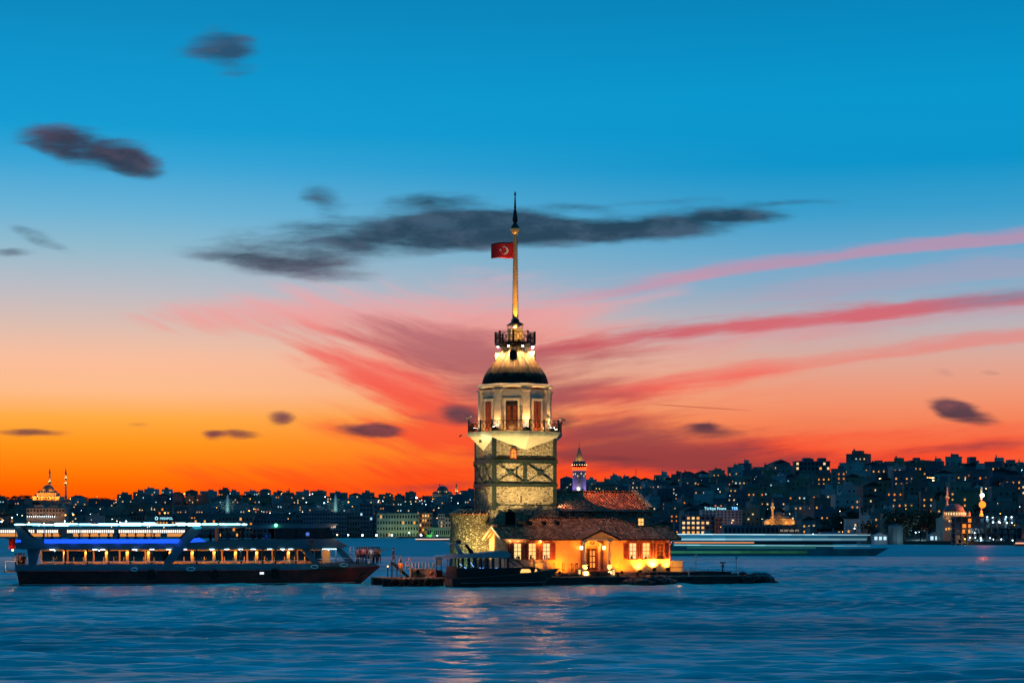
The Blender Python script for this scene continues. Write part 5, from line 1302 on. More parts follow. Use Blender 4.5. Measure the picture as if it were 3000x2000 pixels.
    s = .965; q = MB(); p_ = pt(s,-1,.75,1.0); q.bar((p_[0]-.7,p_[1]-.15,p_[2]-.3),(p_[0]+.55,p_[1]-.05,p_[2]+.5),.16); q.bar((p_[0]-.9,p_[1]-.35,p_[2]-.1),(p_[0]-.4,p_[1]-.05,p_[2]-.6),.20); q.build('anchor', M['steel'], boat)
    q = MB(); q.box(bu(38,1)-.9,bu(38,1)+.3,1.0,7,zr0-.10,zr0+.02); q.build('stern_platform', M['conc'], boat)
    q = MB(); q.tube([(-.9,1,zs0+.35),(.2,1,zs0+.35),(.2,1,zr0),],.04,5); q.tube([(-.9,1,zs0+.35),(-.9,1,zr0)],.04,5); q.build('stern_rail', M['white'], boat)
    light('glow','POINT',boat,(-.35,.9,zr0+.45),22,(1,.45,.15),None,.1); light('glow','POINT',boat,(-.7,.6,zu0-.1),14,(1,.4,.15),None,.1)
    q = MB(); q.ball((bu(37,.6),.6,zu0-.12),.09,8,6); q.build('stern_lamp', M['lampwarm'], boat)
    q = MB(); q.tube([(bu(45),1.2,zu0),(bu(45),1.2,bz(45,1545))],.03,5); q.build('flag_staff', M['white'], boat)
    # glow of the strip on the canopy underside
    for px in (120,260,400,540,660): light('glow','POINT',boat,(bu(px),-.6,zcan+.15),14,(.35,.85,1),None,.2)
    for px in (160,290,400,500,620,705,830,965): light('glow','POINT',boat,(bu(px),-.12,zu0-.18),5,(.55,.92,1),None,.08)
    return zf, zs0
ferry()
fl = thing('ensign', 'small red ensign hanging from the staff at the boat stern', 'flag', B, (bu(44),1.2,bz(44,1575)))
q = MB(); n = 8
vs = [(bu(44)-.05-.62*i/n, 1.2+.09*math.sin(i*1.3), bz(44,1572)-(1.15*j/6)-.10*i/n) for i in range(n+1) for j in range(7)]
q.add(vs, [(i*7+j,(i+1)*7+j,(i+1)*7+j+1,i*7+j+1) for i in range(n) for j in range(6)]); o = q.build('cloth', M['flagred'], fl, smooth=True); so = o.modifiers.new('thick','SOLIDIFY'); so.thickness = .02
# people aboard
def on(fr, px, v, z): x, y = fr.W(fr.u(px, v), v); return (x, y, z)
zbow = zs0-.05
BP = [(1047,2.0,'grey','navy','stand'),(1054,3.2,'red','black','stand'),(1061,1.9,'pink','navy','hold'),(1068,3.0,'white','navy','stand'),(1074,2.3,'red','blue','stand'),(1081,3.6,'orange','black','hold'),(1087,2.6,'white','grey','stand'),(1093,3.6,'red','navy','stand'),(1099,3.0,'pink','black','hold'),(1105,3.8,'orange','navy','stand'),(1111,3.5,'orange','black','point')]
BT = ['in grey beside the white bow ladder','in red just behind the ladder','in pink holding something near the ladder','in white third row from the ladder','in red and blue jeans amid the crowd','in orange with hands raised amid the crowd','in white and grey amid the crowd','in red and navy towards the bow','in pink and black towards the bow','in orange and navy near the bow tip','in orange pointing out over the bow']
for (px,v,a,b,ps),tx in zip(BP,BT): person(on(B,px,v,zbow), rnd.uniform(.4,2.4) if ps != 'point' else .6, ps, a, b, 'person '+tx, 'people crowded on the bow of the sightseeing boat')
for k in range(3): light('glow','POINT',boat,(bu(1055+k*24,1.2),.9-k*.1,zbow+2.3),26,(1,.55,.42),None,.15)
for px,v,a,b,ps,tx in ((47,1.9,'white','navy','hold','in a white shirt at the boat stern'),(56,2.8,'grey','black','stand','in grey at the boat stern'),(70,2.2,'black','navy','stand','in black by the stern pillar of the boat'),(62,3.6,'red','navy','stand','in dark red between two others at the stern')):
    person(on(B,px,v,zr0+.03), rnd.uniform(-2,2), ps, a, b, 'person standing '+tx, 'people on the stern of the sightseeing boat')
UPW = ['first','second','third','fourth','fifth','sixth','seventh','eighth','ninth','tenth','eleventh','twelfth','thirteenth','fourteenth','fifteenth']
for i,px in enumerate((128,152,176,205,232,262,291,318,347,372,398,425,452)):
    v = .9+1.3*(i%3); c_ = ('black','navy','grey','olive')[i%4]
    person(on(B,px,v,zu0+.10+.12), PI/2*(1 if i%2 else -1)+rnd.uniform(-.5,.5), 'sit', c_, 'black', f'person in {c_} seated on the upper deck, {UPW[i]} from the stern', 'people seated on the upper deck')
    o = thing('deck_seat', f'low deck seat on the upper deck, {UPW[i]} from the stern', 'seat', B, (bu(px,v),v,zu0+.10), 'seats on the upper deck')
    u = bu(px,v); q = MB(); q.box(u-.24,u+.24,v-.24,v+.24,zu0+.52,zu0+.58); q.build('seat', M['grey'], o)
    for sx in (-1,1):
        for sy in (-1,1): q = MB(); q.bar((u+sx*.2,v+sy*.2,zu0+.10),(u+sx*.2,v+sy*.2,zu0+.518),.04); q.build('leg', M['iron'], o)
for px,v,a,b,tx in ((616,1.2,'black','navy','standing dark against the orange-lit upper room, nearest its raked pillar'),(640,2.4,'navy','black','standing in the orange-lit upper room, next from the pillar'),(668,1.6,'blue','black','in blue standing at the bulkhead of the upper room'),(742,2.0,'navy','black','in navy near the green navigation lamp'),(760,1.0,'black','navy','in black beside the two blue-lit people'),(779,.9,'blue','blue','all in blue light, left of the pair by the wheelhouse'),(792,1.1,'blue','blue','all in blue light, right of the pair by the wheelhouse'),(866,1.5,'black','navy','in black inside the wheelhouse')):
    person(on(B,px,v,zu0+.10), rnd.uniform(-2,2), 'stand', a, b, 'person '+tx, 'people standing on the upper deck', .92)

# ================================================================== MOTORBOAT
Q = Frame(1330, 184.2, 19)                     # near corner of the transom, u towards the bow
def motorboat():
    mb = thing('motorboat', 'dark motorboat with pale cabin roof and raked mast fins moored before the tower', 'boat', Q, (5, 1.6, 0))
    uu = lambda px, v=0: Q.u(px, v)
    zz = lambda px, py, v=0: Q.z(py, Q.u(px, v), v)
    Bm = 3.2; L = Q.u(1638, Bm/2)
    def half(s): return Bm/2*(1-max(0,(s-.5)/.5)**2.2)*(1-.06*(1-min(1,s/.1)))
    SS = [0,.06,.15,.3,.45,.55,.65,.74,.82,.89,.95,1.0]
    zsh = lambda s: zz(1345,1693)+.85*s**1.6
    def pt(s, side, z, f, rk=1): return (s*L-(1-min(1,max(0,z)/1.7))*1.7*max(0,(s-.5)/.5)**2, Bm/2+side*half(s)*f, z)
    dk = pm('boat_black_green', (.012,.016,.012), .4, 0, .3, 2, .05, 15); wh = pm('boat_roof_grey', (.34,.34,.36), .5, 0, .12, 1.5, .05, 20); tm = pm('boat_timber', (.16,.065,.04), .5, 0, .25, 3, .1, 20)
    q = MB(); q.loft([[pt(s,-1,-.5,.6),pt(s,-1,.1,.9),pt(s,-1,zsh(s),1),pt(s,1,zsh(s),1),pt(s,1,.1,.9),pt(s,1,-.5,.6)] for s in SS]); hull = q.build('hull', dk, mb)
    q = MB()
    for side in (-1,1): q.tube([pt(s,side,zsh(s),1.02) for s in SS],.05,5)
    q.build('rubbing_strake', tm, hull)
    q = MB(); q.tube([pt(s,-1,.42,.96) for s in SS[1:]],.025,5); q.build('stripe', M['grey'], hull)
    q = MB(); q.box(-.06,-.003,.25,Bm-.25,.15,zsh(0)-.05); q.build('transom', tm, mb)
    q = MB(); q.tube([(-.12,.1,.05),(-.35,.1,.55),(-.1,.1,zsh(0)+.1)],.035,5); q.build('boarding_ladder', M['grey'], mb)
    zc0 = zsh(.2)-.08; zr = zz(1420,1634); 
    # cabin: dark lower side, window posts, roof
    u0, u1, u2 = uu(1342,.35), uu(1488,.35), uu(1536,.35); zl = zz(1420,1664)
    q = MB(); q.box(u0,u1,.35,.42,zc0,zl); q.box(u0,u1,Bm-.42,Bm-.35,zc0,zl); q.box(u0,u1,.421,Bm-.421,zc0-.3,zc0-.2); q.build('cabin_side', dk, mb)
    q = MB()
    for px in (1344,1357,1376,1394,1411,1429,1446,1466,1488):
        for v in (.35,Bm-.41): u = uu(px,.35); q.box(u-.085,u+.085,v,v+.06,zl+.002,zr)
    q.build('window_post', dk, mb)
    q = MB(); q.box(u0,u1,.37,.38,zl,zr-.01); q.build('window_pane', M['glass'], mb); q = MB(); q.box(u0,u1,Bm-.38,Bm-.37,zl,zr-.01); q.build('window_pane', M['glass'], mb)
    ra = uu(1296,.1)
    rp = [(ra,zz(1300,1638)),(ra-.05,zz(1300,1631)),(ra+.4,zz(1312,1626)),(uu(1420),zz(1420,1618)),(uu(1470),zz(1470,1613)),(uu(1487),zz(1487,1614)),(uu(1500),zz(1500,1625)),(uu(1488),zr+.02),(uu(1343),zr+.02)]
    q = MB(); q.prism(rp, .12, Bm-.12, 'y'); roof = q.build('cabin_roof', wh, mb)
    # windscreen section
    q = MB()
    for v in (.4,Bm-.4): q.bar((uu(1499),v,zz(1499,1624)),(u2,v,zz(1536,1660)),.10); q.bar((uu(1489,.4),v,zl),(u2,v,zl-.02),.08)
    q.build('windscreen_frame', dk, mb)
    q = MB(); q.prism([(uu(1490),zl),(u2-.05,zl),(uu(1500),zr+.1),(uu(1490),zr+.1)],.40,.41,'y'); q.build('windscreen_side', M['glass'], mb)
    # forward trunk with two ports, panes glowing for the light seen through them
    tp = [(u1,zsh(.5)-.1),(uu(1592),zsh(.78)-.02),(uu(1585),zz(1585,1664)),(uu(1570),zz(1570,1659.5)),(u2,zz(1536,1660)),(u1,zl-.01)]
    q = MB(); q.prism(tp,.55,Bm-.55,'y'); tr = q.build('trunk_cabin', dk, mb)
    for a,b in ((1524,1556),(1565,1575)):
        A = uu(a,.5); Bq = uu(b,.5); z0, z1 = zz(a,1677,.5), zz(a,1666,.5); q = MB()
        q.prism([(A,z0),(Bq,z0+.02),(Bq-.06,z1-.08),(Bq-.25 if b-a > 12 else Bq-.1,z1),(A+.15,z1)],.525,.546,'y'); q.build('glow_port', M['lit1'], tr)
    # stern canopy frames with clear screens
    q = MB(); zt_ = zz(1305,1636)
    for px,pxb in ((1312,1306),(1334,1337)):
        for v in (.18,Bm-.18): q.bar((uu(px,v),v,zt_),(uu(pxb,v),v,zsh(0)),.07)
    q.bar((uu(1308,.18),.18,zt_-.75),(uu(1335,.18),.18,zt_-.75),.06); q.build('stern_frame', tm, mb)
    q = MB(); q.box(uu(1309,.2),uu(1335,.2),.19,.20,zsh(0)+.05,zt_); q.build('clear_screen', M['glass'], mb)
    q = MB(); q.box(uu(1309,.2),uu(1335,.2),.17,.21,zsh(0)-.05,zt_-.78); q.build('stern_panel', tm, mb)
    # raked mast fins and radar
    for v in (.7,Bm-.9):
        for a,b in (((1336,1594),(1352,1622)),((1366,1595),(1387,1622))):
            A = (uu(a[0],v),zz(a[0],a[1],v)); D = (uu(b[0],v),zz(b[0],b[1],v)); q = MB(); q.prism([(A[0]-.16,A[1]),(A[0]+.16,A[1]),(D[0]+.26,D[1]-.12),(D[0]-.22,D[1]-.12)],v,v+.12,'y'); q.build('mast_fin', wh if a[0] < 1350 else dk, roof)
    q = MB(); q.box(uu(1322,.7),uu(1370,.7),.7,Bm-.8,zz(1340,1594),zz(1340,1591)); bd = q.build('mast_bridge', wh, roof)
    c = (uu(1343,1.5),1.5,zz(1343,1586,1.5)); q = MB(); q.ball(c,.30,12,8,.85); q.build('red_ball', M['redwood'], bd, smooth=True)
    q = MB(); q.tube([(uu(1480),1,zz(1480,1613)),(uu(1467),1,zz(1467,1590))],.02,5); q.tube([(uu(1480),1,zz(1480,1613)),(uu(1482),1,zz(1482,1608))],.03,5); q.box(uu(1474)-.1,uu(1474)+.15,.95,1.05,zz(1474,1604),zz(1474,1602)); q.build('aerial', M['iron'], roof)
    # bow rail, cleats, bench inside with thin blue lights
    q = MB(); pts = [pt(s,-1,zsh(s)+.35*min(1,(s-.74)*8),.92) for s in (.74,.8,.86,.92,.97)]; q.tube(pts,.02,5)
    for p in pts[1:]: q.tube([p,(p[0],p[1],p[2]-.34)],.015,4)
    q.build('bow_rail', M['grey'], mb)
    bl = em('cabin_blue_light', (.18,.42,1), 3.0)
    for a,b in (((1345,1649),(1366,1664)),((1379,1645),(1388,1660)),((1405,1662),(1416,1663)),((1437,1664),(1457,1662))):
        q = MB(); q.tube([(uu(a[0],.9),.9,zz(a[0],a[1],.9)),((uu(a[0],.9)+uu(b[0],.9))/2,.9,(zz(a[0],a[1],.9)+zz(b[0],b[1],.9))/2-.06),(uu(b[0],.9),.9,zz(b[0],b[1],.9))],.025,5); q.build('cabin_light', bl, mb)
    light('glow','POINT',mb,(uu(1316,-.6),-.9,zt_-.5),14,(1,.5,.35),None,.2)
motorboat()

# ================================================================== PONTOON
PF = Frame(1118, 186.5, 8)
def pontoon():
    uu = lambda px, v=0: PF.u(px, v)
    zz = lambda px, py, v=0: PF.z(py, PF.u(px, v), v)
    zd = zz(1200,1692)
    dk = thing('pontoon', 'timber-decked floating pontoon between the sightseeing boat and the motorboat', 'pontoon', PF, (uu(1205,2),2,0))
    q = MB(); q.box(uu(1122),uu(1300),0,5.5,-.4,zd-.14); q.box(uu(1098),uu(1122),2.2,5.5,-.4,zd-.14); q.build('float', M['dark'], dk)
    wd = pm('deck_timber', (.34,.17,.09), .7, 0, .3, 3, .15, 20)
    q = MB()
    for i in range(28): y = .0+5.5*i/28; q.box(uu(1120 if y < 2.2 else 1096),uu(1302),y-.04,y+.135,zd-.137,zd)
    q.build('deck_board', wd, dk)
    for i,(px,tx) in enumerate(((1160,'left'),(1190,'middle left'),(1218,'middle right'),(1256,'right'))):
        c = (uu(px,-.1),-.2,zz(px,1708,-.1)); R0, r0 = .36,.15
        t = thing('tyre_fender', f'half-sunk black tyre hung on the pontoon edge, {UPW[i]} from the sightseeing boat', 'tyre', PF, c, 'tyres along the pontoon')
        q = MB(); q.loft([[(c[0]+(R0+r0*math.cos(k*PI/4))*math.cos(a*PI/10),c[1]+r0*math.sin(k*PI/4),c[2]+(R0+r0*math.cos(k*PI/4))*math.sin(a*PI/10)) for k in range(8)] for a in range(21)],False,False); q.build('tyre', M['dark'], t, smooth=True)
        q = MB()
        for s in (-.2,.2): q.tube([(c[0]+s,c[1]-.05,c[2]+.4),(c[0]+s*1.2,.06,zd+.02)],.025,5)
        q.build('rope', M['trim'], t)
    # gangway stair with yellow handrails
    g = thing('boarding_stair', 'black metal boarding stair with yellow handrails on the pontoon', 'stair', PF, (uu(1170,2),2,zd))
    v0, v1 = 1.4, 2.6; ua, ub_ = uu(1196,2), uu(1148,2)
    for i in range(6):
        x = ua+(ub_-ua)*i/6; q = MB(); q.box(x-.34,x,v0,v1,zd+.25*(i+1)-.04,zd+.25*(i+1)); q.build('tread', M['iron'], g)
    q = MB()
    for v in (v0-.04,v1+.04): q.bar((ua,v,zd+.03),(ub_,v,zd+1.5),.05,.2); q.bar((ub_,v,zd),(ub_,v,zd+1.5),.06); q.bar((ub_+.5,v,zd),(ub_+.5,v,zd+1.25),.05)
    q.build('stringer', M['iron'], g)
    for v in (v0-.04,):
        q = MB(); a = uu(1167,v); b = uu(1173.5,v); q.tube([(a,v,zz(1167,1650,v)),(b,v,zz(1173,1625,v)),(b+.02,v,zz(1173,1650,v))],.04,6); q.build('hand_rail', M['stair'], g)
        q = MB(); a = uu(1187,v); b = uu(1201,v); q.tube([(a,v,zz(1187,1655,v)),(b,v,zz(1201,1628,v)),(b,v,zz(1201,1656,v)),(a,v,zz(1187,1656,v))],.04,6); q.tube([(b-.12,v,zz(1197,1656,v)),(b,v,zz(1201,1643,v))],.03,5); q.build('hand_rail', M['stair'], g)
        q = MB(); q.bar((uu(1187,v),v,zd),(uu(1187,v),v,zz(1187,1655,v)),.05); q.bar((uu(1201,v),v,zd),(uu(1201,v),v,zz(1201,1656,v)),.05); q.build('rail_post', M['stair'], g)
    # timber booth, glass fence, black locker, lifebuoy, lectern
    b = thing('ticket_booth', 'low pale timber booth on the pontoon with a small dark hatch', 'booth', PF, (uu(1242,3),3,zd))
    x0,x1 = uu(1205,3),uu(1273,3); zt_ = zz(1240,1667,3); bw = pm('booth_timber', (.55,.34,.20), .7, 0, .15, 2, .1, 18)
    q = MB()
    n = 11
    for i in range(n): q.box(x0+(x1-x0)*i/n+.01,x0+(x1-x0)*(i+1)/n-.01,3,3.06,zd+.003,zt_)
    q.box(x0,x1,3.061,4.2,zd+.003,zt_-.01); q.build('panel', bw, b)
    q = MB(); q.box(uu(1220,3),uu(1228,3),2.96,2.998,zz(1224,1680,3),zz(1224,1668,3)); q.build('hatch', M['slot'], b)
    q = MB(); q.box(x0-.05,x1+.05,2.95,4.25,zt_+.002,zt_+.06); q.build('top', bw, b)
    f = thing('glass_fence', 'glass screen fence of white posts behind the timber booth', 'fence', PF, (uu(1240,4.5),4.5,zd))
    zf = zz(1240,1646,4.5); q = MB(); x0,x1 = uu(1207,4.5),uu(1276,4.5); q.box(x0,x1,4.49,4.51,zd+.2,zf-.05); q.build('glass', M['glassd'] if False else M['glass'], f)
    for i in range(8): x = x0+(x1-x0)*i/7; q = MB(); q.box(x-.045,x+.045,4.44,4.56,zd,zf); q.build('post', M['white'], f)
    k = thing('locker', 'plain black locker standing between booth and motorboat', 'locker', PF, (uu(1283,3.2),3.2,zd))
    q = MB(); q.box(uu(1274,3.2)+.05,uu(1296,3.2),3.0,4.0,zd,zz(1283,1671,3.2)); q.build('body', M['iron'], k, bevel=.02); q = MB(); q.box(uu(1274,3.2),uu(1296,3.2)+.05,2.95,4.05,zz(1283,1671,3.2)+.002,zz(1283,1671,3.2)+.05); q.build('lid', M['iron'], k)
    bd = thing('notice_board', 'grey slatted notice board above the black locker', 'board', PF, (uu(1287,4.6),4.6,zd))
    q = MB(); q.box(uu(1280,4.6),uu(1292,4.6),4.58,4.62,zz(1287,1655,4.6),zz(1287,1635,4.6)); q.build('panel', M['slab'], bd)
    for px in (1279,1292.5): q = MB(); q.bar((uu(px,4.6),4.6,zd),(uu(px,4.6),4.6,zz(1287,1633,4.6)),.07); q.build('post', M['iron'], bd)
    lb = thing('lifebuoy', 'orange and white lifebuoy hung on the booth end near the locker', 'lifebuoy', PF, (uu(1268,2.9),2.9,zz(1268,1682,2.9)))
    c = (uu(1268,2.9),2.9,zz(1268,1682,2.9)); q = MB(); q.loft([[(c[0]+(.31+.075*math.cos(k_*PI/4))*math.cos(a*PI/10),c[1]-.03+.075*math.sin(k_*PI/4),c[2]+(.31+.075*math.cos(k_*PI/4))*math.sin(a*PI/10)) for k_ in range(8)] for a in range(21)],False,False); q.build('ring', M['orange'], lb, smooth=True)
    for a in range(4): t_ = a*PI/2+PI/4; q = MB(); q.ball((c[0]+.31*math.cos(t_),c[1]-.03,c[2]+.31*math.sin(t_)),.095,8,6); q.build('white_band', M['white'], lb)
    l = thing('lectern_sign', 'tilted reading board on a dark post in front of the timber booth', 'sign', PF, (uu(1207,2.2),2.2,zd))
    c = (uu(1207,2.2),2.2); z = zz(1207,1663,2.2); q = MB(); q.hexa([(c[0]-.45,1.9,z-.16),(c[0]+.4,1.9,z+.10),(c[0]+.4,2.5,z+.16),(c[0]-.45,2.5,z-.10),(c[0]-.45,1.9,z-.12),(c[0]+.4,1.9,z+.14),(c[0]+.4,2.5,z+.20),(c[0]-.45,2.5,z-.06)]); q.build('board', M['grey'], l); q = MB(); q.bar((c[0],2.2,zd),(c[0],2.2,z-.03),.10); q.build('post', M['iron'], l)
    ch = thing('crate', 'small open black crate at the foot of the timber booth', 'crate', PF, (uu(1230,2.4),2.4,zd))
    x = uu(1229,2.4); q = MB()
    for a in (-.22,0,.22): q.bar((x+a,2.2,zd),(x+a,2.2,zd+.36),.035); q.bar((x+a,2.6,zd),(x+a,2.6,zd+.36),.035)
    for z in (.03,.18,.36): q.bar((x-.23,2.2,zd+z),(x+.23,2.2,zd+z),.035); q.bar((x-.23,2.6,zd+z),(x+.23,2.6,zd+z),.035); q.bar((x-.22,2.2,zd+z),(x-.22,2.6,zd+z),.03); q.bar((x+.22,2.2,zd+z),(x+.22,2.6,zd+z),.03)
    q.build('frame', M['iron'], ch)
    person(on(PF,1174,.9,zd), 2.6, 'stand', 'orange', 'olive', 'person in an orange jacket standing on the pontoon before the boarding stair')
    person(on(PF,1153,2.0,zd+1.27), 1.5, 'walk', 'black', 'navy', 'person in dark clothes stepping up the boarding stair towards the boat', None, .98)
    # low post lamp; an unseen warm spot hung in front lights the pontoon
    t = thing('pontoon_lamp', 'low post lamp at the back of the pontoon beside the stair', 'lamp', PF, (uu(1136,4.8),4.8,zd))
    x = uu(1136,4.8); q = MB(); q.tube([(x,4.8,zd),(x,4.8,zd+1.0)],.05,6); q.build('post', M['iron'], t); q = MB(); q.ball((x,4.8,zd+1.06),.05,8,6); q.build('bulb', M['lampwarm'], t)
    light('glow','SPOT',t,(x-.1,-.8,zd+3.6),700,(1,.42,.16),(uu(1225,1.5),1.5,zd+.3),.2,100)
pontoon()

# ================================================================== QUAY FURNITURE
def tpt(px, py, v): return T.pt(px, py, v)
def quay_things():
    z0 = .86
    t = thing('lattice_fence', 'low white lattice fence below the left-hand shuttered windows', 'fence', T, (T.u(1563,-7.0),-7.0,.96))
    a, b = T.u(1527,-7.0), T.u(1600,-7.0); zt_, zb_ = T.z(1641,(a+b)/2,-7), T.z(1661,(a+b)/2,-7)
    q = MB(); q.box(a,b,-7.03,-6.97,zt_-.06,zt_); q.box(a,b,-7.03,-6.97,zb_-.05,zb_)
    n = 26
    for i in range(n+1): x = a+(b-a)*i/n; q.bar((x,-7,zb_),(x,-7,zt_-.05),.03); 
    for i in range(n): x = a+(b-a)*i/n; q.bar((x,-7,zt_-.35),(x+(b-a)/n,-7,zt_-.06),.025)
    q.build('lattice', M['trim'], t)
    for x in (a,(a+b)/2,b): q = MB(); q.box(x-.05,x+.05,-7.05,-6.95,.957,zt_+.04); q.build('post', M['trim'], t)
    for i,px in enumerate((1623,1650,1676,1690)):
        v = -7.6; u = T.u(px,v); t = thing('barrier_post', f'black twin-bar barrier post before the house wall, {UPW[i]} from the motorboat', 'post', T, (u,v,.86), 'black barrier posts left of the porch')
        zt_ = T.z(1650,u,v); q = MB()
        for s in (-.09,.09): q.bar((u+s,v,.852),(u+s,v,zt_),.04)
        q.build('bar', M['iron'], t); q = MB()
        for z in (.95,(zt_+.9)/2,zt_): q.box(u-.13,u+.13,v-.05,v+.05,z-.04,z+.04)
        q.build('collar', M['iron'], t)
    t = thing('wire_barrier', 'thin bent wire barrier panel between the black barrier posts', 'barrier', T, (T.u(1668,-7.6),-7.6,.86))
    q = MB(); a, b = T.u(1650,-7.58), T.u(1690,-7.58); 
    for z in (1.0,1.5,2.0): q.tube([(a,-7.58,z),(b,-7.58,z+.05)],.012,4)
    q.build('wire', M['iron'], t)
    t = thing('planter', 'long black planter box on the quay left of the porch', 'planter', T, (T.u(1667,-8.6),-8.6,.86))
    a, b = T.u(1640,-8.6), T.u(1694,-8.6); q = MB(); q.box(a,b,-8.9,-8.3,.855,T.z(1681,a,-8.6)); q.build('box', M['steel'], t, bevel=.03); q = MB(); q.box(a+.06,b-.06,-8.85,-8.35,T.z(1681,a,-8.6)-.02,T.z(1681,a,-8.6)+.03); q.build('soil', M['dark'], t)
    for i,(px,py) in enumerate(((1810,1686),(1868,1690))):
        v = -9.9; u = T.u(px,v); t = thing('mooring_bollard', f'black mushroom bollard on the quay edge, {("nearer the porch","nearer the rocks")[i]}', 'bollard', T, (u,v,.85), 'bollards on the quay edge')
        q = MB(); q.lathe([(.20,.855),(.20,.90),(.11,.95),(.11,1.12)],10,u,v); q.build('post', M['iron'], t); q = MB(); q.lathe([(.12,1.122),(.22,1.17),(.20,1.26),(.05,1.29)],10,u,v); q.build('cap', M['iron'], t)
    for i,(px,py0,py1) in enumerate(((1667,1662,1692),(1840,1672,1698),(1874,1675,1700),(1888,1670,1690),(1903,1673,1700),(1925,1675,1697))):
        v = -9.6 if i in (1,2,4) else -9.2; u = T.u(px,v); t = thing('rail_stanchion', f'thin bare rail stanchion on the quay, {UPW[i]} from the motorboat bow', 'stanchion', T, (u,v,.85), 'thin stanchions on the quay')
        q = MB(); q.bar((u,v,.86),(u,v,T.z(py0,u,v)),.04); q.build('rod', M['grey'], t); q = MB(); q.box(u-.08,u+.08,v-.08,v+.08,.852,.885); q.build('foot', M['iron'], t)
    # low wall right of the house
    t = thing('low_wall', 'low orange-lit plaster wall at the right end of the house', 'wall', T, (T.u(1985,-5.2),-5.2,.96))
    a, b = uR-.40, T.u(1999,-5.4); q = MB(); q.box(a,b,-5.5,-5.2,.957,T.z(1643.5,a,-5.4)); q.build('panel', M['plaster'], t); q = MB(); q.box(a,b,-5.56,-5.15,T.z(1661.5,a,-5.4)-.04,T.z(1661.5,a,-5.4)+.04); q.build('band', M['redtrim'], t); q = MB(); q.box(a,b+.06,-5.58,-5.12,T.z(1643.5,a,-5.4)+.002,T.z(1643.5,a,-5.4)+.07); q.build('coping', M['trim'], t)
    light('glow','POINT',t,((a+b)/2,-6.6,1.7),55,(1,.5,.12),None,.2)
    for i,(p0,p1,v) in enumerate(((1996,2010,-7.2),(2016,2030,-8.0))):
        a, b = T.u(p0,v), T.u(p1,v); zt_ = T.z(1662+i*1,a,v); t = thing('hand_rail', f'white tubular handrail hoop right of the house, {("next to the low wall","farther from the low wall")[i]}', 'handrail', T, ((a+b)/2,v,1.25), 'handrail hoops')
        q = MB(); q.tube([(a,v,1.252),(a,v,zt_-.25),(a+.1,v,zt_-.06),(a+.3,v,zt_),(b-.12,v,zt_-.05),(b,v,zt_-.2),(b,v,1.252)],.045,7); q.build('hoop', M['white'], t, smooth=True); q = MB(); q.lathe([(.09,1.252),(.09,1.28)],8,a,v); q.build('foot', M['white'], t)
    t = thing('white_post', 'short white post on the lower ledge below the handrails', 'post', T, (T.u(2018,-9.6),-9.6,.85)); u = T.u(2018,-9.6); q = MB(); q.tube([(u,-9.6,.852),(u,-9.6,T.z(1668,u,-9.6))],.055,8); q.build('tube', M['white'], t); q = MB(); q.lathe([(.1,.852),(.1,.88)],8,u,-9.6); q.build('foot', M['white'], t)
    t = thing('white_post', 'short white post near the tip of the jetty beside the round-cornered sign', 'post', T, (T.u(2163,-9.4),-9.4,.85)); u = T.u(2163,-9.4); q = MB(); q.tube([(u,-9.4,.852),(u,-9.4,T.z(1667,u,-9.4))],.05,8); q.build('tube', M['white'], t); q = MB(); q.lathe([(.1,.852),(.1,.88)],8,u,-9.4); q.build('foot', M['white'], t)
    for px,py0,py1,pyb,v,tx in ((2039,1623,1631,1674,-3.5,'white sign plate on a thin pole behind the raised terrace'),(2157,1628,1637,1690,-8.5,'pinkish sign plate on a thin pole at the tip of the jetty')):
        u = T.u(px,v); t = thing('pole_sign', tx, 'sign', T, (u,v,.86)); q = MB(); q.tube([(u,v,.852),(u,v,T.z(py1,u,v)+.1)],.03,6); q.build('pole', M['grey'], t)
        z0_, z1_ = T.z(py1,u,v), T.z(py0,u,v); q = MB(); q.box(u-.13,u+.13,v-.05,v-.03,z0_,z1_); pl = q.build('plate', M['white'], t, bevel=.006); q = MB(); c_ = (z0_+z1_)/2; q.tube([(u+.075*math.cos(k*PI/6),v-.053,c_+.075*math.sin(k*PI/6)) for k in range(13)],.012,4); q.build('symbol', M['redwood'], pl)
    t = thing('telescope', 'coin telescope with a flat top on a post at the raised terrace end', 'telescope', T, (T.u(2117,-8.3),-8.3,1.25)); u = T.u(2117,-8.3); v = -8.3
    q = MB(); q.tube([(u,v,1.252),(u,v,T.z(1650,u,v))],.07,8); q.lathe([(.16,1.252),(.16,1.29)],10,u,v); q.build('post', M['iron'], t); q = MB(); q.box(u-.12,u+.14,v-.14,v+.14,T.z(1663,u,v),T.z(1653,u,v)); q.build('coin_box', M['grey'], t, bevel=.02); q = MB(); q.box(u-.24,u+.26,v-.2,v+.2,T.z(1649.5,u,v),T.z(1645.5,u,v)); q.build('top', M['iron'], t, bevel=.02)
    t = thing('thin_rod', 'thin rod standing on the terrace between sign and telescope', 'rod', T, (T.u(2074,-4.2),-4.2,1.25)); u = T.u(2074,-4.2); q = MB(); q.tube([(u,-4.2,.957),(u,-4.2,T.z(1665,u,-4.2))],.025,5); q.build('rod', M['iron'], t); q = MB(); q.box(u-.07,u+.07,-4.27,-4.13,.957,.99); q.build('foot', M['iron'], t)
quay_things()
RL = ['big','squat','tilted','flat-topped','rounded','small','wedge-shaped','low','lumpy','pale-edged','broad','narrow']
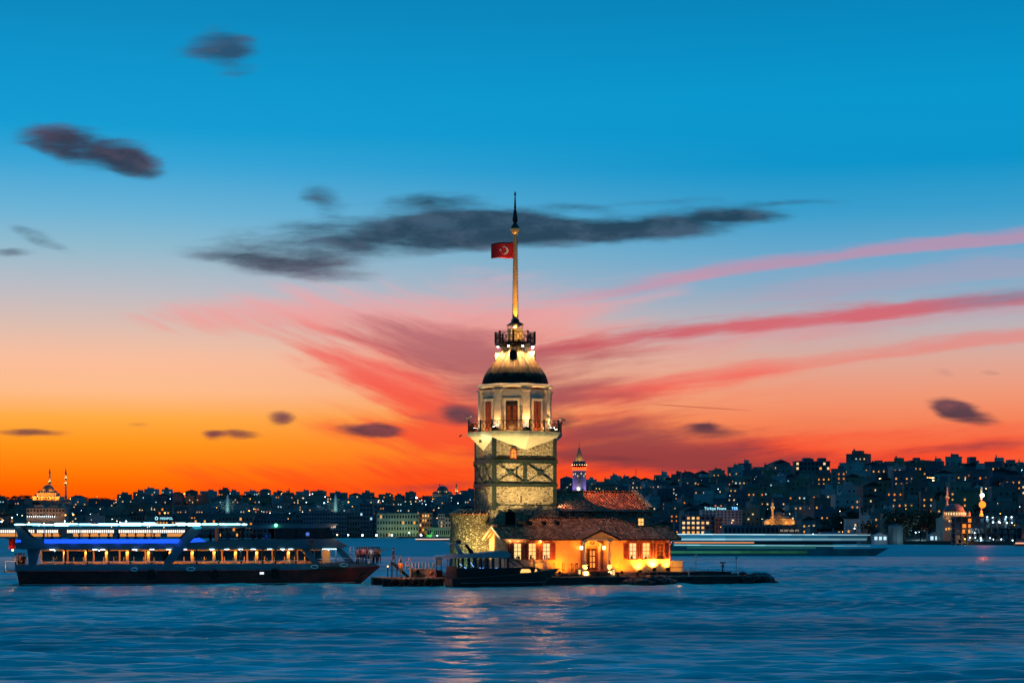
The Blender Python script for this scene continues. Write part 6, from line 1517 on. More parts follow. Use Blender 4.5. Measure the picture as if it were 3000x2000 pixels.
def rock(px, py, v, r, label, group, seed, sq=.7):
    u, z = T.u(px,v), T.z(py,T.u(px,v),v)
    t = bpy.data.objects.new('rock', None)
    bm = bmesh.new(); bmesh.ops.create_icosphere(bm, subdivisions=3, radius=1)
    for vv in bm.verts:
        n = mnoise.noise(vv.co*1.1+Vector((seed*3.1,0,0)))*.55+mnoise.noise(vv.co*2.7+Vector((0,seed*2.3,0)))*.22
        c = Vector([round(x*2.2)/2.2*.45+x*.55 for x in vv.co]); vv.co = c*(1+n)*r; vv.co.z *= sq
    me = bpy.data.meshes.new('rock'); bm.to_mesh(me); bm.free(); me.materials.append(M['rock'])
    o = bpy.data.objects.new('rock', me); C.objects.link(o); x, y = T.W(u,v); o.location = (x,y,z); o.rotation_euler = (0,0,seed)
    tag(o, label, 'rock', group); bpy.data.objects.remove(t)
for i,(px,py,r) in enumerate(((1838,1712,.75),(1858,1710,.8),(1880,1706,.9),(1900,1702,.75),(1918,1704,.95),(1937,1704,.85),(1952,1700,.6),(1962,1708,.7),(1893,1714,.9),(1925,1714,.9),(1955,1714,.8),(1872,1698,.4))):
    rock(px,py,-11.0-.25*(i%3),r,f'{RL[i]} dark rock heaped against the quay below the floodlit windows, {UPW[i]} of the heap',"rocks heaped against the quay",i*1.7+1)
for i,(px,py,v,r,tx) in enumerate(((2196,1700,-9.6,.9,'against the jetty end'),(2218,1697,-9.2,.95,'on top of the jetty tip heap'),(2238,1701,-9.4,.9,'in the middle of the jetty tip heap'),(2256,1706,-9.5,.75,'near the outer end of the jetty tip'),(2268,1709,-9.4,.45,'outermost at the jetty tip, nearly awash'),(2152,1687,-8.0,.5,'behind the pinkish sign'),(2176,1687,-7.6,.6,'right of the short white post'),(2232,1694,-8.6,.8,'highest of the jetty tip heap'))):
    rock(px,py,v,r,f'{RL[i]} dark rock {tx}','rocks at the jetty tip',i*2.3+20)

# ================================================================== FAR SHORES
def itp(tab, x):
    if x <= tab[0][0]: return tab[0][1]
    for (a, va), (b, vb) in zip(tab, tab[1:]):
        if x <= b: return va+(vb-va)*(x-a)/(b-a)
    return tab[-1][1]
DS = [(-400,1950),(1330,1840),(1500,1650),(1700,1380),(2100,1080),(2600,880),(3000,800),(3400,740)]
DD = [(-400,650),(1330,600),(1700,480),(2100,400),(3400,340)]
YT = [(-400,1464),(0,1464),(100,1458),(320,1468),(430,1457),(600,1457),(800,1456),(1100,1466),(1280,1460),(1400,1456),(1640,1430),(1800,1430),(1950,1426),(2050,1412),(2150,1404),(2300,1398),(2420,1392),(2600,1382),(2750,1378),(2900,1382),(3000,1376),(3400,1370)]
def ter(px, t):
    d = itp(DS,px)+t*itp(DD,px); zt_ = HZ+(HOR-itp(YT,px))/F*(itp(DS,px)+itp(DD,px))
    if t < 0: z = -3
    elif t <= 1: s = max(0,(t-.06)/.94); z = 1.6+(zt_-1.6)*(s*s*(3-2*s)*.55+s*.45)
    else: z = zt_-(t-1)*30
    return d, z
def hills():
    q = MB(); xs = list(range(-400,3401,20)); ts = [-.004,0,.02,.06,.12,.2,.3,.4,.5,.6,.7,.8,.9,1.0,1.15,1.6]
    vs = []
    for px in xs:
        for t in ts:
            d, z = ter(px,t); vs.append(((px-1500)/F*d, d, z+(1.4*mnoise.noise(Vector((px*.02,t*9,0))) if t > .1 else 0)))
    n = len(ts)
    q.add(vs, [(i*n+j,(i+1)*n+j,(i+1)*n+j+1,i*n+j+1) for i in range(len(xs)-1) for j in range(n-1)])
    tag(q.build('hills', pm('hill_dark_green', (.030,.036,.026), .95, 0, .4, .02, 0), smooth=True), kind='structure')
hills()
def cp(px, py, D): return ((px-1500)/F*D, D, HZ-(py-HOR)/F*D)
CITYW = [pm('city_wall_'+n, c, .85, 0, .22, .12, 0, 10, .25) for n,c in (('grey',(.30,.28,.25)),('ochre',(.36,.27,.17)),('white',(.50,.48,.44)),('rose',(.34,.20,.16)),('slate',(.17,.18,.20)),('sand',(.40,.34,.25)))]
CITYN = ['grey','ochre','whitish','rosy','slate','sandy']
CROOF = [pm('city_roof_red', (.13,.05,.035), .85, 0, .3, .3, 0), pm('city_roof_dark', (.055,.055,.058), .9, 0, .3, .3, 0)]
DW = pm('city_window_dark', (.012,.016,.02), .25, 0, .1, 1, 0)
LW = {'amber': em('far_window_amber',(1,.44,.10),1.05),'pale':em('far_window_pale',(1,.68,.32),1.15),'white':em('far_window_white',(.50,.82,1),1.15),'orange':em('far_window_orange',(1,.26,.03),1.2)}
def wmesh(w, h, m_):
    q = MB(); q.box(-w/2,w/2,-.09,.09,0,h); me = q.mesh('window'); me.materials.append(m_); return me
WM = {k: wmesh(1.0,1.35,m_) for k,m_ in LW.items()}; WMD = wmesh(1.15,1.55,DW)
NW = ['no','one','two','three','four','five','six','seven','eight','nine','ten','eleven','twelve','thirteen','fourteen','fifteen','sixteen','seventeen','eighteen','nineteen','twenty','twenty-one','twenty-two','twenty-three','twenty-four','twenty-five','twenty-six','twenty-seven','twenty-eight','twenty-nine','thirty','thirty-one','thirty-two','thirty-three','thirty-four','thirty-five','thirty-six']
ORDN = UPW+['sixteenth','seventeenth','eighteenth','nineteenth','twentieth','twenty-first','twenty-second','twenty-third','twenty-fourth','twenty-fifth','twenty-sixth','twenty-seventh','twenty-eighth','twenty-ninth','thirtieth','thirty-first','thirty-second','thirty-third','thirty-fourth','thirty-fifth','thirty-sixth','thirty-seventh','thirty-eighth','thirty-ninth','fortieth']
cr = random.Random(21)
def house_far(x, y, z, w, d, h, rot, wi, kind, lits, darks, big=1.0, palette=('amber','amber','pale','orange'), name='city_house', lit_list=None, fl=3.0):
    t = bpy.data.objects.new(name, None); C.objects.link(t); t.location = (x,y,z); t.rotation_euler = (0,0,rot); ORG[t.name] = (0,0,0)
    q = MB(); q.box(-w/2,w/2,0,d,-6,h)
    if kind == 'flat': q.box(-w/2-.15,w/2+.15,-.15,d+.15,h+.002,h+.5)
    for k in range(1, int(h/fl)): q.box(-w/2-.06,w/2+.06,-.06,-.002,k*fl-.12,k*fl+.05) if big > .9 and cr.random() < .6 else None
    q.build('wall', CITYW[wi], t)
    if kind == 'flat':
        q = MB(); a = cr.uniform(-.3,.1)*w; ww = w*cr.uniform(.25,.5); hh = cr.uniform(1.6,3.4); q.box(a,a+ww,d*.2,d*.8,h+.503,h+hh); q.box(a+ww*.1,a+ww*.2,d*.3,d*.5,h+hh+.002,h+hh+cr.uniform(.6,1.6)); q.build('roof_house', CITYW[(wi+4)%6 if cr.random()<.5 else wi], t)
    else:
        e = .25; r = w*.16; hh = min(w,d)*.15+.5; q = MB()
        if kind == 'hip': P = [(-w/2-e,-e,h),(w/2+e,-e,h),(w/2+e,d+e,h),(-w/2-e,d+e,h),(-w/2+w*.3,d/2,h+hh),(w/2-w*.3,d/2,h+hh)]; q.add(P,[(0,1,5,4),(1,2,5),(2,3,4,5),(3,0,4),(3,2,1,0)])
        else: q.prism([(-w/2-e,h),(w/2+e,h),(0,h+hh*1.2)],-e,d+e,'y')
        rf = q.build('roof', CROOF[0 if cr.random()<.5 else 1], t)
        if cr.random() < .7: q = MB(); a = cr.uniform(-.25,.25)*w; q.box(a,a+.8,d*.55,d*.55+.8,h+.3,h+hh+1.1); q.build('chimney', CITYW[wi], rf)
    nf, nc = max(1,int((h-.6)/fl)), max(2,int(w/2.7)); cells = [(f,c) for f in range(nf) for c in range(nc)]
    cr.shuffle(cells); k = 0
    if lits and nc > 2 and cr.random() < .5:       # lit rooms tend to sit side by side
        f0 = cr.randrange(nf); c0 = cr.randrange(nc-1); pr = [(f0,c0),(f0,c0+1)]; cells = pr+[q_ for q_ in cells if q_ not in pr]
    pal = cr.choice(palette)
    for (f,c) in cells[:lits]:
        col = pal if cr.random() < .65 else cr.choice(palette)
        wx = -w/2+(c+.5)*w/nc
        inst(WM[col], 'window', t, (wx,-.10,f*fl+.95), (big*cr.uniform(.75,1.15),1,big*cr.uniform(.7,1.0)))
    for (f,c) in cells[lits:lits+darks]:
        inst(WMD, 'window', t, (-w/2+(c+.5)*w/nc,-.05,f*fl+.9), (big*.95,1,big*.95))
    return t, min(lits,len(cells))
EXR = [(1990,2180),(2225,2345)]
NH = [0]
def rows(region, x0, x1, ts, wavg, gap, hr, skip, litr, darks, big, pal, phrase):
    for ri, t_ in enumerate(ts):
        px = x0+cr.uniform(0,20); n = 0
        while px < x1:
            w = wavg*cr.uniform(.7,1.45); d, z = ter(px, t_+cr.uniform(-.025,.025)); pw = w/d*F
            pc = px+pw/2
            px += pw+gap*cr.uniform(.2,1.8)/d*F
            d, z = ter(pc, t_)
            ok = not skip(pc, ri, pw/2)
            h = cr.uniform(*hr)*(1.15 if ri == len(ts)-1 and cr.random() < .3 else 1)
            ytop = HOR-(z+h-HZ)/d*F
            if NH[0] >= 292: return
            if not ok or (1630 < pc < 1915 and ytop > 1436) or (1385 < pc < 1632): continue
            lits = cr.randint(*litr); kind = cr.choice(['flat','flat','flat','flat','hip','gable']); wi = cr.choice([0,1,2,3,4,4,5,0])
            t, nl = house_far((pc-1500)/F*d, d, z, w, cr.uniform(8,12), h, cr.uniform(-.35,.35)+math.atan2(-(pc-1500)/F,1)*1, wi, kind, lits, darks if ri < len(ts)-2 or region == 'right' else 0, big, pal)
            rk = {'flat':'flat-roofed','hip':'hip-roofed','gable':'gabled'}[kind]
            tag(t, f'{CITYN[wi]} {rk} house with {NW[nl]} lit windows, {ORDN[n] if n < len(ORDN) else "last"} in the {phrase[ri]}', 'house', 'houses on the '+region+' hillside'); n += 1; NH[0] += 1
PHR = ['lowest right hillside row','second right hillside row','third right hillside row','fourth right hillside row','fifth right hillside row','sixth right hillside row','seventh right hillside row','eighth right hillside row','right skyline row']
SPEC = [(2322,2440,7),(2322,2440,8),(2540,2630,8),(2660,2735,8),(2815,2920,8),(2935,3010,8),(2935,3010,7)]
def skipR(pc, ri, hw):
    if any(a-hw < pc < b+hw and ri == r for a,b,r in SPEC): return True
    if ri == 0 and (1985-hw < pc < 2460+hw or pc > 2590): return True
    if ri == 1 and (2045-hw < pc < 2182+hw or 2225-hw < pc < 2345+hw or pc > 2640): return True
    if ri == 2 and (2245-hw < pc < 2290 or 2760-hw < pc < 2850+hw or pc > 2865-hw): return True
    return False
rows('right', 1640, 3030, [.05,.16,.27,.39,.51,.63,.74,.85,.96], 10.2, 1.2, (6,12), skipR, (0,8), 7, .78, ('amber','amber','amber','amber','pale','pale','white','orange'), PHR)
def skipL(pc, ri, hw):
    if ri == 0 and (pc < 560 or 860-hw < pc < 1330+hw): return True
    if ri == 1 and (70-hw < pc < 200+hw or 860-hw < pc < 1110): return True
    if ri == 3 and 85-hw < pc < 210+hw: return True
    if ri == 4 and (85-hw < pc < 210+hw or 1262-hw < pc < 1345+hw or pc < 340): return True
    return False
PHL = ['lowest left slope row','second left slope row','third left slope row','fourth left slope row','left skyline row']
rows('left', -25, 1388, [.12,.34,.55,.76,.96], 15, 3, (6,11), skipL, (0,4), 2, 1.15, ('white','white','pale','amber','amber','orange'), PHL)

# ---- trees
LEAF = pm('leaf_dark', (.030,.042,.020), .8, 0, .45, .8, 0); BARK = pm('bark_dark', (.05,.04,.03), .9, 0, .3, 2, 0)
def tree_meshes(seed):
    r = random.Random(seed); q = MB()
    lobes = [(Vector((r.gauss(0,.30),r.gauss(0,.25),.62+r.uniform(-.16,.20))), r.uniform(.17,.30)) for _ in range(8)]
    for c, rad in lobes:
        for _ in range(46):
            d = Vector((r.gauss(0,1),r.gauss(0,1),r.gauss(0,.8))).normalized()*rad*r.uniform(.55,1.12); p = c+d
            a = Vector((r.gauss(0,1),r.gauss(0,1),r.gauss(0,1))).normalized(); b = a.cross(Vector((r.gauss(0,1),r.gauss(0,1),r.gauss(0,1)))).normalized(); s = r.uniform(.03,.065)
            q.poly([p-a*s,p-b*s*.7,p+a*s,p+b*s*.7])
    cm = q.mesh('crown'); cm.materials.append(LEAF)
    q = MB(); q.tube([(0,0,-.1),(.01,0,.2),(0,.01,.45),(.02,0,.66)],[.035,.028,.02,.008],6)
    for c, rad in lobes[:5]: q.tube([(0,0,.34),tuple(c*.6+Vector((0,0,.2))),tuple(c)],[.014,.009,.004],4)
    tm = q.mesh('trunk'); tm.materials.append(BARK); return cm, tm
TM = [tree_meshes(i) for i in range(4)]
def tree(px, t_, h, label, group, wide=1.0):
    d, z = ter(px,t_); t = thing('tree', label, 'tree', None, ((px-1500)/F*d, d, z-.5-(h*.3 if t_ > .95 else 0)), group, cr.uniform(0,6)); k = TM[cr.randrange(4)]
    inst(k[0],'crown',t,(0,0,0),(h*wide,h*wide,h)); inst(k[1],'trunk',t,(0,0,0),(h,h,h))
n = 0
for i in range(30):
    px = i*11+cr.uniform(-4,4)
    if 92 < px < 205: continue
    tree(px, .985, cr.uniform(6,8.5), f'dark round tree on the left skyline around the great mosque, {ORDN[n]} from the left', 'trees on the left skyline', 1.25); n += 1
for i in range(34):
    px = 345+i*30+cr.uniform(-9,9)
    if 1255 < px < 1350: continue
    tree(px, 1.0, cr.uniform(5.5,8), f'dark round tree among the left skyline roofs, {ORDN[i]} towards the tower', 'trees on the left skyline', 1.2)
for i in range(20):
    tree(30+i*62+cr.uniform(-20,20), cr.choice([.22,.45,.66]), cr.uniform(7,10), f'dark leafy tree between houses of the left slope, {ORDN[i]} from the left', 'trees on the left slope', 1.2)
for i in range(16):
    tree(2450+i*20+cr.uniform(-8,8), cr.choice([.05,.10,.16,.2]), cr.uniform(9,15), f'dark leafy tree behind the right waterfront, {ORDN[i]} from the tall mast', 'trees behind the right waterfront', 1.1)
for i in range(18):
    tree(1960+i*58+cr.uniform(-18,18), cr.choice([.36,.5,.63,.76,.88]), cr.uniform(6,8), f'small dark tree between houses of the right slope, {ORDN[i]} from the tower', 'trees on the right slope', 1.1)

# ---- street lamps
LAMPC = {'white': em('far_lamp_white',(.60,.88,1),12),'orange':em('far_lamp_orange',(1,.36,.06),9),'warm':em('far_lamp_warm',(1,.66,.34),10)}
def bulbm(k):
    q = MB(); q.ball((0,0,0),1,8,6); me = q.mesh('bulb',smooth=True); me.materials.append(LAMPC[k]); return me
BMs = {k: bulbm(k) for k in LAMPC}
q = MB(); q.tube([(0,0,-1),(0,0,-.03)],.014,5); q.tube([(0,0,-.03),(.0,-.10,.0)],.01,4); POLE = q.mesh('pole'); POLE.materials.append(M['iron'])
def slamp(px, py, D, r, col, label, group=None, hp=8, power=0):
    x,y,z = cp(px,py,D); t = thing('street_lamp', label, 'street lamp', None, (x,y,z-hp), group)
    inst(POLE,'pole',t,(0,.25,hp),(6,6,hp)); inst(BMs[col],'bulb',t,(0,-.35,hp),(r,r,r))
    if power: light('glow','POINT',t,(0,-1.2,hp),power,{'white':(.6,.88,1),'orange':(1,.36,.06),'warm':(1,.7,.4)}[col],None,r)
    return t
lr = random.Random(4)
for i in range(110):
    px = lr.uniform(0,1385); t_ = lr.uniform(.05,.92); d, z = ter(px,t_); col = lr.choice(['white','white','orange','orange','warm'])
    py = HOR-(z+7.5-HZ)/d*F
    slamp(px, py, d-14, lr.uniform(.22,.46), col, f'small {col} street lamp glowing among the houses of the left slope', f'{col} street lamps on the left slope', 7.5)
for i in range(36):
    px = lr.uniform(1930,3000); t_ = lr.uniform(.05,.8); d, z = ter(px,t_); col = lr.choice(['white','orange','warm','warm'])
    slamp(px, HOR-(z+7-HZ)/d*F, d-12, lr.uniform(.10,.2), col, f'small {col} street lamp glowing among the houses of the right slope', f'{col} street lamps on the right slope', 7)
for px,py,D,r,col,pw,tx in ((208,1460,2450,1.5,'orange',9000,'strong orange lamp on the left skyline beside the great mosque'),(1220,1457,2380,1.4,'white',4000,'strong white lamp on the skyline left of the central mosque'),(483,1502,2150,1.1,'orange',9000,'strong orange lamp before a lit house front on the left slope'),(730,1495,2150,1.0,'orange',5000,'strong orange lamp right of the first bridge pylon'),(1021,1470,2250,1.0,'orange',4000,'strong orange lamp right of the second bridge pylon'),(192,1508,2050,1.0,'orange',3000,'orange lamp right of the pale lit palace'),(215,1507,2050,1.1,'orange',3000,'second orange lamp right of the pale lit palace'),(540,1446,2350,1.0,'orange',4000,'orange lamp low on the left skyline by the rooftop terrace'),(5,1527,1900,1.0,'white',1500,'white lamp at the left edge above the boat stern'),(190,1526,1900,.8,'white',800,'white lamp just above the boat canopy on the left'),(370,1526,1900,.8,'white',800,'white lamp just above the middle of the boat canopy'),(950,1473,2200,.9,'white',1500,'white lamp left of the second bridge pylon'),
    (988,1566,1830,.8,'warm',1500,'warm lamp on the far quay nearest the boat bow'),(1020,1566,1830,1.0,'white',3000,'white lamp on the far quay beside the lit kiosk'),(1062,1567,1830,1.15,'white',3000,'white lamp on the far quay before the dark blocks'),(1103,1567,1830,1.15,'white',3500,'white lamp at the left end of the green-lit facade'),(1148,1567,1830,1.0,'white',3000,'white lamp before the green-lit arcade'),(1199,1560,1830,.8,'white',2000,'white lamp high before the green-lit facade'),(1234,1567,1830,1.0,'white',2500,'white lamp between green-lit facade and green crane'),(1281,1568,1830,.6,'white',1000,'white lamp right of the green crane'),
    (2690,1556,890,.75,'white',3500,'dazzling white floodlight among trees on the right quay'),(2682,1559,890,.4,'white',500,'smaller white lamp beside the dazzling floodlight'),(2855,1560,840,.45,'white',1500,'white lamp low before the steel-framed building'),(2826,1578,830,.38,'orange',600,'orange lamp at the waterline before the steel-framed building'),(2503,1547,920,.35,'white',700,'white lamp on a pole left of the tall mast'),(2366,1546,1000,.45,'warm',1200,'warm lamp on the shed end beside the pale warehouse'),(2112,1543,1070,.4,'orange',900,'orange lamp at the corner of the lit office block'),(2468,1557,920,.22,'orange',0,'red-orange lamp low on the right quay')):
    slamp(px,py,D,r*.72,col,tx,None,6,pw*.6)
for i,px in enumerate((2382,2400,2440,2463,2486,2508,2544)): slamp(px,1564,960,.22,'white','small white lamp in the row along the right quay','small lamps along the right quay',3)

# ================================================================== LANDMARKS ON THE FAR SHORES
LST = pm('lit_limestone', (.50,.42,.30), .8, 0, .15, .3, 0, 10, .2); DLEAD = pm('dome_grey', (.10,.11,.12), .6, .1, .2, .3, 0)
def spot(par, loc, aim, pw, col, ang=80, size=.6): return light('beam','SPOT',par,loc,pw,col,aim,size,ang,.7)
def dome(q, x, y, z, r, sq=.9, n=20): q.lathe([(r*math.cos(a*PI/16), z+r*sq*math.sin(a*PI/16)) for a in range(8)]+[(.02*r,z+r*sq)], n, x, y)
def minaret(par, x, y, z, h, r, bal, mats=(None,None), tip=.22, litmat=None, lr_=1.35):
    q = MB(); zb = z+h*(1-tip); q.lathe([(r*1.5,z-4),(r*1.5,z+h*.1),(r,z+h*.16),(r*.88,zb)],12,x,y); mn = q.build('minaret', mats[0] or LST, par)
    q = MB(); q.lathe([(r*1.1,zb+.01),(r*.8,zb+h*tip*.3),(.05,z+h)],12,x,y); q.build('cap', mats[1] or DLEAD, mn)
    for b in bal:
        q = MB(); zz = z+h*b; q.lathe([(r,zz-r*1.6),(r*1.9,zz),(r*1.9,zz+r*.9),(r*.95,zz+r*.9)],12,x,y); q.build('balcony', litmat or LST, mn)
        for a in (-2.2,-.9): light('glow','POINT',par,(x+r*2.6*math.cos(a),y+r*2.6*math.sin(a),zz+r*1.2),r*r*260*lr_,(1,.66,.26),None,.2)
def mosque(px, py, D, sc, label, R_, minars, litcol, pw, win=False):
    x,y,z = cp(px,py,D); t = thing('mosque', label, 'mosque', None, (x,y,z)); k = D/F
    r = R_*k
    q = MB(); q.box(-r*2.4,r*2.4,-r*.6,r*3,-8,r*.55); q.box(-r*1.75,r*1.75,-r*.3,r*2.6,r*.552,r*1.15); q.lathe([(r*1.1,r*1.152),(r*1.06,r*1.75)],16,0,r*1.1); q.build('wall', LST, t)
    q = MB(); dome(q,0,r*1.1,r*1.752,r,.85); q.tube([(0,r*1.1,r*2.55),(0,r*1.1,r*2.95)],r*.03,5); q.build('dome', DLEAD, t)
    for sx,sy,rr in ((-1.15,.3,.62),(1.15,.3,.62),(0,-.15,.66)): q = MB(); dome(q,sx*r,r*sy+r*.2,r*1.15,rr*r,.8,14); q.build('half_dome', DLEAD, t)
    for sx in (-2.0,-1.45,1.45,2.0): q = MB(); dome(q,sx*r,r*.1,r*.55,.34*r,.9,12); q.lathe([(.30*r,r*.3),(.30*r,r*.56)],10,sx*r,r*.1); q.build('small_dome', DLEAD, t)
    for i in range(9):
        a = PI*(1.05+.9*i/8); q = MB(); c = (r*1.09*math.cos(a), r*1.1+r*1.09*math.sin(a)); q.box(c[0]-r*.07,c[0]+r*.07,c[1]-.1,c[1]+.1,r*1.3,r*1.62); q.build('window', LW['pale' if win else 'amber'], t)
    for i in range(7): xx = (-1.5+i*.5)*r; q = MB(); q.prism([(xx-r*.12,r*.05),(xx+r*.12,r*.05),(xx+r*.12,r*.3),(xx,r*.42),(xx-r*.12,r*.3)],-r*.6-.12,-r*.6-.003,'y'); q.build('window', DW, t)
    for mx,y0,y1,rw,bal in minars:
        minaret(t,(mx-px)*k,r*.2 if mx > px+20 else r*2.2,(py-y1)*k,(y1-y0)*k,rw*k,bal)
    for sx in (-2.2,-.9,.6,2.0): spot(t,(sx*r,-r*1.5,r*.1),(sx*r*.7,r*.6,r*1.3),pw,litcol,110)
    for sx in (-.8,.8): light('glow','POINT',t,(sx*r*1.3,-r*.15,r*1.75),pw*.10,litcol,None,.4)
    return t
mosque(137,1462,2480,1,'great domed mosque with two slim minarets glowing orange on the left skyline',16.5,((137,1369,1440,2.6,(.42,)),(192,1369,1462,2.6,(.48,.66))),(1,.28,.02),11000)
mosque(1296,1466,2400,1,'domed mosque with two minarets dark on the skyline just left of the tower',17,((1287,1414,1455,2.2,(.35,)),(1337,1414,1458,2.2,(.42,))),(1,.6,.3),500,True)
for px,y0,y1,D,tx in ((847,1427,1452,2450,'thin dark minaret on the skyline between the bridge pylons'),(1917,1389,1424,1500,'thin dark church spire on the skyline right of the conical tower')):
    x,y,z = cp(px,y1,D); k = D/F; t = thing('spire', tx, 'spire', None, (x,y,z)); h = (y1-y0)*k
    q = MB(); q.lathe([(2.1*k,-4),(2.1*k,h*.45),(2.7*k,h*.46),(2.7*k,h*.52)],10,0,0); q.build('shaft', CITYW[4], t); q = MB(); q.lathe([(2.3*k,h*.522),(.05,h)],10,0,0); q.build('cap', CROOF[1], t)
# cable-stayed bridge
def bridge():
    D = 2080; k = D/F; x0,_,z0 = cp(667,1504,D); t = thing('cable_stayed_bridge', 'cable-stayed bridge with two pale floodlit pylons on the far water', 'bridge', None, (x0,D,0))
    zd = z0
    q = MB(); q.box((480-667)*k,(1180-667)*k,-4,4,zd-2,zd); q.build('deck', CITYW[4], t)
    for px,py in ((667,1448),(983,1446)):
        xx = (px-667)*k; zt_ = HZ+(HOR-py)*k; q = MB(); q.lathe([(2.6,-2),(2.4,zd),(1.5,zt_-6),(.5,zt_)],10,xx,0); pl = q.build('pylon', M['white'], t)
        for sx in (-1,1):
            for i in range(7):
                q = MB(); q.tube([(xx,0,zd+(zt_-zd)*(.25+.085*i)),(xx+sx*(10+i*8.5),0,zd+.3)],.16,4); q.build('cable', M['white'], pl)
            spot(t,(xx+sx*7,-16,zd-1),(xx,0,zd+(zt_-zd)*.55),3600,(.45,1,.80),60)
    for px in (510,600,760,870,1080): q = MB(); xx = (px-667)*k; q.box(xx-1.5,xx+1.5,-3,3,-2,zd-2.002); q.build('pier', CITYW[4], t)
bridge()
# low road bridge with a row of bright bays seen through the boat
def lowbridge():
    D = 1720; k = D/F; x0,_,z0 = cp(0,1562,D); t = thing('low_road_bridge', 'low road bridge with a row of bright white bays seen through the sightseeing boat', 'bridge', None, (x0,D,0))
    zt_ = HZ+(HOR-1547)*k; q = MB(); q.box(-40,560*k,0,12,zt_-1.2,zt_+.6); q.box(-40,560*k,-1.5,12,.8,1.8); q.build('deck', CITYW[0], t)
    lm = em('bay_white',(1,.90,.76),1.6); lo = em('bay_orange',(1,.36,.08),.8); n = 0
    for i in range(86):
        px = 4+i*6.3
        if 172 < px < 196 or 335 < px < 350 or 100 < px < 106: continue
        q = MB(); q.box(px*k-.70,px*k+.55,-.35,-.05,zt_-4.0,zt_-1.4); q.build('lit_bay', lm, t); n += 1
    for a,b in ((0,55),(70,178),(215,330),(352,470),(490,545)):
        q = MB(); q.box(a*k,b*k,-.3,-.1,2.0,zt_-4.6); q.build('lower_front', lo, t)
    for px in (20,80,140,210,270,330,400,460,530): q = MB(); q.box(px*k-1,px*k+1,-1,10,-2,.798); q.build('pier', CITYW[4], t)
lowbridge()
# conical tower on the ridge
def ctower():
    D = 1640; k = D/F; px = 1697; x,y,z = cp(px,1440,D); t = thing('conical_tower', 'round stone tower with conical cap, glowing violet and red on the ridge', 'tower', None, (x,y,z))
    h = lambda py: (1440-py)*k; w = lambda p: p*k
    q = MB(); q.lathe([(w(20),-12),(w(19.7),h(1400)),(w(19.2),h(1381))],28,0,0); q.build('shaft', LST, t)
    q = MB(); q.lathe([(w(20.2),h(1381)),(w(20.8),h(1380)),(w(20.8),h(1379)),(w(19),h(1379))],28,0,0); q.build('ring', M['white'], t)
    q = MB(); q.lathe([(w(19),h(1379)),(w(20),h(1366)),(w(21.5),h(1363)),(w(21.5),h(1361)),(w(18),h(1361))],28,0,0); q.build('arcade_drum', M['redwood'], t)
    for i in range(12):
        a = PI*(1.0+i/11.0); q = MB(); c = (w(19.6)*math.cos(a), w(19.6)*math.sin(a)); d = Vector((math.cos(a),math.sin(a),0)); s = Vector((-math.sin(a),math.cos(a),0))
        pr = [(-.75,h(1378)),(.75,h(1378)),(.75,h(1371)),(0,h(1367.5)),(-.75,h(1371))]
        q.loft([[tuple(d*o+s*u+Vector((0,0,zz))) for u,zz in pr] for o in (w(19.3),w(21.0))]); q.build('arch_window', em('tower_red',(1,.10,.02),2.0) if i == 0 else bpy.data.materials['tower_red'], t)
    q = MB(); q.lathe([(w(19),h(1361)),(w(18.5),h(1352)),(w(15),h(1351))],28,0,0); q.build('upper_gallery', CITYW[4], t)
    for i in range(9): a = PI*(1.02+.96*i/8); q = MB(); q.ball((w(21.6)*math.cos(a),w(21.6)*math.sin(a),h(1361.5)),.2,6,4); q.build('gallery_lamp', LAMPC['warm'], t)
    q = MB(); q.lathe([(w(14),h(1351)),(.25,h(1309))],24,0,0); q.tube([(0,0,h(1310)),(0,0,h(1294))],.2,5); q.build('cone_roof', pm('cone_lead',(.30,.24,.15),.6,0,.2,.4,0), t)
    for i,(p,yy) in enumerate(((1685,1388),(1692,1394),(1702,1387),(1710,1394),(1714,1388),(1680,1389))):
        xx = (p-px)*k; yy_ = -math.sqrt(max(.1,w(19.6)**2-xx*xx)); q = MB(); q.box(xx-.35,xx+.35,yy_-.15,yy_+.3,h(yy)-.7,h(yy)+.7); q.build('window', LW['pale'], t)
    for a,c,pw in ((-2.7,(.24,.14,1),11000),(-.45,(.28,.18,1),13000),(-1.9,(.8,.35,.8),2500)): spot(t,(w(46)*math.cos(a),w(46)*math.sin(a),-1),(w(6)*math.cos(a),w(6)*math.sin(a),h(1408)),pw*.62,c,66)
    for sx in (-1,0,1): spot(t,(sx*w(15),-w(20),h(1352)),(sx*w(5),0,h(1332)),1600,(1,.48,.10),80)
    q = MB(); q.ball((w(-3),-w(22),h(1432)),1.0,10,8); q.build('base_floodlight', LAMPC['white'], t)
ctower()
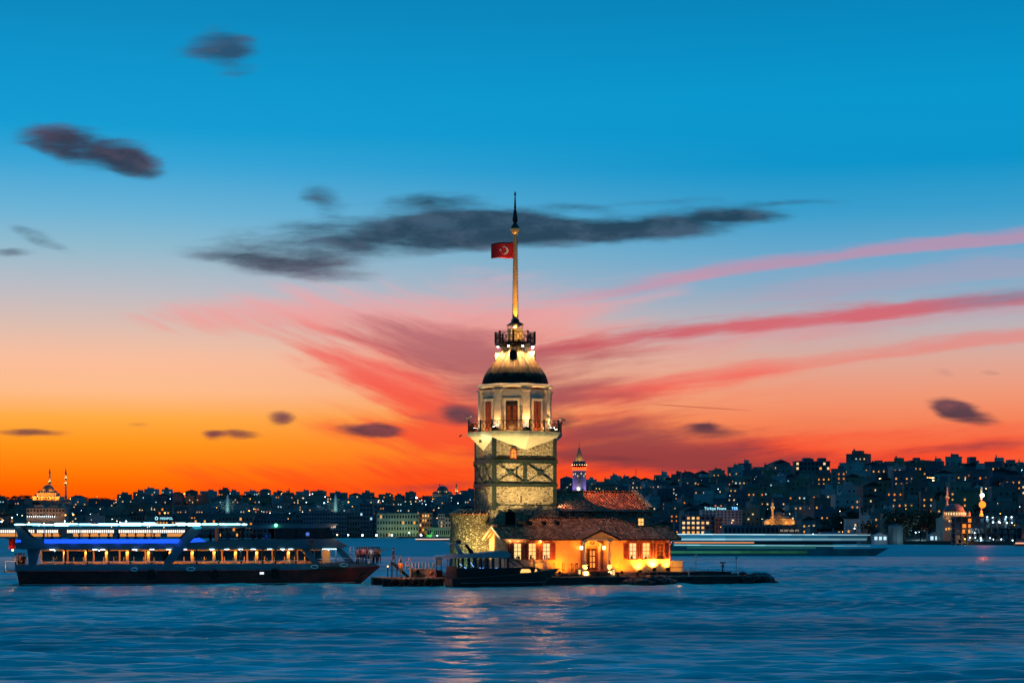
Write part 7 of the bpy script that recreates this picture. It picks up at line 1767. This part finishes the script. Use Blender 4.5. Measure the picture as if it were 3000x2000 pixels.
# helper for facades with a regular window grid
def block(px0, px1, py0, py1, D, wi, label, cols, fls, lit, roof='flat', dep=12, name='building', cat='building', big=1.0, lm=None, wm=None, group=None, arches=False):
    k = D/F; w = (px1-px0)*k; h = (py1-py0)*k; x,y,z = cp((px0+px1)/2,py1,D)
    t = thing(name, label, cat, None, (x,y,z), group); q = MB(); q.box(-w/2,w/2,0,dep,-7,h); q.box(-w/2-.2,w/2+.2,-.2,dep+.2,h-.5,h+.3); q.build('wall', wm or CITYW[wi], t)
    if roof == 'hip': q = MB(); q.add([(-w/2-.5,-.5,h+.3),(w/2+.5,-.5,h+.3),(w/2+.5,dep+.5,h+.3),(-w/2-.5,dep+.5,h+.3),(-w*.3,dep/2,h+2.8),(w*.3,dep/2,h+2.8)],[(0,1,5,4),(1,2,5),(2,3,4,5),(3,0,4),(3,2,1,0)]); q.build('roof', CROOF[0], t)
    elif roof == 'flat': q = MB(); q.box(-w*.25,w*.05,dep*.3,dep*.7,h+.302,h+2.2); q.build('roof_house', CITYW[4], t)
    ww, hh = w/cols*.55, h/fls*.5
    for f in range(fls):
        for c in range(cols):
            xx = -w/2+(c+.5)*w/cols; zz = f*h/fls+h/fls*.25; v = lit(f,c) if lit else None
            q = MB()
            if arches and f == 0: q.prism([(xx-ww/2,zz),(xx+ww/2,zz),(xx+ww/2,zz+hh*.8),(xx,zz+hh*1.2),(xx-ww/2,zz+hh*.8)],-.12,-.003,'y')
            else: q.box(xx-ww/2,xx+ww/2,-.10,-.003,zz,zz+hh)
            q.build('window', LW[v] if v in LW else (v or DW), t)
    return t, w, h
zr_ = random.Random(9)
pick = lambda p, pal: (lambda f,c: zr_.choice(pal) if zr_.random() < p else None)
gt, gw, gh = block(1104,1226,1504,1574,1850,5,'long four-storey stone facade washed in green light on the far quay',15,4,pick(.04,['amber']),None,16,arches=True)
for i in range(5): spot(gt,(-gw/2+gw*(i+.5)/5,-12,.5),(-gw/2+gw*(i+.5)/5,0,gh*.55),900+420*i,(.62,1,.30),100)
ot, ow, oh = block(1228,1266,1503,1572,1862,1,'narrow orange-lit building between the green facade and the white houses',5,5,pick(.4,['amber','pale','amber']),'flat',14)
spot(ot,(0,-14,2),(0,0,oh*.5),3200,(1,.36,.07),80); spot(ot,(0,-14,20),(0,0,oh*.9),900,(1,.42,.10),80)
wt, ww_, wh_ = block(1284,1303,1505,1545,1870,2,'pale narrow house left of the round bastion on the far quay',3,4,pick(.1,['amber']),'flat',12); spot(wt,(0,-14,0),(0,0,wh_*.6),900,(.9,1,.6),80)
wt, ww_, wh_ = block(1304,1330,1516,1545,1868,2,'cream house with lit windows touching the edge of the round bastion',3,2,pick(.2,['pale']),'hip',12); spot(wt,(0,-14,0),(0,0,wh_*.6),2200,(1,.70,.26),80)
wt, ww_, wh_ = block(1252,1334,1546,1572,1845,5,'long low green-lit quay shed beside the green crane',14,1,None,None,10); spot(wt,(-6,-10,1),(-2,0,wh_*.6),1100,(.5,1,.35),120); spot(wt,(8,-10,1),(8,0,wh_*.6),900,(.5,1,.3),120)
block(888,1016,1500,1574,1880,4,'broad dark block on the far quay behind the boat wheelhouse',16,6,pick(.01,['amber']),'flat',18)
block(1054,1092,1474,1576,1890,4,'tall dark narrow block left of the green-lit facade',4,8,pick(.02,['white']),'flat',18)
block(1016,1054,1508,1574,1895,0,'mid-height grey block right of the broad dark block',5,4,pick(.05,['pale']),'flat',18)
block(1092,1104,1520,1574,1893,4,'thin dark house squeezed against the green-lit facade',2,4,None,None,14)
block(560,640,1520,1574,1890,4,'dark quay block behind the raked pillar of the boat',9,4,pick(.1,['amber','orange']),'flat',16)
block(640,740,1512,1574,1885,3,'rosy quay block behind the orange-lit upper room',10,4,pick(.16,['orange','amber']),'hip',16)
block(740,888,1520,1574,1895,4,'long dark quay block behind the green navigation lamp',14,4,pick(.03,['amber']),'flat',16)
pt_, pw_, ph_ = block(78,190,1489,1514,2080,5,'pale floodlit palace with stepped roof on the left slope below the great mosque',12,2,None,None,16)
q = MB(); q.box(-pw_*.32,-pw_*.1,3,12,ph_+.3,ph_+4); q.box(pw_*.1,pw_*.32,3,12,ph_+.3,ph_+3); q.lathe([(4,ph_+.3),(2.5,ph_+4),(.3,ph_+6)],8,pw_*.42,8); q.build('roof_house', CITYW[5], pt_)
for i in range(3): spot(pt_,(-pw_*.35+pw_*.35*i,-14,2),(-pw_*.35+pw_*.35*i,3,ph_*.6),2600,(1,.46,.2),110)
for i in range(14): q = MB(); q.ball((-pw_*.47+i*pw_*.055,-2,.6),.3,6,4); q.build('lamp', LAMPC['white'], pt_)
ht, hw_, hh_ = block(455,505,1486,1508,2200,5,'orange-lit house front on the left slope behind a strong lamp',6,2,pick(.3,['orange','amber']),'hip',12)
block(383,424,1510,1526,2060,3,'plain rosy warehouse on the left slope above the boat canopy',5,1,None,None,12)
# hospital sign on the slope
x,y,z = cp(482,1521,2030); t = thing('roof_sign', 'cyan lit roof sign on the left slope above the boat canopy', 'sign', None, (x,y,z))
def text(s, size, par, loc, mat, name='lettering', ext=.05):
    cu = bpy.data.curves.new(name,'FONT'); cu.body = s; cu.size = size; cu.extrude = ext; cu.align_x = 'CENTER'
    o = bpy.data.objects.new(name, cu); C.objects.link(o); dg = bpy.context.evaluated_depsgraph_get(); me = bpy.data.meshes.new_from_object(o.evaluated_get(dg)); bpy.data.objects.remove(o)
    me.materials.clear(); me.materials.append(mat); o = bpy.data.objects.new(name, me); C.objects.link(o); o.parent = par; o.location = loc; o.rotation_euler = (R(90),0,0); return o
SIGNC = em('sign_cyan',(.35,.85,1),1.8)
text('MEDIPOL',3.4,t,(2.0,0,0),SIGNC); q = MB(); q.tube([(-8.6+1.4*math.cos(a*PI/6),0,1.3+1.5*math.sin(a*PI/6)) for a in range(13)],.35,5); q.build('emblem', SIGNC, t); q = MB(); q.box(-11,10,.2,.6,-1,-.2); q.build('support', M['iron'], t)
t, w_, h_ = block(386*0+448,520,1527,1534,2028,4,'dark house under the cyan roof sign',8,1,pick(.6,['amber']),None,10)
# right waterfront buildings
block(1996,2094,1510,1566,1085,4,'office block with bright amber windows behind the house roof, right of the tower',7,4,lambda f,c: (zr_.choice(['amber','pale']) if (c < 6 and zr_.random() < .75) else None),'flat',14)
rt, rw_, rh_ = block(2095,2116,1517,1566,1080,3,'narrow red-lit stair block beside the bright office block',2,4,None,None,10); spot(rt,(1,-8,-1),(0,0,rh_*.5),420,(1,.22,.05),90)
pk, pkw, pkh = block(2056,2174,1494,1536,1130,2,'pinkish grid-fronted building with cyan roof lettering behind the office block',11,5,pick(.05,['pale']),None,14)
spot(pk,(8,-18,1),(7,0,pkh*.5),900,(1,.45,.42),80); spot(pk,(-8,-18,1),(-6,0,pkh*.5),800,(.6,.7,1),80)
text('Türkiye Finans',2.2,pk,(-4.0,-.25,pkh+.4),SIGNC); text('TEB',2.2,pk,(7.5,-.25,pkh+.4),em('sign_blue',(.15,.45,1),3)); q = MB(); q.box(-10.5,10.5,-.1,.1,pkh+.302,pkh+.42); q.build('sign_rail', M['iron'], pk)
block(2120,2370,1538,1568,1040,4,'long dark waterfront shed below the orange-lit mosque',20,1,None,None,14)
x,y,z = cp(2316,1556.5,1038); t = thing('shed_sign', 'row of worn pale letters on the dark waterfront shed', 'sign', None, (x,y,z)); lm_ = em('sign_pale',(.9,.72,.55),.55)
xx = -5.6
for wd in (3,5,5,4):
    for i in range(wd):
        q = MB(); v = zr_.randrange(4); q.box(xx,xx+.09,-.06,0,0,1.1); q.box(xx+.26,xx+.35,-.06,0,0 if v != 1 else .5,1.1)
        q.box(xx+.092,xx+.258,-.06,0,1.0,1.1) if v != 2 else q.box(xx+.092,xx+.258,-.06,0,.0,.1)
        if v in (0,3): q.box(xx+.092,xx+.258,-.06,0,.5,.6)
        q.build('lettering', lm_, t); xx += .5
    xx += .55
q = MB(); q.box(-6,6.4,.02,.12,-.3,-.2); q.build('rail', M['iron'], t)
block(2374,2452,1542,1564,985,0,'pale corrugated warehouse right of the dark waterfront shed',1,1,None,None,14,name='warehouse')
# orange-lit mosque
def omosque():
    D = 1065; k = D/F; x,y,z = cp(2287,1536,D); t = thing('mosque', 'low mosque with one minaret lit solid orange above the dark shed', 'mosque', None, (x,y,z)); X = lambda p: (p-2287)*k; Zz = lambda p: (1536-p)*k
    q = MB(); q.prism([(X(2240),-5),(X(2334),-5),(X(2334),Zz(1525)),(X(2318),Zz(1519)),(X(2255),Zz(1519)),(X(2240),Zz(1525))],0,10,'y'); q.build('wall', LST, t)
    q = MB(); q.box(X(2262),X(2313),3,9,Zz(1519)+.002,Zz(1511)); q.build('drum', LST, t)
    for p,r in ((2287,15),): q = MB(); dome(q,X(p),6,Zz(1511),r*k,.95); q.build('dome', DLEAD, t)
    for p in (2266,2300,2310): q = MB(); dome(q,X(p),1.6,Zz(1519),5*k,.9,12); q.build('small_dome', LST, t)
    for p in (2248,2304,2325): q = MB(); q.prism([(X(p)-1.0,.3),(X(p)+1.0,.3),(X(p)+1.0,1.3),(X(p),2.1),(X(p)-1.0,1.3)],-.1,-.003,'y'); q.build('window', LW['amber'], t)
    q = MB(); q.prism([(X(2268),-3),(X(2294),-3),(X(2294),Zz(1528)),(X(2281),Zz(1518)),(X(2268),Zz(1528))],-2.5,-.11,'y'); q.build('porch', CITYW[4], t)
    minaret(t,X(2264),1.0,Zz(1520),(1520-1453)*k,3.6*k,(.48,),(LST,DLEAD),.26,None,.5)
    for p in (2246,2262,2300,2322): spot(t,(X(p),-7,-.5),(X(p),0,2.6),1700,(1,.34,.02),110)
    spot(t,(X(2258),-9,0),(X(2264),1,Zz(1490)),5200,(1,.38,.03),50); spot(t,(X(2287),-2.5,Zz(1519)+.6),(X(2287),5,Zz(1512)),300,(1,.38,.03),130)
omosque()
# right-hand mosque with two minarets
def rmosque():
    D = 850; k = D/F; x,y,z = cp(2805,1582,D); t = thing('mosque', 'tall domed mosque with lit drum windows and two pale minarets on the right quay', 'mosque', None, (x,y,z)); X = lambda p: (p-2805)*k; Zz = lambda p: (1582-p)*k
    q = MB(); q.box(X(2762),X(2848),0,14,-3,Zz(1516)); q.box(X(2772),X(2838),1,13,Zz(1516)+.002,Zz(1510)); q.lathe([(33*k,Zz(1510)),(32*k,Zz(1497))],20,X(2806),7); q.build('wall', LST, t)
    q = MB(); q.lathe([(34.5*k,Zz(1497)+.002),(34.5*k,Zz(1496)),(30*k,Zz(1495.5))],20,X(2806),7); dome(q,X(2806),7,Zz(1496),30*k,.74,24); q.build('dome', DLEAD, t)
    for i in range(13):
        a = PI*(1.04+.92*i/12); c = (X(2806)+32.8*k*math.cos(a),7+32.8*k*math.sin(a)); q = MB(); q.box(c[0]-.32,c[0]+.32,c[1]-.12,c[1]+.12,Zz(1508),Zz(1500)); q.build('window', LW['pale'], t)
    for p,yy in ((2781,1525),(2788,1525),(2772,1549),(2780,1548),(2788,1548),(2796,1560)):
        q = MB(); q.box(X(p)-.35,X(p)+.35,-.1,-.003,Zz(yy)-.5,Zz(yy)+.5); q.build('window', LW['amber'], t)
    for p in (2767,2842): q = MB(); q.lathe([(5*k,Zz(1516)),(4*k,Zz(1503)),(.1,Zz(1496))],8,X(p),2); q.build('turret', LST, t)
    minaret(t,X(2797),15,Zz(1482),(1482-1424)*k,3.6*k,(.45,),(LST,LST),.02,None,.25)
    x2 = X(2885); minaret(t,x2,6,Zz(1516),(1516-1423)*k,3.6*k,(.40,.70),(LST,LST),.02,None,1.4)
    q = MB(); q.ball((x2,4.2,Zz(1450)),.85,10,6); q.build('white_lamp', LAMPC['white'], t); light('glow','POINT',t,(x2,2.5,Zz(1450)),300,(.9,.95,1),None,.5)
    q = MB(); q.ball((x2,4.2,Zz(1477)),1.6,10,6); q.build('orange_lamp', em('lamp_fire',(1,.22,.02),2.2), t); light('glow','POINT',t,(x2,1.5,Zz(1477)),26000,(1,.12,.01),None,.6)
    for sx in (2775,2806,2836): spot(t,(X(sx),-1.5,Zz(1514)),(X(sx),5,Zz(1502)),170,(1,.52,.13),120)
    spot(t,(X(2766),-9,0),(X(2775),0,Zz(1545)),200,(1,.6,.3),90)
rmosque()
# steel-framed building with lamps on every floor
def framed():
    D = 832; k = D/F; x,y,z = cp(2888,1590,D); t = thing('framed_building', 'unfinished five-storey frame building dotted with blue-white lamps on the right quay', 'building', None, (x,y,z)); X = lambda p: (p-2888)*k; Zz = lambda p: (1590-p)*k
    ys = (1590,1577,1561,1545,1529,1512); xs = (2800,2818,2835,2852,2870,2888,2906,2923,2941,2959,2979,3004)
    q = MB(); q.box(X(2798),X(3006),7,7.3,-3,Zz(1512)); q.build('back_wall', CITYW[4], t)
    for yy in ys: q = MB(); q.box(X(2798),X(3006),0,7,Zz(yy)-.22,Zz(yy)); q.build('floor_slab', CITYW[0], t)
    for p in xs: q = MB(); q.box(X(p)-.22,X(p)+.22,-.12,.32,-3,Zz(1512)-.23); q.build('column', CITYW[4], t)
    gl = pm('bay_panel',(.30,.36,.38),.4,0,.2,.5,0)
    for fi in range(5):
        for ci in range(len(xs)-1):
            if zr_.random() < .25: continue
            a,b = X(xs[ci])+.23, X(xs[ci+1])-.23; w = (b-a)*zr_.uniform(.4,.95); z0 = Zz(ys[fi])+.003; q = MB(); q.box(a,a+w,1.0,1.1,z0,z0+1.6); q.build('bay_panel', (LW['orange'] if zr_.random() < .5 else LW['amber']) if (ci in (1,2) and fi > 1 and zr_.random() < .7) else gl, t)
    lamps = [(2892,1514),(2908,1515),(2947,1514),(2963,1514),(2909,1529),(2929,1530),(2926,1528),(2949,1531),(2964,1531),(2855,1560),(2841,1574),(2857,1574),(2873,1575),(2900,1575),(2910,1579),(2933,1579),(2873,1577),(2966,1582)]
    for p,yy in lamps:
        q = MB(); q.ball((X(p),-.3,Zz(yy)),zr_.uniform(.16,.28),8,6); q.build('work_lamp', LAMPC['white'], t)
    for p,yy in lamps[::2]: light('glow','POINT',t,(X(p),.4,Zz(yy)-.6),90,(.5,.82,1),None,.2)
framed()
# tank, tents, mast, chimney
x,y,z = cp(2624,1582,868); k = 868/F; t = thing('storage_tank', 'tall ribbed round tank on the right quay beside a white-lit frame', 'tank', None, (x,y,z))
q = MB(); n = 48; q.loft([[((21*k+(.18 if i%4==0 else 0))*math.cos(2*PI*i/n),(21*k+(.18 if i%4==0 else 0))*math.sin(2*PI*i/n),zz) for i in range(n)] for zz in (-3,(1582-1541)*k)]); q.build('shell', CITYW[0], t); q = MB(); q.lathe([(21.6*k,41*k+.002),(21.6*k,41*k+.3),(3*k,41*k+.9)],24,0,0); q.build('lid', CITYW[4], t); spot(t,(3,-9,0),(1,0,3),500,(.4,.8,1),90)
for px0,px1,py0,tx in ((2724,2766,1558,'white-lit gabled tent on the right quay'),(2560,2600,1560,'long violet-lit tent left of the ribbed tank')):
    D = 862; k = D/F; x,y,z = cp((px0+px1)/2,1582,D); w = (px1-px0)*k; t = thing('tent', tx, 'tent', None, (x,y,z)); h = (1582-py0)*k
    q = MB(); q.prism([(-w/2-.3,h*.6),(w/2+.3,h*.6),(0,h)],-.2,6,'y'); q.build('canopy', CITYW[2], t); q = MB(); q.box(-w/2,w/2,0,5.8,-2,h*.6-.002); q.build('side', CITYW[2], t)
    n = 3
    for i in range(n): q = MB(); a = -w/2+w*(i+.15)/n; q.box(a,a+w/n*.6,-.12,-.01,.2,h*.5); q.build('lit_opening', LW['white'], t)
    spot(t,(0,-6,1),(0,0,h*.5),180,(.8,.85,1),110)
x,y,z = cp(2519,1580,905); k = 905/F; t = thing('tall_mast', 'tall thin bluish mast rising from the right quay', 'mast', None, (x,y,z)); q = MB(); q.tube([(0,0,-3),(0,0,(1580-1450)*k)],[.55,.22],8); q.build('pole', M['grey'], t); q = MB(); q.box(-.6,.6,-.6,.6,(1580-1453)*k,(1580-1450)*k); q.build('head', M['iron'], t); spot(t,(-2,-5,0),(0,0,8),700,(.15,.5,1),60)
x,y,z = cp(2530,1582,900); k = 900/F; t = thing('brick_chimney', 'slim reddish chimney beside the tall mast', 'chimney', None, (x,y,z)); q = MB(); q.lathe([(2.7*k,-3),(2.2*k,(1582-1532)*k)],12,0,0); q.build('shaft', M['redwood'], t); q = MB(); q.lathe([(2.7*k,50*k),(2.7*k,50*k+.5)],12,0,0); q.build('rim', CITYW[4], t); spot(t,(1,-6,0),(0,0,3),300,(1,.4,.2),80)
# skyline blocks on the right
for a,b,y0,y1,wi,c,f,p,pal,roof,tx in ((2331,2432,1351,1392,4,9,3,.32,['pale','amber'],'flat','big twin-topped apartment block with lit windows standing on the right skyline'),(2552,2620,1357,1392,1,8,4,.06,['amber'],'flat','flat ochre block with rows of dark windows on the right skyline'),(2668,2726,1349,1395,4,5,4,.04,['amber'],'flat','blunt dark block right of the ochre block on the skyline'),(2824,2914,1358,1392,4,7,3,.08,['amber'],'flat','long dark skyline block with a square stair turret'),(2941,3012,1356,1398,5,5,3,.3,['pale','amber'],'flat','warm-lit villa on the skyline at the right edge')):
    d, z = ter((a+b)/2,.97); t, w_, h_ = block(a,b,y0,y1,d,wi,tx,c,f,pick(p,pal),roof,14)
    if a == 2331:
        for s in (-.26,.18): q = MB(); q.box(w_*s,w_*(s+.22),2,10,h_+.31,h_+2.6); q.build('roof_house', CITYW[4], t)
    if a == 2824: q = MB(); q.box(-w_*.28,-w_*.07,2,10,h_+.31,h_+4.4); q.build('stair_turret', CITYW[4], t)
    if a == 2941: spot(t,(-3,-6,-1),(-2,0,h_*.4),900,(1,.55,.2),110)
for px,py,w_,tx in ((2600,1402,46,'string of small warm lights along a terrace on the upper right slope'),(2735,1399,36,'red and amber restaurant terrace lights on the upper right slope'),(2735,1407,34,'pale lower row of terrace windows on the upper right slope'),(2726,1424,20,'short amber terrace row below the restaurant lights')):
    d, z = ter(px,.72); d -= 24; x,y,z = cp(px,py,d); k = d/F; t = thing('light_string', tx, 'string of lights', None, (x,y,z)); n = int(w_/3.4)
    for i in range(n): q = MB(); q.ball(((-w_/2+w_*i/(n-1))*k,0,zr_.uniform(-.15,.15)),.26,6,4); q.build('bulb', LAMPC['orange' if (i < 4 and 'red' in tx) else 'warm'], t)
    q = MB(); q.tube([(-w_/2*k,.3,.1),(w_/2*k,.3,.1)],.05,4); q.build('wire', M['iron'], t)

# ================================================================== BOATS ON THE FAR WATER
def passing_ferry():
    D = 440; k = D/F; x,y,_ = cp(2285,1560,D); t = thing('passing_ferry', 'long passing ferry with cyan, white and green light bands behind the house', 'boat', None, (x,y,0), rot=-.04)
    X = lambda p: (p-2285)*k; Zz = lambda p: HZ+(HOR-p)*k
    hm = pm('ferry_hull_teal',(.06,.24,.25),.5,0,.2,.3,0); sm = pm('ferry_white',(.16,.34,.42),.5,0,.1,.5,0)
    a, b = X(1935), X(2560); ring = lambda p, hw, z0, z1: [(p,-hw,z0),(p,hw,z0),(p,hw,z1),(p,-hw,z1)]
    q = MB(); q.loft([ring(a,3.5,-.6,Zz(1607)),ring(a+4,4.5,-.6,Zz(1607)),ring(b-14,4.5,-.6,Zz(1607)),ring(b-7,3.0,-.6,Zz(1607)),ring(b-2,1.2,-.6,Zz(1606)),[(b-.5,-.1,-.4),(b-.5,.1,-.4),(b+3.4,.1,Zz(1604)),(b+3.4,-.1,Zz(1604))]]); q.build('hull', hm, t)
    pass
    q = MB(); q.box(a+2,b-10,-4.2,4.2,Zz(1607)+.003,Zz(1592)); q.build('main_deck', hm, t)
    q = MB(); q.box(a+3,X(2500),-3.9,3.9,Zz(1592)+.003,Zz(1586)); q.build('belt', M['slot'], t)
    q = MB(); q.box(a+3,X(2530),-4.1,4.1,Zz(1586)+.003,Zz(1567)); q.build('upper_deck', sm, t)
    q = MB(); q.box(X(2400),X(2470),-2,2,Zz(1567)+.003,Zz(1558)); q.build('wheelhouse', sm, t)
    q = MB(); q.prism([(X(2060),Zz(1567)+.003),(X(2085),Zz(1567)+.003),(X(2082),Zz(1552)),(X(2066),Zz(1552))],-1,1,'y'); q.build('funnel', hm, t)
    w1, w2, r1 = em('band_white',(.40,.78,.92),.62), em('band_cyan',(.16,.66,.85),1.1), em('band_orange',(1,.34,.14),1.0)
    LV = {}
    def glow_band(name, x0, x1, y, za_, zb_, col, k, tube=None, seg=15):
        """a run of glowing segments, uneven and weaker towards the bow"""
        for i in range(seg):
            f = i/(seg-1); lv = max(1, round(8*(1-.62*f**1.6)*zr_.uniform(.78,1.06))); key = (name,lv)
            if key not in LV: LV[key] = em(f'{name}_{lv}', col, k*lv/8)
            u0, u1 = x0+(x1-x0)*i/seg, x0+(x1-x0)*(i+1)/seg-.02
            q = MB(); dz = (zb_-za_)*f if tube else 0
            if tube: q.tube([(u0,y,za_+dz),(u1,y,za_+(zb_-za_)*(i+1)/seg)],tube,5)
            else: q.box(u0,u1,y-.12,y,za_,zb_)
            q.build(name, LV[key], t)
    glow_band('green_band', a+1, b-16, -4.503, Zz(1619.5), Zz(1612.5), (.05,.34,.19), .42)  # hull band lit green: its light is put in as emission
    glow_band('lit_window_band', a+3, X(2530), -4.102, Zz(1581.5), Zz(1576.2), (.40,.78,.92), .80)
    glow_band('upper_window_band', a+3, X(2530), -4.102, Zz(1575.9), Zz(1567.5), (.02,.22,.42), .62)
    glow_band('roof_light', a+3, X(2540), -4.2, Zz(1564), Zz(1566), (.5,.85,1), 1.3, .12)
    glow_band('deck_light', a+3, X(2540), -4.35, Zz(1595), Zz(1598), (.35,.85,.95), .9, .12)
    q = MB(); q.box(a+3,X(2205),-4.06,-3.902,Zz(1589.8),Zz(1586.8)); q.build('orange_light', r1, t)
    for i in range(22): xx = a+6+i*(b-a-20)/22; q = MB(); q.box(xx,xx+1.3,-4.24,-4.202,Zz(1606),Zz(1600)); q.build('window', em('win_teal',(.02,.16,.17),.5) if i == 0 else bpy.data.materials['win_teal'], t)
    q = MB(); q.tube([(X(2440),0,Zz(1558)),(X(2440),0,Zz(1545))],.08,5); q.build('mast', M['grey'], t)
passing_ferry()
for px0,px1,pyw,tx,c in ((1217,1316,1584,'small low boat with a pink-white rail of light left of the bastion',(1,.72,.62)),(2972,3014,1599,'small boat with an orange rail of light at the right edge',(1,.48,.3))):
    D = HZ*F/(pyw-HOR); k = D/F; x,y,_ = cp((px0+px1)/2,1560,D); t = thing('small_boat', tx, 'boat', None, (x,y,0)); w = (px1-px0)*k
    q = MB(); q.loft([[(p,-hw,-.3),(p,hw,-.3),(p,hw,1.3),(p,-hw,1.3)] for p,hw in ((-w/2,1.4),(-w/4,1.9),(w/4,1.8),(w/2,.1))]); q.build('hull', M['redwood'], t); q = MB(); q.box(-w*.3,w*.15,-1.3,1.3,1.302,2.6); q.build('cabin', CITYW[4], t)
    q = MB(); q.tube([(-w/2,-1.5,1.2),(-w/4,-2.05,1.2),(w/4,-1.95,1.2),(w/2,-.2,1.3)],.28,5); q.build('rail_light', em('rail_pink',c,1.1), t)
D = 1760; k = D/F; x,y,_ = cp(1262,1560,D); t = thing('crane_barge', 'small barge with a green-lit lattice crane before the far quay', 'boat', None, (x,y,0))
q = MB(); q.box(-6,9,-2,2,-.5,1.6); q.build('hull', CITYW[4], t); gm = pm('crane_green',(.10,.45,.12),.5,0,.1,1,0)
q = MB(); q.bar((-3,0,1.6),(-6,0,9),.5); q.bar((-2,0,1.6),(6,0,11),.5); q.bar((-6,0,9),(6,0,11),.2); q.bar((0,0,1.6),(2,0,6),.4); q.build('crane_jib', gm, t); q = MB(); q.box(-4,1,-1,1,1.602,3.6); q.build('cab', gm, t); spot(t,(0,-8,2),(0,0,5),3000,(.3,1,.3),100)
